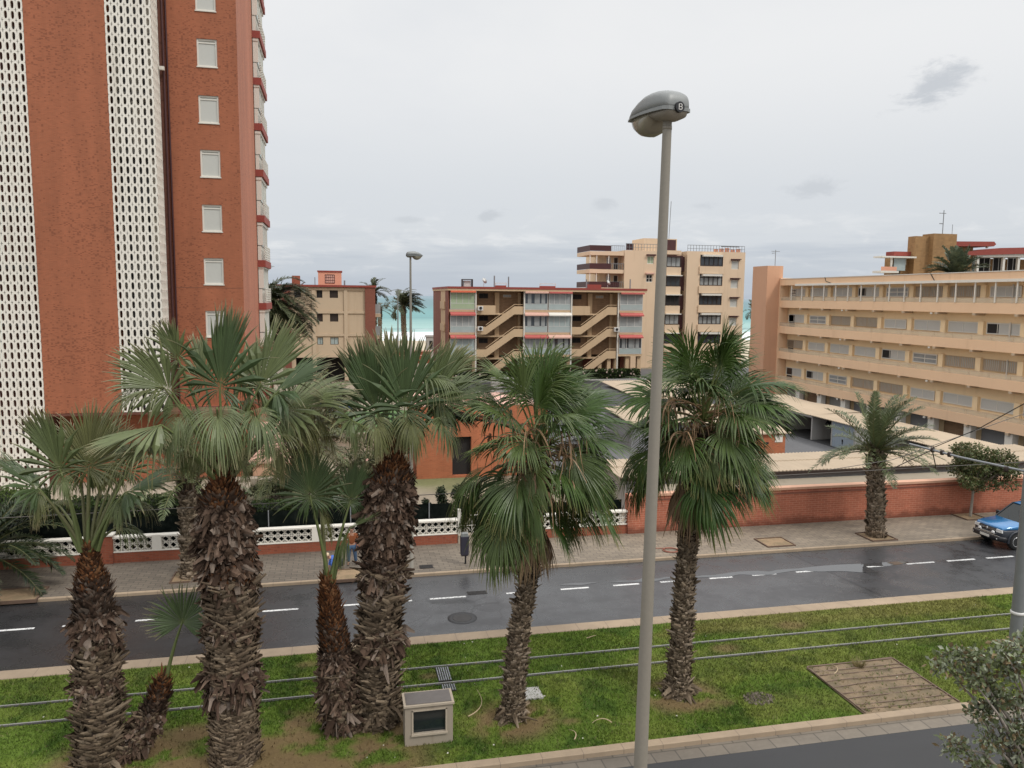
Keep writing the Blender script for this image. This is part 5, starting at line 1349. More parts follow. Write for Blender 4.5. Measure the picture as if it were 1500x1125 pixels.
LEAVES['C']=((1.31, 19.1, 7.11),[
 ((-0.41, -0.1, 0.79), (-0.51, -0.1, 1.82), 82, 0.16, 'c', 0),
 ((0.22, -0.2, 0.85), (0.08, -0.1, 1.92), 92, 0.14, 'c', 0),
 ((0.86, 0.2, 1.02), (0.69, 0.1, 1.52), 74, 0.25, 'c', 1),
 ((-0.01, 0.5, 0.89), (-0.29, 0.2, 1.92), 70, 0.15, 'c', 1),
 ((-1.0, -0.4, 0.73), (-0.84, -0.4, 0.79), 70, 0.22, 'u', 1),
 ((-0.98, -0.5, 0.73), (0.05, -0.2, -0.57), 110, 1.0, 'u', 1),
 ((-0.48, -0.5, 0.81), (0.04, -0.7, -0.49), 190, 1.0, 'u', 2),
 ((0.3, -0.4, 0.85), (0.2, -0.7, -0.57), 190, 0.95, 'u', 2),
 ((1.05, 0.1, 1.03), (1.45, 0.2, 0.71), 130, 0.45, 'u', 1),
 ((1.04, -0.3, 0.75), (0.41, -0.6, -0.46), 190, 0.95, 'u', 1),
 ((1.97, 0.5, 1.52), (0.9, 0.2, -0.3), 140, 0.8, 'u', 1),
 ((-1.25, 0.6, 1.29), (-0.82, 0.3, 0.23), 130, 0.6, 'u', 2),
 ((1.13, 0.7, 1.51), (0.93, 0.3, 0.85), 80, 0.3, 'c', 1),
 ((-0.76, 0.5, 1.13), (-0.5, 0.2, -0.45), 140, 0.85, 'u', 2),
 ((1.32, 0.2, 0.79), (0.81, 0.2, -0.22), 140, 0.6, 'u', 0),
 ((-0.02, 0.4, 0.67), (-0.05, 0.1, -0.85), 170, 0.9, 'u', 2),
])
LEAVES['Cs']=((-0.32, 19.0, 3.97),[
 ((-0.38, -0.1, 1.97), (-0.1, -0.1, 1.15), 160, 0.1, 'c', 0),
 ((0.53, 0.0, 1.8), (0.26, 0.1, 0.88), 105, 0.15, 'c', 0),
 ((0.52, -0.2, 1.24), (0.87, -0.2, 0.62), 44, 0.05, 'u', 1),
 ((0.48, -0.3, 1.21), (-0.3, 0.0, -0.69), 60, 1.0, 'c', 1),
 ((-0.18, 0.1, 1.69), (0.38, 0.1, -0.65), 120, 0.8, 'u', 2),
 ((-0.15, 0.3, 1.8), (0.01, 0.1, 0.74), 90, 0.2, 'c', 1),
])
LEAVES['As']=((-4.06, 18.7, 1.96),[
 ((0.45, -0.1, 1.29), (0.11, 0.0, 1.0), 255, 0.04, 'c', 0),
])
def unit(v): v = np.asarray(v, float); return v / (np.linalg.norm(v) + 1e-9)
GREENS = [((.044, .070, .026), (.066, .096, .038)), ((.070, .092, .034), (.112, .134, .056)), ((.082, .090, .032), (.120, .122, .046)), ((.034, .066, .013), (.056, .094, .020)), ((.17, .11, .065), (.25, .17, .10)), ((.055, .085, .024), (.085, .115, .035))]
def fan_leaf(g, hub, axis, hint, spread, droop, tone, nseg=None, split=.45, cup=.18, costa=.0, outer=0., wind=(0, 0, 0), tip=(.30, .24, .14), tipamt=1.):
    hub = np.asarray(hub, float); R = np.linalg.norm(axis); a = unit(axis); h = np.asarray(hint, float)
    n = unit(h - a * h.dot(a)); s = np.cross(n, a)
    if nseg is None: nseg = int(14 + spread * .16)
    S = math.radians(spread); xx = np.linspace(-1, 1, nseg); ax_ = np.abs(xx); oz = np.clip((ax_ - .70) / .30, 0, 1)
    if outer > .5: th = np.sign(xx) * (np.minimum(ax_, .70) / .70 * S * .5 + oz * math.radians(70)) + rng.normal(0, .02, nseg)
    else: th = np.sign(xx) * ax_ ** (1 + costa) * S / 2 + rng.normal(0, .02, nseg)
    e = np.cos(th)[:, None] * a + np.sin(th)[:, None] * s + (np.abs(np.sin(th)) * cup)[:, None] * n
    e /= np.linalg.norm(e, axis=1)[:, None]
    if outer > .5: e = e + oz[:, None] * np.array((0, -.15, -.75)); e /= np.linalg.norm(e, axis=1)[:, None]
    wd = -np.sin(th)[:, None] * a + np.cos(th)[:, None] * s
    L = R * (.80 + .20 * np.cos(th * .9)) * rng.uniform(.86, 1.08, nseg) * (1 - costa * .85) * (1 - (.38 * oz if outer > .5 else 0))
    cp = costa * R * (1 - np.abs(xx) ** 1.4); org = hub + a * cp[:, None] + np.array((0, 0, -1.)) * (droop * cp ** 2 / R * .9)[:, None]
    dk = (droop * (1 - .5 * outer) * (1 - oz) + (max(droop, .6) * 2.2) * oz) if outer > .5 else droop * (1 - outer + outer * 3.2 * ax_ ** 2)
    dk = dk * np.where(rng.random(nseg) < .12, 2.4, 1.) + 0 * xx
    if droop * costa > .1: e = e + np.array((0, 0, -1.)) * (droop * costa * (1 - np.abs(xx)) * 1.3)[:, None]; e /= np.linalg.norm(e, axis=1)[:, None]
    T = np.array([.02, .14, .30, .45, .58, .72, .86, 1.0]); nt_ = len(T)
    P = np.zeros((nseg, nt_, 3)); d = e.copy(); p = org + e * (L * T[0])[:, None]; P[:, 0] = p
    gv = np.array([wind[0], wind[1], wind[2] - 1.]); jit = rng.normal(0, .10, (nseg, 3))
    for i in range(1, nt_):
        dt = T[i] - T[i - 1]; wgt = (.55 if T[i] <= split else 2.9) + ((oz * 1.1)[:, None] if outer > .5 else 0)
        d = d + (gv * dk[:, None] * rng.uniform(.7, 1.3, (nseg, 1)) + (jit if T[i] > split else 0)) * dt * wgt
        d /= np.linalg.norm(d, axis=1)[:, None]; p = p + d * (L * dt)[:, None]; P[:, i] = p
    dth = S / max(nseg - 1, 1)
    dth = np.maximum(np.abs(np.gradient(th)) * 1.05 if outer > .5 else dth + 0 * th, .05 if costa > 0 else 0)[:, None]
    wr = np.where(T <= split, np.sin(dth / 2) * R * T * 1.06, np.minimum(np.sin(dth / 2) * R * split * 1.06, .034) * np.clip((1 - T) / (1 - split), 0, 1) ** .8 + .003)
    off = wd[:, None, :] * wr[:, :, None]
    rid = n[None, None, :] * (wr * .55)[:, :, None] * np.where(np.arange(nseg) % 2 == 0, 1, 1)[:, None, None]
    V = np.stack([P - off, P + rid, P + off], 2)          # nseg, nt, 3pts, 3
    idx = np.arange(nseg * nt_ * 3).reshape(nseg, nt_, 3); F = []
    for c in (0, 1):
        F.append(np.stack([idx[:, :-1, c], idx[:, :-1, c + 1], idx[:, 1:, c + 1], idx[:, 1:, c]], -1).reshape(-1, 4))
    c0, c1 = GREENS[tone]; mixf = rng.random(); base = np.array(c0) * (1 - mixf) + np.array(c1) * mixf
    C = base[None, None, :] * rng.uniform(.82, 1.2, (nseg, 1, 1)) * np.ones((1, nt_, 1))
    tf = (np.clip((T - .80) / .2, 0, 1) ** 1.2 * tipamt)[None, :, None] * rng.uniform(.35, 1., (nseg, 1, 1))
    C = C * (1 - tf) + np.array(tip)[None, None, :] * tf
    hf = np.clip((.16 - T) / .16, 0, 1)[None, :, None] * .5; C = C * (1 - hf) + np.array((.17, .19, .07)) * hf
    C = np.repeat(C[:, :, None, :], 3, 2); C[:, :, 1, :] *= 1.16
    g.np(V.reshape(-1, 3), np.concatenate(F), C.reshape(-1, 3), 0, False)
def petiole(g, p0, p1, ax, r0=.045, r1=.022, col=(.12, .155, .05)):
    p0, p1 = np.asarray(p0, float), np.asarray(p1, float); L = np.linalg.norm(p1 - p0)
    c = p0 + unit(unit(p1 - p0) + np.array((0, 0, .35))) * L * .55
    P = [p0 * (1 - t) ** 2 + c * 2 * t * (1 - t) + p1 * t * t for t in np.linspace(0, 1, 8)]
    g.tube(P, list(np.linspace(r0, r1, 8)), 6, 0, True, True, col)
    e = p1 + unit(ax) * np.linalg.norm(ax) * .10
    g.tube([p1, e], [r1, r1 * .5], 5, 0, True, True, col)

ORANGE = [(.155, .062, .024), (.115, .047, .020), (.215, .105, .048), (.070, .032, .016)]
DARKB = [(.066, .042, .028), (.085, .055, .038), (.115, .078, .056), (.040, .024, .016), (.155, .120, .095), (.052, .032, .022), (.075, .048, .034)]
GREY = [(.150, .112, .074), (.112, .082, .055), (.195, .150, .104), (.080, .058, .039), (.130, .097, .066)]
PALE = [(.20, .155, .108), (.155, .117, .08), (.265, .21, .155), (.10, .074, .05)]
def trunk(name, par, path, zones, core=(.040, .029, .022), seed=1):
    """path: (x,y,z,r); zones: (t0,t1,mode,palette,length,width,out)"""
    r_ = np.random.default_rng(seed); g = MB()
    P = np.array([p[:3] for p in path], float); Rr = np.array([p[3] for p in path], float)
    seg = np.concatenate([[0], np.cumsum(np.linalg.norm(np.diff(P, axis=0), axis=1))]); Lt = seg[-1]
    def at(s): return np.stack([np.interp(s, seg, P[:, i]) for i in range(3)], -1), np.interp(s, seg, Rr)
    n = int(Lt / .07) + 2; K = 20; s = np.linspace(0, Lt, n); c, r = at(s)
    ph = np.arange(K) * 2 * PI / K; rr = r[:, None] * (1 + .05 * r_.normal(size=(n, K)))
    V = np.stack([c[:, None, 0] + rr * np.cos(ph), c[:, None, 1] + rr * np.sin(ph), c[:, None, 2] + 0 * rr], -1)
    i = (np.arange(n - 1)[:, None] * K + np.arange(K)[None]).ravel(); j = (np.arange(n - 1)[:, None] * K + (np.arange(K)[None] + 1) % K).ravel()
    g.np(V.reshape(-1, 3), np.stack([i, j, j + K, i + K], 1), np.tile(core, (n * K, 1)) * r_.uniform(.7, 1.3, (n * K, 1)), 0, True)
    for (t0, t1, mode, pal, ln, wd, out) in zones:
        h = t0 * Lt; sgn = 1
        while h < t1 * Lt:
            cc, r1 = at(np.array([h])); c2, _ = at(np.array([h + .05])); u = unit(c2[0] - cc[0]) if h + .05 < Lt else np.array((0, 0, 1.)); rad = r1[0]
            m = max(5, int(2 * PI * rad / (wd * .78))); sgn = -sgn
            a = (np.arange(m) + r_.uniform(0, 1)) * 2 * PI / m + r_.normal(0, .08, m)
            o = np.stack([np.cos(a), np.sin(a), 0 * a], 1); tau = np.stack([-np.sin(a), np.cos(a), 0 * a], 1)
            b = cc[0] + o * (rad * r_.uniform(.93, 1.03, (m, 1))) + u * r_.normal(0, .025, (m, 1))
            l = ln * np.clip(r_.lognormal(-.08, .38, (m, 1)), .35, 2.); w = wd * np.clip(r_.lognormal(-.08, .30, (m, 1)), .4, 1.7); oo = out * r_.uniform(.5, 1.6, (m, 1))
            if mode == 'up': d = u * .9 + o * oo + tau * r_.normal(0, .22, (m, 1)); curl = o * r_.uniform(-.1, .35, (m, 1))
            elif mode == 'weave': d = u * r_.uniform(.25, .6, (m, 1)) + o * oo * .55 + tau * (sgn * r_.uniform(.5, 1.0, (m, 1))); curl = o * r_.uniform(-.1, .25, (m, 1))
            else: d = u * r_.uniform(-1.0, .15, (m, 1)) + o * oo + tau * r_.normal(0, .35, (m, 1)); curl = -u * r_.uniform(.0, .7, (m, 1)) + tau * r_.normal(0, .3, (m, 1))
            d /= np.linalg.norm(d, axis=1)[:, None]; sd = np.cross(o, d); sd /= np.linalg.norm(sd, axis=1)[:, None]; nn = np.cross(d, sd)
            nn *= np.sign((nn * o).sum(1))[:, None]
            tw = r_.normal(0, .35 if mode == 'rag' else .12, (m, 1)); sd2 = sd * np.cos(tw) + nn * np.sin(tw)
            p1 = b + d * l * .5; p2 = p1 + (d + curl) * l * .5; tipw = .55 if mode == 'rag' else (.16 if mode == 'up' else .3)
            rows = [(b - o * .02, w * .5, sd), (p1, w * .46, sd), (p2, w * .5 * tipw * r_.uniform(.4, 1.4, (m, 1)), sd2)]
            VV = np.stack([q for (pp, ww, s_) in rows for q in (pp - s_ * ww, pp + nn * ww * .35, pp + s_ * ww)], 1)
            base = np.arange(m)[:, None] * 9; F = []
            for rrow in (0, 3):
                for cix in (0, 1): F.append(base + np.array([rrow + cix, rrow + cix + 1, rrow + 4 + cix, rrow + 3 + cix])[None])
            col = np.array(pal)[r_.integers(0, len(pal), m)] * r_.uniform(.75, 1.3, (m, 1))
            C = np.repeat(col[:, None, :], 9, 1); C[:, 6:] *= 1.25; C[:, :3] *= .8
            g.np(VV.reshape(-1, 3), np.concatenate(F), C.reshape(-1, 3), 0, False)
            h += ln * (.26 if mode != 'weave' else .22)
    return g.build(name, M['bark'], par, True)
HINT = {'c': (0, -1, .35), 'u': (0, -.35, 1)}
def fan_crown(par, key, base=None, pr=.05, nh=0, hs=1., hw=(0, 0, 0), ls=1., zmin=.35):
    c, L = LEAVES[key]; c = np.array(c); g = MB()
    for hub, ax, sp, dr, hi, tn in L:
        h = c + np.array(hub); pb = c + np.array((hub[0] * .10, hub[1] * .10 - .02, -.12)); pb[:2] += rng.normal(0, .05, 2)
        petiole(g, pb, h, ax, pr, .022, (.135, .165, .06) if tn != 2 else (.15, .15, .07))
        ax = np.array(ax)
        if dr >= .75: fan_leaf(g, h, ax * 1.3, HINT[hi], sp, dr * 1.15, tn, nseg=int(sp * .34), split=.34, costa=.25)
        elif dr <= .06: fan_leaf(g, h, ax, HINT[hi], sp, dr, tn, split=.5)
        else: fan_leaf(g, h, ax * 1.04 * ls, HINT[hi], sp * (.42 if sp < 90 else .62), dr, tn, nseg=int(40 + sp * .2), split=.60, costa=.16, outer=.62)
    for i in range(nh):                                       # older leaves hanging round the crown
        az = i * 2.399963 + rng.normal(0, .4); rad = rng.uniform(.55, 1.35) * hs
        if math.sin(az) < -.25 and abs(math.cos(az)) < .8: rad *= 1.; az = -az
        o = np.array((math.cos(az), math.sin(az) * .8, 0)); o = o + np.array(hw); zz = rng.uniform(zmin, 1.75) * hs
        h = c + o * rad + np.array((0, 0, zz)); ax = unit(o + np.array((0, 0, rng.uniform(-.1, .6)))) * rng.uniform(1.2, 1.6) * hs
        petiole(g, c + np.array((o[0] * .08, o[1] * .08, -.12)), h, ax, pr, .020, (.14, .15, .06))
        fan_leaf(g, h, ax, (0, -.3, 1), rng.uniform(90, 150), rng.uniform(.9, 1.5), 2 if rng.random() < .6 else 1, nseg=int(rng.uniform(30, 44)), split=.30, costa=.32, tip=(.34, .27, .16))
    return g.build('crown', M['leaf'], par, True)
def weave_zones(base_h): return None
Zgrey = lambda a, b: (a, b, 'weave', GREY, .30, .13, .30)
t = thing('fan_palm', 'fan palm nearest the left edge, small pup at its foot and ragged band halfway up', 'palm tree', (-5.5, 18.7, LZ), 'fan palms on the grass strip')
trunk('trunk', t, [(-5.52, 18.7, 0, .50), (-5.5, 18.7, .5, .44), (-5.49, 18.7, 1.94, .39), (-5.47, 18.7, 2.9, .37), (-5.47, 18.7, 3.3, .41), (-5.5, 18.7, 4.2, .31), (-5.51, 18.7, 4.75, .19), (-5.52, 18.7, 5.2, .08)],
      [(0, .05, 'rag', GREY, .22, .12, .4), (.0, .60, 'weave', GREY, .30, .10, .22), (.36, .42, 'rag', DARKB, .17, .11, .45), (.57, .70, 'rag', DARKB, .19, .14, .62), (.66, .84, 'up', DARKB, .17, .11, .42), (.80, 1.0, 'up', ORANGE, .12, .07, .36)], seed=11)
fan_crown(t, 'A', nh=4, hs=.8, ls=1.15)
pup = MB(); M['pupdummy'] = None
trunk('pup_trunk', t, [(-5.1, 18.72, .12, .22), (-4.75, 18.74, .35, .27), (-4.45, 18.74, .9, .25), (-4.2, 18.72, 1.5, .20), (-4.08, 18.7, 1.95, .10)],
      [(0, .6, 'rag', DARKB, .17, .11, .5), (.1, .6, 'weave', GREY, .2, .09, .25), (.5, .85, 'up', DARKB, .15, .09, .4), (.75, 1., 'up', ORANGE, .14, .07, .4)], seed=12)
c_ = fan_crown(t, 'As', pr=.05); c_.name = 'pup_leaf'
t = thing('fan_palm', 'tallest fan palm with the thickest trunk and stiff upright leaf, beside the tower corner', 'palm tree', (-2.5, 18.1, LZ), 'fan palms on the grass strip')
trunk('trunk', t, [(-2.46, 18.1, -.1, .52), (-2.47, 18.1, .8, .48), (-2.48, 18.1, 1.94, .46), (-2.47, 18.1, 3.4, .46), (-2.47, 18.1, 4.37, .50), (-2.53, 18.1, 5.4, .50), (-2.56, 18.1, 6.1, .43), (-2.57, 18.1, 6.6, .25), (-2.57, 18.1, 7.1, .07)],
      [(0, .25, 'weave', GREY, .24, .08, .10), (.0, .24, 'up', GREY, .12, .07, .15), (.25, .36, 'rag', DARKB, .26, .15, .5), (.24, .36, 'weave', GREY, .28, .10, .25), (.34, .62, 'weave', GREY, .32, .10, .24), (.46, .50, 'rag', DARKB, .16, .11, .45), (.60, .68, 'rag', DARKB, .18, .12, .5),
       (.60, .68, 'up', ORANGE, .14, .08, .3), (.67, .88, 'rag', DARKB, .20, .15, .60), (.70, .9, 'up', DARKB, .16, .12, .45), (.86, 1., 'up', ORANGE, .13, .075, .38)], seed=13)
fan_crown(t, 'B', nh=9, hs=1.15, hw=(.15, 0, 0))
t = thing('fan_palm', 'fan palm with bulging dark shaggy upper trunk, in front of the far street lamp', 'palm tree', (.85, 19.1, LZ), 'fan palms on the grass strip')
trunk('trunk', t, [(.82, 19.1, 0, .46), (.86, 19.1, 1.2, .43), (.92, 19.1, 2.4, .42), (1.0, 19.1, 3.76, .42), (1.05, 19.1, 4.5, .47), (1.1, 19.1, 5.4, .56), (1.18, 19.1, 6.1, .53), (1.27, 19.1, 6.7, .28), (1.31, 19.1, 7.25, .07)],
      [(0, .1, 'rag', GREY, .26, .12, .35), (.0, .56, 'weave', GREY, .32, .10, .24), (.27, .36, 'rag', DARKB, .28, .14, .5), (.50, .56, 'rag', DARKB, .20, .12, .45), (.55, .66, 'up', DARKB, .22, .09, .3), (.55, .66, 'weave', DARKB, .26, .09, .25), (.64, .88, 'rag', DARKB, .17, .13, .62), (.66, .9, 'up', DARKB, .16, .12, .5), (.86, 1., 'up', ORANGE, .13, .07, .38)], seed=14)
fan_crown(t, 'C', nh=7, hs=1.05, hw=(.2, 0, 0), zmin=.85)
t = thing('fan_palm', 'short slender fan palm with reddish upper trunk, leaning against the shaggy one', 'palm tree', (-.1, 19.0, LZ), 'fan palms on the grass strip')
trunk('trunk', t, [(.05, 19.0, 0, .40), (-.10, 19.0, .8, .38), (-.17, 19.0, 1.9, .34), (-.26, 19.0, 2.9, .26), (-.31, 19.0, 3.5, .17), (-.34, 19.0, 3.98, .10)],
      [(0, .32, 'rag', DARKB, .22, .12, .45), (0, .4, 'weave', GREY, .24, .10, .28), (.3, .55, 'rag', DARKB, .15, .10, .45), (.35, .7, 'up', DARKB, .14, .09, .45), (.55, 1., 'up', ORANGE, .13, .07, .40), (.8, 1., 'up', ORANGE, .16, .06, .38)], seed=15)
fan_crown(t, 'Cs', pr=.055, ls=1.15)
def ribbons(g, p0, out, n, L):
    for _ in range(n):
        d = unit(np.asarray(out) * rng.uniform(.1, .9) + np.array((0, 0, rng.uniform(-.2, .8))) + rng.normal(0, .35, 3)); p = np.array(p0, float); w = rng.uniform(.012, .030); c = np.array((.26, .165, .09)) * rng.uniform(.5, 1.35)
        sd = unit(np.cross(d, rng.normal(size=3))); l = L * rng.uniform(.6, 1.2); P = []
        for q in range(8):
            P += [p - sd * w * (1 - q / 9), p + sd * w * (1 - q / 9)]; d = unit(d + np.array((0, 0, -.55)) + rng.normal(0, .16, 3)); p = p + d * l / 7; sd = unit(sd + rng.normal(0, .35, 3)); sd = unit(sd - d * sd.dot(d))
        g.add(P, [(2 * q, 2 * q + 1, 2 * q + 3, 2 * q + 2) for q in range(7)], 0, False, tuple(c))
def full_palm(label, path, cr, seed, wind, nlive, nskirt, ndead, zlow):
    global rng
    rng = np.random.default_rng(seed)
    t = thing('fan_palm', label, 'palm tree', (path[0][0], path[0][1], LZ), 'fan palms on the grass strip')
    trunk('trunk', t, path, [(0, .06, 'rag', GREY, .34, .13, .5), (.0, .62, 'weave', PALE, .17, .09, .30), (.02, .62, 'up', GREY, .13, .10, .38), (.6, 1, 'up', DARKB, .25, .12, .5)], seed=seed)
    cr = np.array(cr); g = MB()
    for i in range(nlive):
        az = i * 2.399963 + rng.normal(0, .45); f = (i + .5) / nlive; el = math.radians(82 - 104 * f + rng.normal(0, 13))
        d = np.array((math.cos(az) * math.cos(el), math.sin(az) * math.cos(el), math.sin(el))); pl = rng.uniform(.7, 1.3)
        hub = cr + d * pl + np.array(wind) * .25 * pl; d2 = unit(d + np.array((0, 0, -.25)) + np.array(wind) * .5 + rng.normal(0, .22, 3))
        petiole(g, cr + np.array((d[0] * .1, d[1] * .1, -.25)), hub, d2, .032, .018, (.12, .145, .045))
        hint = np.array((0, 0, 1.)) + np.array((0, -1., 0)) * .5 * math.sin(max(el, 0)) - d * .2 + rng.normal(0, .45, 3)
        fan_leaf(g, hub, d2 * rng.uniform(1.25, 1.65), hint, rng.uniform(130, 190), rng.uniform(.30, .70), 3 if rng.random() < .78 else 5, wind=wind, tip=(.15, .15, .07), tipamt=.6, nseg=46, costa=.18, outer=.25, split=.52)
    for i in range(nskirt):
        az = i * 2.399963 + rng.normal(0, .4); f = (i + rng.random()) / nskirt; hz = cr[2] - .45 - f * (cr[2] - zlow - 2.1); rad = .65 + .55 * math.sin(f * PI) + rng.normal(0, .2)
        o = np.array((math.cos(az), math.sin(az), 0)); hub = np.array((cr[0], cr[1], hz)) + o * rad; hub[:2] += (np.array(path[-2][:2]) - cr[:2]) * f
        ax = unit(o * rng.uniform(.35, .9) + np.array((0, 0, -1)) * (.3 + .8 * f) + np.array(wind) * .4 + rng.normal(0, .15, 3)) * rng.uniform(1.25, 1.75)
        petiole(g, np.array((cr[0] * (1 - f) + path[-2][0] * f, cr[1] * (1 - f) + path[-2][1] * f, hz + .35)), hub, ax, .03, .018, (.12, .12, .045))
        fan_leaf(g, hub, ax, o + np.array((0, 0, .5)) + rng.normal(0, .35, 3), rng.uniform(95, 165), rng.uniform(.5, 1.0), 3 if rng.random() < .62 else 5, nseg=44, wind=wind, tip=(.22, .17, .06), tipamt=1., costa=.15, split=.50)
    g.build('crown', M['leaf'], t, True)
    g = MB()
    for i in range(ndead):
        az = rng.uniform(0, 2 * PI) if i % 2 else rng.uniform(-PI, 0); o = np.array((math.cos(az), math.sin(az), 0)); z = cr[2] - rng.uniform(-.2, 1.2); b = np.array((cr[0], cr[1], z)); hub = b + o * rng.uniform(.6, 1.35) + np.array((0, 0, rng.uniform(-.1, .45)))
        petiole(g, b, hub, o, .022, .012, (.24, .15, .08)); ribbons(g, hub, o, int(rng.integers(3, 9)), rng.uniform(.5, 1.3))
    for i in range(14):                                           # brown stubs under the skirt
        az = i * 2 * PI / 14 + rng.normal(0, .15); o = np.array((math.cos(az), math.sin(az), 0)); hub = np.array((path[-2][0], path[-2][1], zlow + 1.5)) + o * .3
        fan_leaf(g, hub, unit(o * .22 + np.array((0, 0, -1))) * rng.uniform(1.2, 1.6), o, 55, .8, 4, nseg=12, tip=(.16, .10, .045))
    g.build('dead_fronds', M['leaf'], t, True)
full_palm('full green fan palm with hanging skirt, in front of the stair apartment block', [(4.19, 18.6, 0, .31), (4.22, 18.6, .35, .22), (4.37, 18.6, 2.3, .175), (4.60, 18.6, 3.7, .175), (4.83, 18.6, 7.1, .2)], (4.83, 18.6, 7.35), 21, (.12, 0, 0), 32, 34, 34, 3.75)
full_palm('full green fan palm with hanging skirt, just right of the near street lamp', [(8.90, 18.9, 0, .37), (8.93, 18.9, .45, .24), (9.0, 18.9, 3.0, .19), (9.08, 18.9, 4.6, .19), (9.35, 18.9, 7.2, .22)], (9.37, 18.9, 7.85), 22, (.30, 0, 0), 34, 32, 38, 4.5)
rng = np.random.default_rng(99)

# ---------------------------------------------------------------- feather palms
def frond(g, o, d0, L, grav, wind, nl=34, ll=.42, col=((.06, .09, .035), (.10, .13, .055)), wdt=.02, lift=.25):
    o = np.array(o, float); d = unit(d0); N_ = 12; P = [o]; D = [d]
    for i in range(N_):
        d = unit(d + (np.array((0, 0, -grav)) + np.array(wind)) / N_ * (.5 + i / N_)); P.append(P[-1] + d * L / N_); D.append(d)
    P, D = np.array(P), np.array(D); cb = np.array(col[0]) + (np.array(col[1]) - np.array(col[0])) * rng.random()
    g.tube(P, list(np.linspace(.028, .006, N_ + 1)), 5, 0, False, True, tuple(np.array((.15, .15, .06))))
    s = np.linspace(.10, .995, nl); x = s * N_; p = np.stack([np.interp(x, np.arange(N_ + 1), P[:, i]) for i in range(3)], 1); dd = np.stack([np.interp(x, np.arange(N_ + 1), D[:, i]) for i in range(3)], 1)
    sd = np.cross(dd, np.array((0, 0, 1.))); sd /= np.linalg.norm(sd, axis=1)[:, None] + 1e-6; upv = np.cross(sd, dd)
    prof = ll * np.clip(np.sin(np.clip(s * .92 + .06, 0, 1) * PI) ** .55, .12, 1)
    for sg in (-1, 1):
        l = (prof * rng.uniform(.8, 1.15, nl))[:, None]
        ld = dd * rng.uniform(.55, .85, (nl, 1)) + sd * sg * .75 + upv * rng.normal(lift, .18, (nl, 1)) + np.array(wind) * .25; ld /= np.linalg.norm(ld, axis=1)[:, None]
        p1 = p + ld * l * .55; ld2 = ld + np.array((0, 0, -.30)); p2 = p1 + ld2 * l * .45; wv = np.cross(ld, upv); wv /= np.linalg.norm(wv, axis=1)[:, None]
        V = np.stack([p - wv * wdt * .5, p + wv * wdt * .5, p1 + wv * wdt, p1 - wv * wdt, p2 + wv * wdt * .15, p2 - wv * wdt * .15], 1)
        b = np.arange(nl)[:, None] * 6; F = np.concatenate([b + np.array([[0, 1, 2, 3]]), b + np.array([[3, 2, 4, 5]])])
        C = np.repeat((cb * rng.uniform(.75, 1.3, (nl, 1)))[:, None, :], 6, 1); C[:, 4:] = C[:, 4:] * .7 + np.array((.14, .12, .06)) * .3
        g.np(V.reshape(-1, 3), F, C.reshape(-1, 3))
def feather_palm(label, base, top, r, nf, L, grav, wind, seed, ll=.42, nl=36, col=((.055, .085, .032), (.09, .12, .05)), wdt=.02, el0=85, el1=-20, zones=None, group='feather palms', tilt=(0, 0, 0), rr=None, lift=.25):
    global rng
    rng = np.random.default_rng(seed)
    t = thing('feather_palm', label, 'palm tree', base, group)
    b, tp = np.array(base, float), np.array(top, float)
    rr = rr or [(0, 1.15), (.12, 1.), (.7, .95), (.9, 1.08), (1, .7)]
    trunk('trunk', t, [(*(b + (tp - b) * f), r * k_) for f, k_ in rr], zones or [(0, .82, 'weave', PALE, .2, .15, .35), (0, .85, 'up', PALE, .15, .13, .42), (.8, 1., 'up', DARKB, .28, .13, .45)], (.06, .045, .03), seed)
    g = MB()
    for i in range(nf):
        az = i * 2.399963 + rng.normal(0, .15); f = (i + .5) / nf; el = math.radians(el0 + (el1 - el0) * f ** .9 + rng.normal(0, 5))
        d = unit(np.array((math.cos(az) * math.cos(el), math.sin(az) * math.cos(el), math.sin(el))) + np.array(tilt))
        frond(g, tp + np.array((d[0] * .12, d[1] * .12, -.1)), d, L * rng.uniform(.85, 1.1), grav * rng.uniform(.8, 1.2), wind, nl, ll, col, wdt, lift)
    g.build('crown', M['leaf'], t, True)
    return t
GF = 'feather palms along the pavement'
feather_palm('feather palm with pale scaly trunk standing on the pavement before the red wall', (23.8, 30.4, .11), (23.52, 30.4, 4.15), .30, 44, 2.9, 1.0, (.35, 0, 0), 31, .46, 44, ((.068, .090, .036), (.105, .128, .058)), .022, 86, -8, group=GF, tilt=(.12, 0, .05))
feather_palm('small feather palm on the pavement half hidden behind the thickest trunk', (-5.6, 30.7, .11), (-5.56, 30.7, 3.95), .25, 30, 2.3, 1.25, (.15, 0, 0), 32, .42, 38, ((.085, .11, .045), (.12, .14, .07)), .020, 84, 5, group=GF, rr=[(0, 1.15), (.1, 1.0), (.75, .95), (.88, 1.45), (1, .9)])
feather_palm('low dark feather palm at the left edge, fronds arching over the white screen wall', (-12.9, 31.2, .11), (-12.85, 31.1, 1.45), .34, 40, 3.2, 1.4, (.1, 0, 0), 33, .48, 60, ((.014, .026, .009), (.026, .042, .015)), .026, 70, 0, group=GF)
feather_palm('broad dark feather palm in the garden behind the oleander bush', (-1.9, 40.5, 0), (-1.9, 40.5, 3.3), .42, 56, 4.0, 1.5, (.1, 0, 0), 34, .5, 46, ((.070, .085, .030), (.115, .125, .050)), .024, 86, -20, group='feather palms in the distance')
feather_palm('windblown feather palm between the tower and the cream block', (-7.4, 85, 0), (-7.2, 85, 9.6), .5, 84, 5.6, 2.3, (1.3, 0, 0), 35, .95, 50, ((.050, .062, .028), (.085, .10, .05)), .06, 88, -35, group='feather palms in the distance', tilt=(.3, 0, 0))
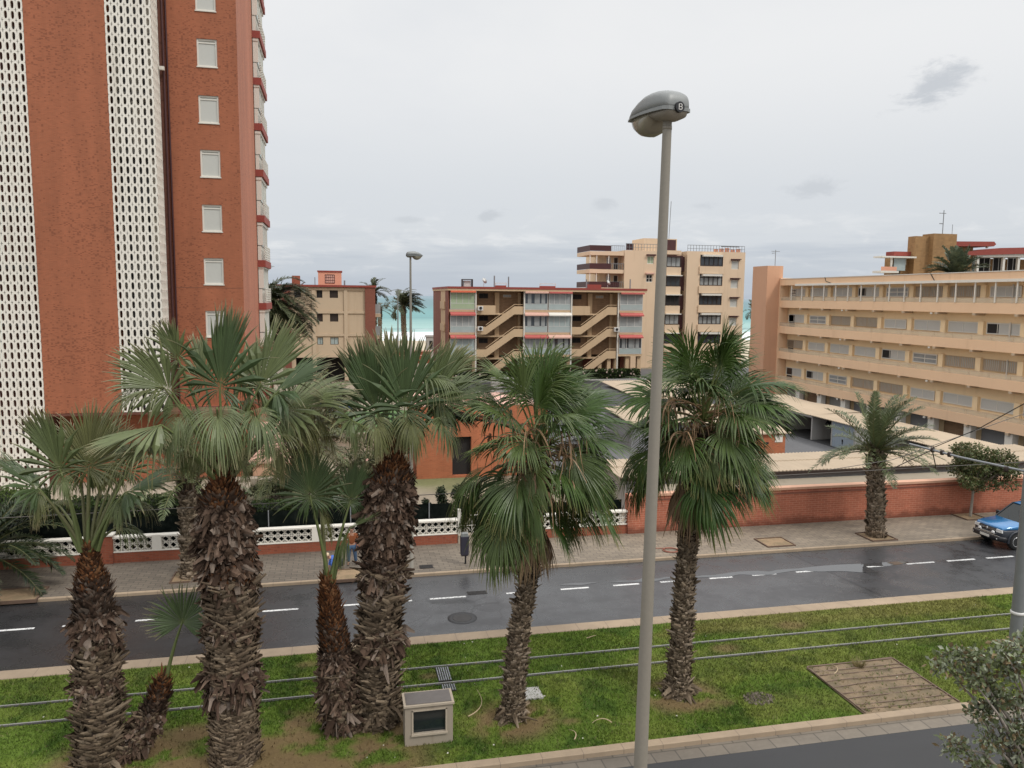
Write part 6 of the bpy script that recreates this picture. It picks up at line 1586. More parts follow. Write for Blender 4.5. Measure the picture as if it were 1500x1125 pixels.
feather_palm('windswept feather palm on the seafront beside the thin lamp post', (12.3, 150, -.8), (12.0, 150, 9.2), .4, 52, 4.2, 1.3, (1.7, 0, 0), 36, .95, 36, ((.06, .07, .04), (.09, .10, .06)), .085, 88, -25, group='feather palms in the distance', tilt=(.35, 0, .3))
feather_palm('sparse little feather palm on the seafront nearest the cream block', (7.4, 146, -.8), (7.5, 146, 8.2), .28, 9, 3.0, 1.9, (.9, 0, 0), 37, .6, 26, ((.06, .065, .04), (.09, .09, .06)), .05, 75, -10, group='feather palms in the distance', tilt=(.3, 0, 0))
feather_palm('feather palm peeping over the right corner of the cream block roof', (4.9, 114, 0), (5.0, 114, 11.3), .35, 22, 2.6, 1.7, (.5, 0, 0), 38, .6, 28, ((.04, .05, .025), (.07, .08, .04)), .05, 80, -10, group='feather palms in the distance')
feather_palm('blue green feather palm crown rising over the roof of the peach block', (64.2, 72, -2.2), (64.2, 72, 13.6), .4, 46, 3.2, .8, (0, 0, 0), 39, .7, 40, ((.075, .098, .06), (.11, .135, .085)), .06, 84, 0, group='feather palms in the distance')
feather_palm('small feather palm on the beach seen between the two tallest cream buildings', (79, 140, -.8), (79.3, 140, 8.6), .3, 16, 3.0, 1.6, (.8, 0, 0), 40, .6, 26, ((.03, .04, .02), (.06, .07, .035)), .05, 75, -15, group='feather palms in the distance')
rng = np.random.default_rng(5)

# ---------------------------------------------------------------- leafy trees, bushes, hedges
def leaf_cloud(g, blobs, n, size, cols, asp=.5, shell=.55, flower=None, nf=0):
    B = np.array([b[:3] for b in blobs]); Rr = np.array([b[3:6] for b in blobs]); wgt = np.prod(Rr, 1) ** (2 / 3); wgt /= wgt.sum()
    def pts(m):
        q = rng.choice(len(B), m, p=wgt); v = rng.normal(size=(m, 3)); v /= np.linalg.norm(v, axis=1)[:, None]
        return B[q] + v * Rr[q] * (shell + (1 - shell) * rng.random((m, 1))) ** .8, v, q
    p, v, q = pts(n); bt = rng.uniform(.7, 1.25, len(B))
    d = v * .6 + rng.normal(0, .7, (n, 3)); d[:, 2] -= .1; d /= np.linalg.norm(d, axis=1)[:, None]
    s = np.cross(d, rng.normal(size=(n, 3))); s /= np.linalg.norm(s, axis=1)[:, None]; nn = np.cross(d, s)
    l = size * rng.uniform(.6, 1.3, (n, 1)); w = l * asp
    V = np.stack([p, p + d * l * .5 + s * w * .5 + nn * l * .06, p + d * l, p + d * l * .5 - s * w * .5 + nn * l * .06], 1)
    C = np.array(cols)[rng.integers(0, len(cols), n)] * rng.uniform(.75, 1.3, (n, 1)) * bt[q][:, None]
    g.np(V.reshape(-1, 3), np.arange(4 * n).reshape(-1, 4), np.repeat(C, 4, 0))
    if nf:
        p, v, q = pts(nf); s1 = size * .5
        for a in range(nf):
            c = p[a] + v[a] * size * .5; u = unit(np.cross(v[a], (0.3, .2, 1))); w2 = np.cross(v[a], u); r = s1 * rng.uniform(.5, 1.1)
            g.add([c + (u * math.cos(x) + w2 * math.sin(x)) * r for x in np.linspace(0, 2 * PI, 6)[:-1]], [(0, 1, 2, 3, 4)], 0, False, flower[rng.integers(len(flower))])
def branches(g, p0, r0, targets, mid, col=(.2, .17, .14)):
    for tg in targets:
        tg = np.array(tg, float); p0_ = np.array(p0, float); m = (p0_ + tg) / 2 + np.array((0, 0, mid)) + rng.normal(0, .06, 3)
        g.tube([p0_, p0_ * .45 + m * .55, m, (m + tg) / 2 + rng.normal(0, .03, 3), tg], [r0, r0 * .8, r0 * .6, r0 * .4, r0 * .15], 6, 0, False, True, col)
t = thing('round_tree', 'small round headed tree with a thin pale trunk beside the blue car', 'tree', (30.75, 32.4, .11))
blobs = [(30.95 + rng.uniform(-1.35, 1.5), 32.4 + rng.uniform(-1.0, 1.0), 2.7 + rng.uniform(-.85, .85), rng.uniform(.35, .6), rng.uniform(.35, .6), rng.uniform(.25, .42)) for _ in range(44)]
blobs = [b for b in blobs if ((b[0] - 31) / 1.7) ** 2 + ((b[2] - 2.75) / 1.0) ** 2 < 1]
g = MB(); g.tube([(30.7, 32.4, .1), (30.74, 32.4, 1.0), (30.76, 32.4, 1.75)], [.075, .06, .06], 10, 0, True, True, (.30, .27, .23)); branches(g, (30.76, 32.4, 1.7), .045, [b[:3] for b in blobs], .05, (.24, .2, .16)); g.build('trunk', M['bark'], t, True)
g = MB(); leaf_cloud(g, blobs + [(31, 32.4, 2.75, 1.3, .9, .65)], 11000, .125, ((.045, .062, .018), (.075, .095, .030), (.11, .13, .05), (.13, .11, .05)), .6, .4); g.build('crown', M['foliage'], t, True)
t = thing('grey_leaved_tree', 'grey green leafy tree top poking in at the lower right corner', 'tree', (7.3, 6.05, .11))
bl = [(5.98, 6.5, 7.12), (6.12, 6.45, 7.22), (6.3, 6.42, 7.18), (6.22, 6.4, 7.0), (6.42, 6.4, 6.96), (6.6, 6.35, 7.1), (6.5, 6.36, 6.75), (6.35, 6.38, 6.62), (6.68, 6.3, 6.8), (6.62, 6.2, 6.5), (6.42, 6.3, 6.36), (6.85, 6.3, 6.6), (6.9, 6.2, 7.05), (6.75, 6.2, 6.25), (6.35, 6.35, 6.1), (6.1, 6.4, 6.28), (6.55, 6.25, 5.95), (6.9, 6.2, 5.9), (7.2, 6.2, 6.3), (7.3, 6.1, 6.9), (7.6, 6.0, 6.4), (7.9, 6, 6.9), (7.5, 6, 5.8), (6.75, 6.3, 7.35), (6.98, 6.25, 7.4), (6.25, 6.35, 5.85), (8.1, 5.8, 6.1), (6.5, 6.3, 7.3), (6.95, 6.2, 6.15), (7.1, 6.15, 6.0), (6.7, 6.25, 6.05), (7.25, 6.15, 6.55), (7.0, 6.2, 6.75), (7.05, 6.15, 5.7), (6.6, 6.25, 5.75), (7.3, 6.1, 5.9), (6.85, 6.2, 6.4)]
g = MB(); g.tube([(7.3, 6.05, .1), (7.25, 6.05, 2.5), (7.15, 6.1, 4.4), (7.05, 6.12, 5.4)], [.10, .085, .07, .055], 10, 0, True, True, (.30, .27, .24)); branches(g, (7.05, 6.12, 5.35), .035, bl, .15, (.24, .21, .18)); g.build('trunk', M['bark'], t, True)
g = MB(); leaf_cloud(g, [(*b, .17, .15, .12) for b in bl], 7600, .060, ((.10, .125, .05), (.14, .165, .085), (.21, .235, .15), (.29, .31, .23), (.17, .125, .065)), .58, .15); g.build('crown', M['foliage'], t, True)
def oleander(name, label, cat, c, r, n, size, cols, flower=None, nf=0, nb=22):
    t = thing(name, label, cat, (c[0], c[1], 0))
    blobs = []
    for _ in range(nb):
        v = unit(rng.normal(size=3)) * rng.uniform(.35, .95); blobs.append((c[0] + v[0] * r[0], c[1] + v[1] * r[1], max(.25, c[2] + v[2] * r[2]), r[0] * .36, r[1] * .36, r[2] * .34))
    g = MB(); branches(g, (c[0], c[1], 0), .05, [b[:3] for b in blobs[:12]], .1); g.build('stems', M['bark'], t, True)
    g = MB(); leaf_cloud(g, blobs, n, size, cols, .3, .4, flower, nf); g.build('foliage', M['foliage'], t, True)
oleander('oleander_bush', 'large oleander bush with pale pink flowers behind the white screen wall', 'bush', (1.0, 38.6, 1.7), (2.1, 1.8, 1.75), 8000, .26, ((.085, .10, .045), (.12, .135, .065), (.15, .16, .085), (.17, .15, .08)), ((.62, .36, .30), (.66, .52, .42)), 110)
oleander('garden_shrub', 'sprawling olive green shrub on the slope left of the oleander', 'bush', (-3.4, 42.5, .5), (1.3, .9, .75), 2200, .18, ((.06, .075, .03), (.10, .11, .05)), None, 0, 10)
oleander('dark_shrub', 'tall near black evergreen shrub against the brick pavilion', 'bush', (3.4, 46.3, 1.5), (.75, .7, 1.6), 3000, .16, ((.012, .02, .010), (.022, .034, .015)), None, 0, 14)
oleander('olive_tree', 'pale olive green tree crown beyond the big garden palm', 'bush', (-1.0, 56, 2.6), (2.8, 1.8, 2.3), 6500, .26, ((.10, .11, .05), (.15, .15, .075), (.17, .14, .08)), None, 0, 22)
def hedge(name, label, cat, x0, x1, y0, y1, z1, n, size, cols, group=None, z0=0., core=(.010, .014, .007), flower=None, nf=0, round_=False):
    t = MB(); e = size * .5
    t.bbox(x0 + e, x1 - e, y0 + e, y1 - e, z0, z1 - e, min(.2, (x1 - x0) * .2, (y1 - y0) * .2)); t.c = [core] * len(t.v)
    A = np.array([(x1 - x0) * (y1 - y0), (x1 - x0) * (z1 - z0), (y1 - y0) * (z1 - z0), (y1 - y0) * (z1 - z0)]); A /= A.sum()
    f = rng.choice(4, n, p=A); u = rng.random(n); v = rng.random(n); p = np.empty((n, 3)); nr = np.zeros((n, 3))
    X = x0 + u * (x1 - x0)
    p[:, 0] = np.where(f < 2, X, np.where(f == 2, x0, x1)); p[:, 1] = np.where(f == 0, y0 + v * (y1 - y0), np.where(f == 1, y0, y0 + u * (y1 - y0))); p[:, 2] = np.where(f == 0, z1, z0 + v * (z1 - z0))
    nr[f == 0, 2] = 1; nr[f == 1, 1] = -1; nr[f == 2, 0] = -1; nr[f == 3, 0] = 1
    bump_ = (fbm(p[:, 0] * 1.7 + p[:, 1], p[:, 2] * 1.7 + p[:, 1] * .5, 3) - .5) * .35
    p += nr * (bump_ - rng.random(n) * size * .8)[:, None]
    d = nr * .7 + rng.normal(0, .6, (n, 3)) + np.array((0, 0, .25)); d /= np.linalg.norm(d, axis=1)[:, None]; s = np.cross(d, rng.normal(size=(n, 3))); s /= np.linalg.norm(s, axis=1)[:, None]
    l = size * rng.uniform(.6, 1.4, (n, 1)); w = l * .3
    V = np.stack([p - d * l * .3, p + s * w + d * l * .2, p + d * l * .7, p - s * w + d * l * .2], 1); C = np.array(cols)[rng.integers(0, len(cols), n)] * rng.uniform(.7, 1.35, (n, 1)) * (.75 + .5 * fbm(p[:, 0] * .9, p[:, 2] * .9 + p[:, 1]))[:, None]
    t.np(V.reshape(-1, 3), np.arange(4 * n).reshape(-1, 4), np.repeat(C, 4, 0))
    for a in range(nf):
        c = p[rng.integers(n)] + np.array((0, -.05, 0)); r = size * .6; t.add([(c[0] + r * math.cos(x), c[1] - .05, c[2] + r * math.sin(x)) for x in np.linspace(0, 2 * PI, 6)[:-1]], [(0, 1, 2, 3, 4)], 0, False, flower)
    return tag(t.build(name, M['hedge'], None, True), label, cat, group)
DG = ((.020, .034, .010), (.032, .052, .014), (.05, .075, .02)); DK = ((.014, .024, .012), (.024, .038, .017), (.035, .052, .022)); GB = 'clipped bushes behind the netting'
hedge('hedge', 'long dark clipped hedge at the left, behind the shade netting', 'hedge', -20, -3.95, 33.7, 35.2, 2.32, 16000, .12, DG)
hedge('hedge', 'brighter green low hedge in front of the tower screen at the left edge', 'hedge', -18, -12.4, 35.6, 37.4, 2.3, 4500, .12, ((.05, .075, .018), (.07, .10, .025)))
for x0, x1, z1, lab in ((-3.75, -2.35, 1.50, 'square clipped bush behind the netting, nearest the thickest palm trunk'), (-2.15, -.75, 1.52, 'square clipped bush behind the netting, under the leaves of the slender palm'), (-.6, .9, 1.3, 'square clipped bush behind the netting, above the standing person')):
    hedge('clipped_bush', lab, 'bush', x0, x1, 34.2, 35.2, z1 + .35, 2200, .11, DG, GB)
for i, (x, z1, w_) in enumerate(((3.75, 1.75, .26), (4.45, 2.3, .36), (5.15, 2.3, .42), (5.95, 2.4, .4), (6.75, 2.2, .38), (11.6, 2.2, .34), (12.4, 2.3, .36))):
    lab = ('lowest dark conifer of the row behind the netting, beside the far lamp', 'dark conifer behind the netting, second from the far lamp', 'dark conifer behind the netting, left of the litter bin top', 'dark conifer behind the netting, hidden behind the skirted palm leaves', 'dark conifer behind the iron gate',
           'dark conifer behind the screen wall right of the gate, further from the red wall', 'dark conifer behind the screen wall right of the gate, next to the red wall')[i]
    t = thing('conifer', lab, 'bush', (x, 34.3, 0), 'small conifers behind the screen wall')
    bl = [(x + rng.normal(0, .07), 34.3 + rng.normal(0, .07), z, w_ * (1.15 - .6 * z / z1), w_ * (1.15 - .6 * z / z1), .24) for z in np.linspace(.3, z1 - .15, 9)]
    g = MB(); g.tube([(x, 34.3, 0), (x, 34.3, z1 - .2)], [.05, .015], 6, 0, True, True, (.1, .08, .06)); g.build('trunk', M['bark'], t, True)
    g = MB(); leaf_cloud(g, bl, 4200, .10, DK, .45, .15); g.build('foliage', M['hedge'], t, True)
hedge('roadside_hedge', 'dark clipped hedge with pale flowers below the right stair of the tan block', 'hedge', 28.4, 39.2, 98.0, 99.2, 1.30, 5200, .22, DG, 'hedges below the stair block', flower=(.55, .42, .36), nf=60)
hedge('roadside_hedge', 'dark clipped hedge below the left stair of the tan block', 'hedge', 14.4, 26.5, 98.0, 99.2, 1.15, 4600, .22, DG, 'hedges below the stair block', flower=(.5, .4, .36), nf=20)
# ---------------------------------------------------------------- blue off-roader parked at the kerb (front towards -X)
def paintmat(name, col):
    m, k, b, o = new_mat(name); n = k.noise(o, 1.2, 3); f = k.math('ADD', k.math('MULTIPLY', n, .25), .87)
    setb(k, b, k.mix(1., col, k.comb(f, f, f), 'MULTIPLY'), .28, None, .15, .5); b.inputs['Coat Weight'].default_value = .8; b.inputs['Coat Roughness'].default_value = .06
    return m
M['carblue'] = paintmat('blue_car_paint', (.022, .155, .36)); M['cardark'] = plain('dark_cladding', (.022, .026, .034), .4, .1, .1)
M['chrome'] = plain('bright_metal', (.62, .62, .62), .22, .8, .05); M['lens'] = plain('headlight_lens', (.66, .66, .64), .12, .1, .15, 9, 0, .7)
CX, CY = 27.95, 28.60
car = thing('parked_car', 'blue off-road car with dark lower bodywork parked at the kerb', 'car', (CX, CY, 0))
def sec(x, hw, z0, z1, b=.07, top=None):
    t_ = top if top is not None else hw
    pts = [(-hw + b * .6, z0), (-hw, z0 + b), (-hw - .0, (z0 + z1) / 2), (-t_, z1 - b), (-t_ + b, z1), (t_ - b, z1), (t_, z1 - b), (hw, (z0 + z1) / 2), (hw, z0 + b), (hw - b * .6, z0)]
    return [(CX + x, CY + y, z) for y, z in pts]
g = MB(); g.loft([sec(.18, .70, .84, .93, .035), sec(.24, .74, .84, .98, .05), sec(.45, .77, .85, 1.03, .07), sec(.8, .785, .85, 1.065, .07), sec(1.22, .79, .86, 1.11, .06), sec(1.5, .79, .86, 1.12, .05), sec(3.95, .79, .86, 1.13, .05), sec(4.15, .76, .86, 1.08, .06)], 0, True)
g.build('body', M['carblue'], car)
g = MB(); g.loft([sec(.13, .71, .42, .88, .05), sec(.2, .77, .36, .90, .05), sec(.36, .80, .32, .88, .05), sec(4.0, .80, .32, .88, .05), sec(4.2, .74, .42, .88, .05)], 0, True); g.build('lower_cladding', M['cardark'], car)
g = MB(); g.loft([sec(-.02, .62, .42, .60, .05), sec(.05, .76, .40, .62, .06), sec(.28, .83, .40, .60, .06), sec(.42, .83, .42, .58, .06)], 0, True); bp = g.build('bumper', M['black'], car)
g = MB(); g.box(CX + .0, CX + .16, CY - .50, CY + .50, .66, .70); g.box(CX + .0, CX + .05, CY - .72, CY + .72, .615, .635); g.build('bumper_strip', M['chrome'], bp)
for s_ in (-1, 1):
    g = MB(); g.lathe([(.0, -.01), (.05, -.005), (.055, .01)], 0, 0, 14); g.v = [(CX - .01 - z, CY + s_ * .62 + x * .9, .50 + y * .55) for x, y, z in g.v]; g.build('fog_lamp', M['lens'], bp)
    g = MB(); g.lathe([(.0, .0), (.07, .0), (.085, .02), (.085, .07), (.05, .1)], 0, 0, 18); g.v = [(CX + .03 + z * .6 - .03, CY + s_ * .36 - .02 + x, .72 + y) for x, y, z in g.v]; g.build('spot_lamp', M['lens'], car)
    g = MB()
    g.prism([(s_ * .47, .76), (s_ * .47, .90), (s_ * .74, .885), (s_ * .76, .77)], lambda p, q: (CX + q + (.03 if abs(p[0]) > .7 else 0), CY + p[0], p[1]), .10, .2); g.build('headlight', M['lens'], car)
    g = MB(); g.box(CX + 1.0, CX + 1.16, CY + s_ * .80, CY + s_ * 1.0, 1.13, 1.30) if False else g.bbox(CX + 1.42, CX + 1.54, CY + (s_ * .80 if s_ > 0 else -.98), CY + (.98 if s_ > 0 else -.80), 1.13, 1.31, .03); g.build('wing_mirror', M['black'], car)
g = MB(); g.box(CX + .10, CX + .17, CY - .45, CY + .45, .76, .90); gr = g.build('grille', M['black'], car)
g = MB(); g.box(CX + .09, CX + .101, CY - .45, CY + .45, .80, .812); g.box(CX + .09, CX + .101, CY - .45, CY + .45, .85, .862); g.lathe([(.05, 0), (.05, .012)], 0, 0, 16); n_ = 34; g.v[-n_ + 2:] = g.v[-n_ + 2:]
g.v = [v if abs(v[0]) > 5 else (CX + .088 - v[2], CY + v[0], .83 + v[1]) for v in g.v]; g.build('grille_bars', M['chrome'], gr)
part_box('number_plate', car, 'offwhite', CX - .035, CX - .02, CY - .25, CY + .25, .47, .575)
carglass = plain('car_glass', (.012, .015, .014), .06, 0, .3, 3., 0, .28)
# cabin with glass all round
lo_, hi_ = 1.11, 1.70
def cab(x0, x1, hw, z): return [(CX + x0, CY - hw, z), (CX + x1, CY - hw, z), (CX + x1, CY + hw, z), (CX + x0, CY + hw, z)]
g = MB(); A = cab(1.26, 4.02, .755, lo_); B = cab(2.02, 3.92, .64, hi_)
g.add(A + B, [(0, 1, 5, 4), (1, 2, 6, 5), (2, 3, 7, 6), (3, 0, 4, 7)], 0); g.build('windows', carglass, car)
g = MB(); g.loft([[(CX + x, CY + y, z) for x, y, z in ((1.98, -.62, hi_), (1.98, -.5, hi_ + .05), (1.98, .5, hi_ + .05), (1.98, .62, hi_))], [(CX + x, CY + y, z) for x, y, z in ((2.3, -.66, hi_), (2.3, -.55, hi_ + .085), (2.3, .55, hi_ + .085), (2.3, .66, hi_))], [(CX + x, CY + y, z) for x, y, z in ((3.95, -.66, hi_), (3.95, -.55, hi_ + .08), (3.95, .55, hi_ + .08), (3.95, .66, hi_))]], 0, True); g.build('roof', M['carblue'], car)
for s_ in (-1, 1):
    g = MB()
    for (a, b_) in (((1.24, .76, lo_), (2.0, .645, hi_)), ((2.35, .765, lo_), (2.42, .655, hi_)), ((3.2, .765, lo_), (3.2, .655, hi_)), ((4.0, .76, lo_), (3.92, .645, hi_))): g.tube([(CX + a[0], CY + s_ * a[1], a[2]), (CX + b_[0], CY + s_ * b_[1], b_[2])], .03, 6)
    g.tube([(CX + 2.0, CY + s_ * .655, hi_), (CX + 3.95, CY + s_ * .655, hi_)], .03, 6); g.build('window_pillars', M['cardark'], car)
    g = MB(); g.tube([(CX + 2.3, CY + s_ * .56, hi_ + .14), (CX + 3.8, CY + s_ * .56, hi_ + .14)], .02, 6); g.build('roof_rail', M['black'], car)
    for x in (.86, 3.35):
        g = MB(); arc = [(CX + x + .43 * math.cos(a), CY + s_ * .815, .36 + .45 * math.sin(a)) for a in np.linspace(-.1, PI + .1, 14)]; g.tube(arc, .055, 6); g.build('wheel_arch', M['cardark'], car)
        wl = thing('wheel', None, None, (CX + x, CY + s_ * .74, .36)); wl.parent = car; wl.location = (x, s_ * .74, .36); ROOTLOC[wl.name] = (CX + x, CY + s_ * .74, .36)
        def ly(prof, mat, name, nsp=24):
            g = MB(); g.lathe(prof, 0, 0, nsp); g.v = [(CX + x + a, CY + s_ * (.74 + c), .36 + b_) for a, b_, c in g.v]; return g.build(name, M[mat], wl)
        ly([(.20, -.10), (.33, -.11), (.36, -.07), (.36, .07), (.33, .11), (.21, .105)], 'rubber', 'tyre')
        g = MB()
        for q in range(5):
            a = 2 * PI * q / 5 + .3; u = np.array((math.cos(a), math.sin(a))); n_ = np.array((-u[1], u[0]))
            pl_ = [u * .03 - n_ * .035, u * .2 - n_ * .05, u * .2 + n_ * .05, u * .03 + n_ * .035]
            g.prism(pl_, lambda p, q_: (CX + x + p[0], CY + s_ * (.74 + q_), .36 + p[1]), .07, .10)
        R2 = [(CX + x + .205 * math.cos(a), CY + s_ * .835, .36 + .205 * math.sin(a)) for a in np.linspace(0, 2 * PI, 25)]; g.tube(R2, .018, 6); g.build('rim', M['chrome'], wl)
        ly([(.19, .02), (.19, .06), (.02, .06)], 'black', 'brake_drum')
g = MB(); g.tube([(CX + 1.30, CY - .5, lo_ + .03), (CX + 1.75, CY + .05, lo_ + .38)], .012, 5); g.tube([(CX + 1.30, CY + .1, lo_ + .03), (CX + 1.72, CY + .58, lo_ + .34)], .012, 5); g.build('wipers', M['black'], car)

# ---------------------------------------------------------------- people (one skinned body each; clothes follow it)
def skin(name, verts, edges, rads, mat, parent, sub=2, root=0):
    me = bpy.data.meshes.new(name + '_skeleton'); me.from_pydata(verts, edges, []); ob = bpy.data.objects.new(name + '_skeleton', me); COL.objects.link(ob)
    md = ob.modifiers.new('s', 'SKIN'); md.use_smooth_shade = True
    for i, r in enumerate(rads):
        v = me.skin_vertices[0].data[i]; v.radius = r if hasattr(r, '__len__') else (r, r); v.use_root = (i == root)
    sb = ob.modifiers.new('u', 'SUBSURF'); sb.levels = sub; sb.render_levels = sub
    dg = bpy.context.evaluated_depsgraph_get(); ev = ob.evaluated_get(dg); m2 = bpy.data.meshes.new_from_object(ev); m2.name = name
    bpy.data.objects.remove(ob); bpy.data.meshes.remove(me)
    L = np.array(ROOTLOC[parent.name]); co_ = np.empty(len(m2.vertices) * 3); m2.vertices.foreach_get('co', co_); m2.vertices.foreach_set('co', (co_.reshape(-1, 3) - L).ravel())
    m2.materials.clear(); m2.materials.append(mat); o = bpy.data.objects.new(name, m2); COL.objects.link(o); o.parent = parent; ROOTLOC[o.name] = ROOTLOC[parent.name]; return o
skinm = plain('skin_tone', (.40, .22, .15), .55, 0, .06)
def figure(label, J, loc, top_col, trouser_col, hair_col, glove, face_dir, shoe=(.02, .018, .016)):
    """J: joint positions (pelvis, chest, neck, head, and per side shoulder, elbow, wrist, hip, knee, ankle, toe)"""
    t = thing('person', label, 'person', loc)
    V, E, R = [], [], []
    def add(p, r, par=None):
        V.append(tuple(p)); R.append(r)
        if par is not None: E.append((par, len(V) - 1))
        return len(V) - 1
    lerp = lambda a, b, f: tuple(np.array(a) * (1 - f) + np.array(b) * f)
    pv = add(J['pelvis'], (.135, .10)); sp = add(lerp(J['pelvis'], J['chest'], .5), (.125, .095), pv); ch = add(J['chest'], (.15, .11), sp); nk = add(J['neck'], .055, ch)
    hd = add(lerp(J['neck'], J['head'], .5), .065, nk); h2 = add(J['head'], (.085, .095), hd); add(lerp(J['neck'], J['head'], 1.55), (.055, .06), h2)
    for s_ in ('l', 'r'):
        sh = add(J[s_ + 'sh'], .062, ch); el = add(J[s_ + 'el'], .043, sh); wr = add(J[s_ + 'wr'], .028, el)
        hp = add(J[s_ + 'hip'], .090, pv); kn = add(J[s_ + 'kn'], .060, hp); an = add(J[s_ + 'an'], .042, kn); add(J[s_ + 'toe'], .035, an)
        w_, e_ = np.array(J[s_ + 'wr']), np.array(J[s_ + 'el']); d = unit(w_ - e_); sd = unit(np.cross(d, (0, 1, .2)));
        pm_ = add(w_ + d * .06, (.035, .018), wr)
        for q, (off, ln) in enumerate(((-.028, .070), (-.009, .085), (.010, .080), (.028, .062))):
            k1 = add(w_ + d * .095 + sd * off, .0095, pm_); k2 = add(w_ + d * (.095 + ln * .5) + sd * off + np.array((0, -.012, 0)), .0085, k1); add(w_ + d * (.095 + ln * .9) + sd * off * .9 + np.array((0, -.03, 0)), .007, k2)
        t1 = add(w_ + d * .045 - sd * .045, .011, pm_); add(w_ + d * .085 - sd * .06 + np.array((0, -.02, 0)), .009, t1)
    skin('body', V, E, R, skinm, t)
    tv = [J['pelvis'], lerp(J['pelvis'], J['chest'], .5), J['chest'], lerp(J['chest'], J['neck'], .65)]; te = [(0, 1), (1, 2), (2, 3)]; tr_ = [(.155, .118), (.148, .115), (.172, .128), .068]
    for s_ in ('l', 'r'):
        b = len(tv); tv += [J[s_ + 'sh'], J[s_ + 'el'], lerp(J[s_ + 'el'], J[s_ + 'wr'], .88)]; te += [(2, b), (b, b + 1), (b + 1, b + 2)]; tr_ += [.08, .06, .045]
    skin('jacket', tv, te, tr_, plain('jacket_cloth', top_col, .9, 0, .25, 9), t)
    lv = [J['pelvis']]; le = []; lr = [(.15, .115)]
    for s_ in ('l', 'r'):
        b = len(lv); lv += [J[s_ + 'hip'], J[s_ + 'kn'], lerp(J[s_ + 'kn'], J[s_ + 'an'], .93)]; le += [(0, b), (b, b + 1), (b + 1, b + 2)]; lr += [.108, .076, .062]
    skin('trousers', lv, le, lr, plain('denim_cloth', trouser_col, .9, 0, .25, 9), t)
    for s_ in ('l', 'r'):
        a, to = np.array(J[s_ + 'an']), np.array(J[s_ + 'toe']); skin('shoe', [tuple(a + np.array((0, 0, -.02))), tuple((a + to) / 2 + np.array((0, 0, -.01))), tuple(to)], [(0, 1), (1, 2)], [.052, .05, .042], plain('shoe_leather', shoe, .6), t)
        if glove: 
            w_, e_ = np.array(J[s_ + 'wr']), np.array(J[s_ + 'el']); d = unit(w_ - e_); sd = unit(np.cross(d, (0, 1, .2))); gv = [tuple(w_ - d * .03), tuple(w_ + d * .06)]; ge = [(0, 1)]; grd = [.036, (.045, .026)]
            for off, ln in ((-.028, .075), (-.009, .09), (.010, .085), (.028, .068)):
                b = len(gv); gv += [tuple(w_ + d * .1 + sd * off), tuple(w_ + d * (.1 + ln * .8) + sd * off + np.array((0, -.025, 0)))]; ge += [(1, b), (b, b + 1)]; grd += [.013, .010]
            b = len(gv); gv += [tuple(w_ + d * .05 - sd * .05), tuple(w_ + d * .09 - sd * .065)]; ge += [(1, b), (b, b + 1)]; grd += [.014, .011]; skin('glove', gv, ge, grd, M['black'], t, 2)
    hc = np.array(J['head']); f = unit(face_dir); upv = unit(hc - np.array(J['neck'])); f = unit(f - upv * f.dot(upv)); sdv = np.cross(f, upv)
    hm_ = plain('hair', hair_col, .8, 0, .3, 20); g = MB()
    rings = []
    for i in range(7):
        a = PI * .55 * i / 6; rings.append([hc + upv * (.025 + .105 * math.cos(a)) + (f * (math.cos(b) * .098 - .018) + sdv * math.sin(b) * .092) * max(math.sin(a), .02) * (1.04 if math.cos(b) < .4 else .86) for b in np.linspace(0, 2 * PI, 17)[:-1]])
    g.loft(rings, 0, True); g.build('hair', hm_, t)
    g = MB()
    g.tube([hc + f * .085 + upv * .02, hc + f * .112 - upv * .02, hc + f * .088 - upv * .03], [.010, .016, .008], 6); 
    for s2 in (-1, 1): g.tube([hc + sdv * s2 * .086 + upv * .025, hc + sdv * s2 * .1 - f * .01, hc + sdv * s2 * .086 - upv * .03], [.012, .016, .010], 6)
    g.build('nose_and_ears', skinm, t); g = MB()
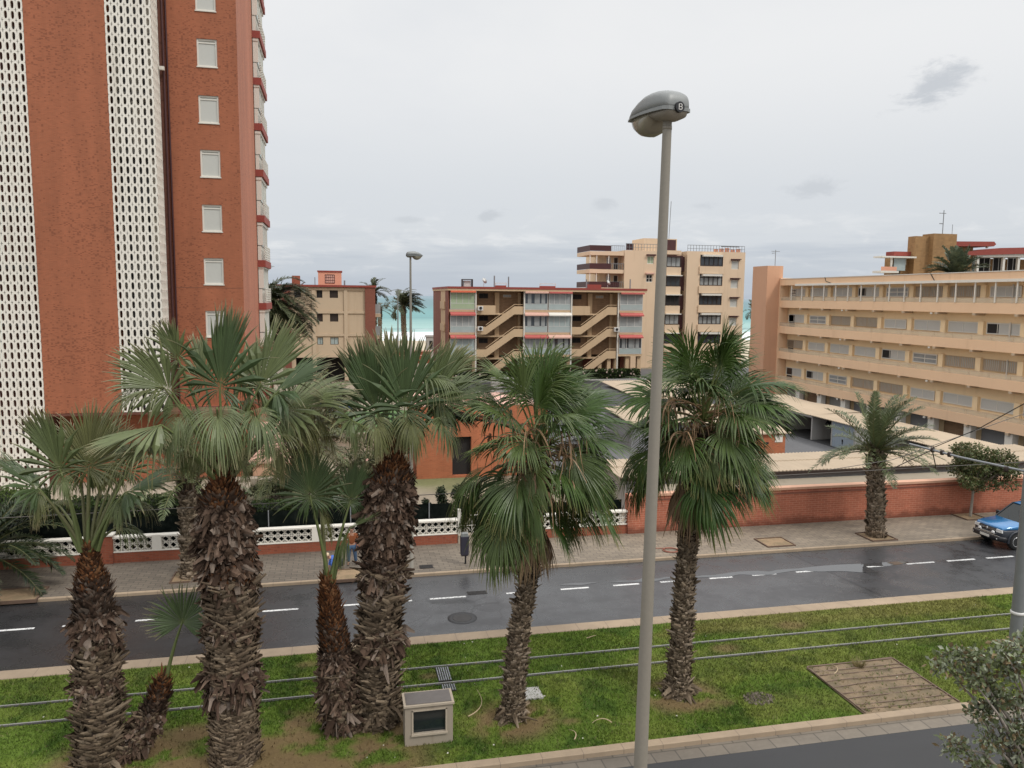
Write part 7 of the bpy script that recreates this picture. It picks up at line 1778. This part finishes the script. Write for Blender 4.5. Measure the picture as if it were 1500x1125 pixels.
    for s2 in (-1, 1):
        c = hc + f * .086 + sdv * s2 * .032 + upv * .012; g.tube([c - sdv * .011, c + sdv * .011], .007, 6)
    c = hc + f * .088 - upv * .052; g.tube([c - sdv * .022, c + sdv * .022], .005, 6); g.build('eyes_and_mouth', plain('lip_and_eye', (.06, .03, .025), .5), t)
    return t
x, y, z = .40, 31.0, .12
J = dict(pelvis=(x, y, z + .80), chest=(x, y - .02, z + 1.12), neck=(x, y - .03, z + 1.30), head=(x, y - .06, z + 1.45),
         lsh=(x - .185, y, z + 1.23), lel=(x - .235, y + .01, z + .98), lwr=(x - .245, y - .06, z + .77), rsh=(x + .185, y, z + 1.23), rel=(x + .24, y + .03, z + .98), rwr=(x + .235, y - .05, z + .76),
         lhip=(x - .09, y, z + .74), lkn=(x - .115, y - .03, z + .42), lan=(x - .13, y, z + .07), ltoe=(x - .15, y - .15, z + .04), rhip=(x + .09, y, z + .74), rkn=(x + .13, y - .02, z + .42), ran=(x + .16, y + .02, z + .07), rtoe=(x + .19, y - .13, z + .04))
figure('standing person in rust brown jacket and blue jeans with black gloves on the pavement', J, (x, y, z), (.22, .065, .02), (.045, .085, .15), (.035, .02, .015), True, (-.3, -1, -.25))
x, y, z = -.18, 30.62, .12
J = dict(pelvis=(x + .12, y, z + .28), chest=(x - .14, y - .03, z + .42), neck=(x - .28, y - .05, z + .47), head=(x - .36, y - .08, z + .55),
         lsh=(x - .16, y - .17, z + .42), lel=(x - .2, y - .25, z + .22), lwr=(x - .05, y - .30, z + .10), rsh=(x - .16, y + .13, z + .44), rel=(x - .26, y + .16, z + .24), rwr=(x - .30, y - .05, z + .12),
         lhip=(x + .14, y - .09, z + .24), lkn=(x - .12, y - .16, z + .33), lan=(x + .10, y - .14, z + .06), ltoe=(x - .03, y - .17, z + .035), rhip=(x + .14, y + .09, z + .24), rkn=(x - .1, y + .14, z + .33), ran=(x + .12, y + .12, z + .06), rtoe=(x, y + .14, z + .035))
figure('crouching person with pale hair in a blue top bending over the tree pit', J, (x, y, z), (.06, .13, .42), (.02, .02, .035), (.55, .42, .28), False, (-.8, -.6, -.4))
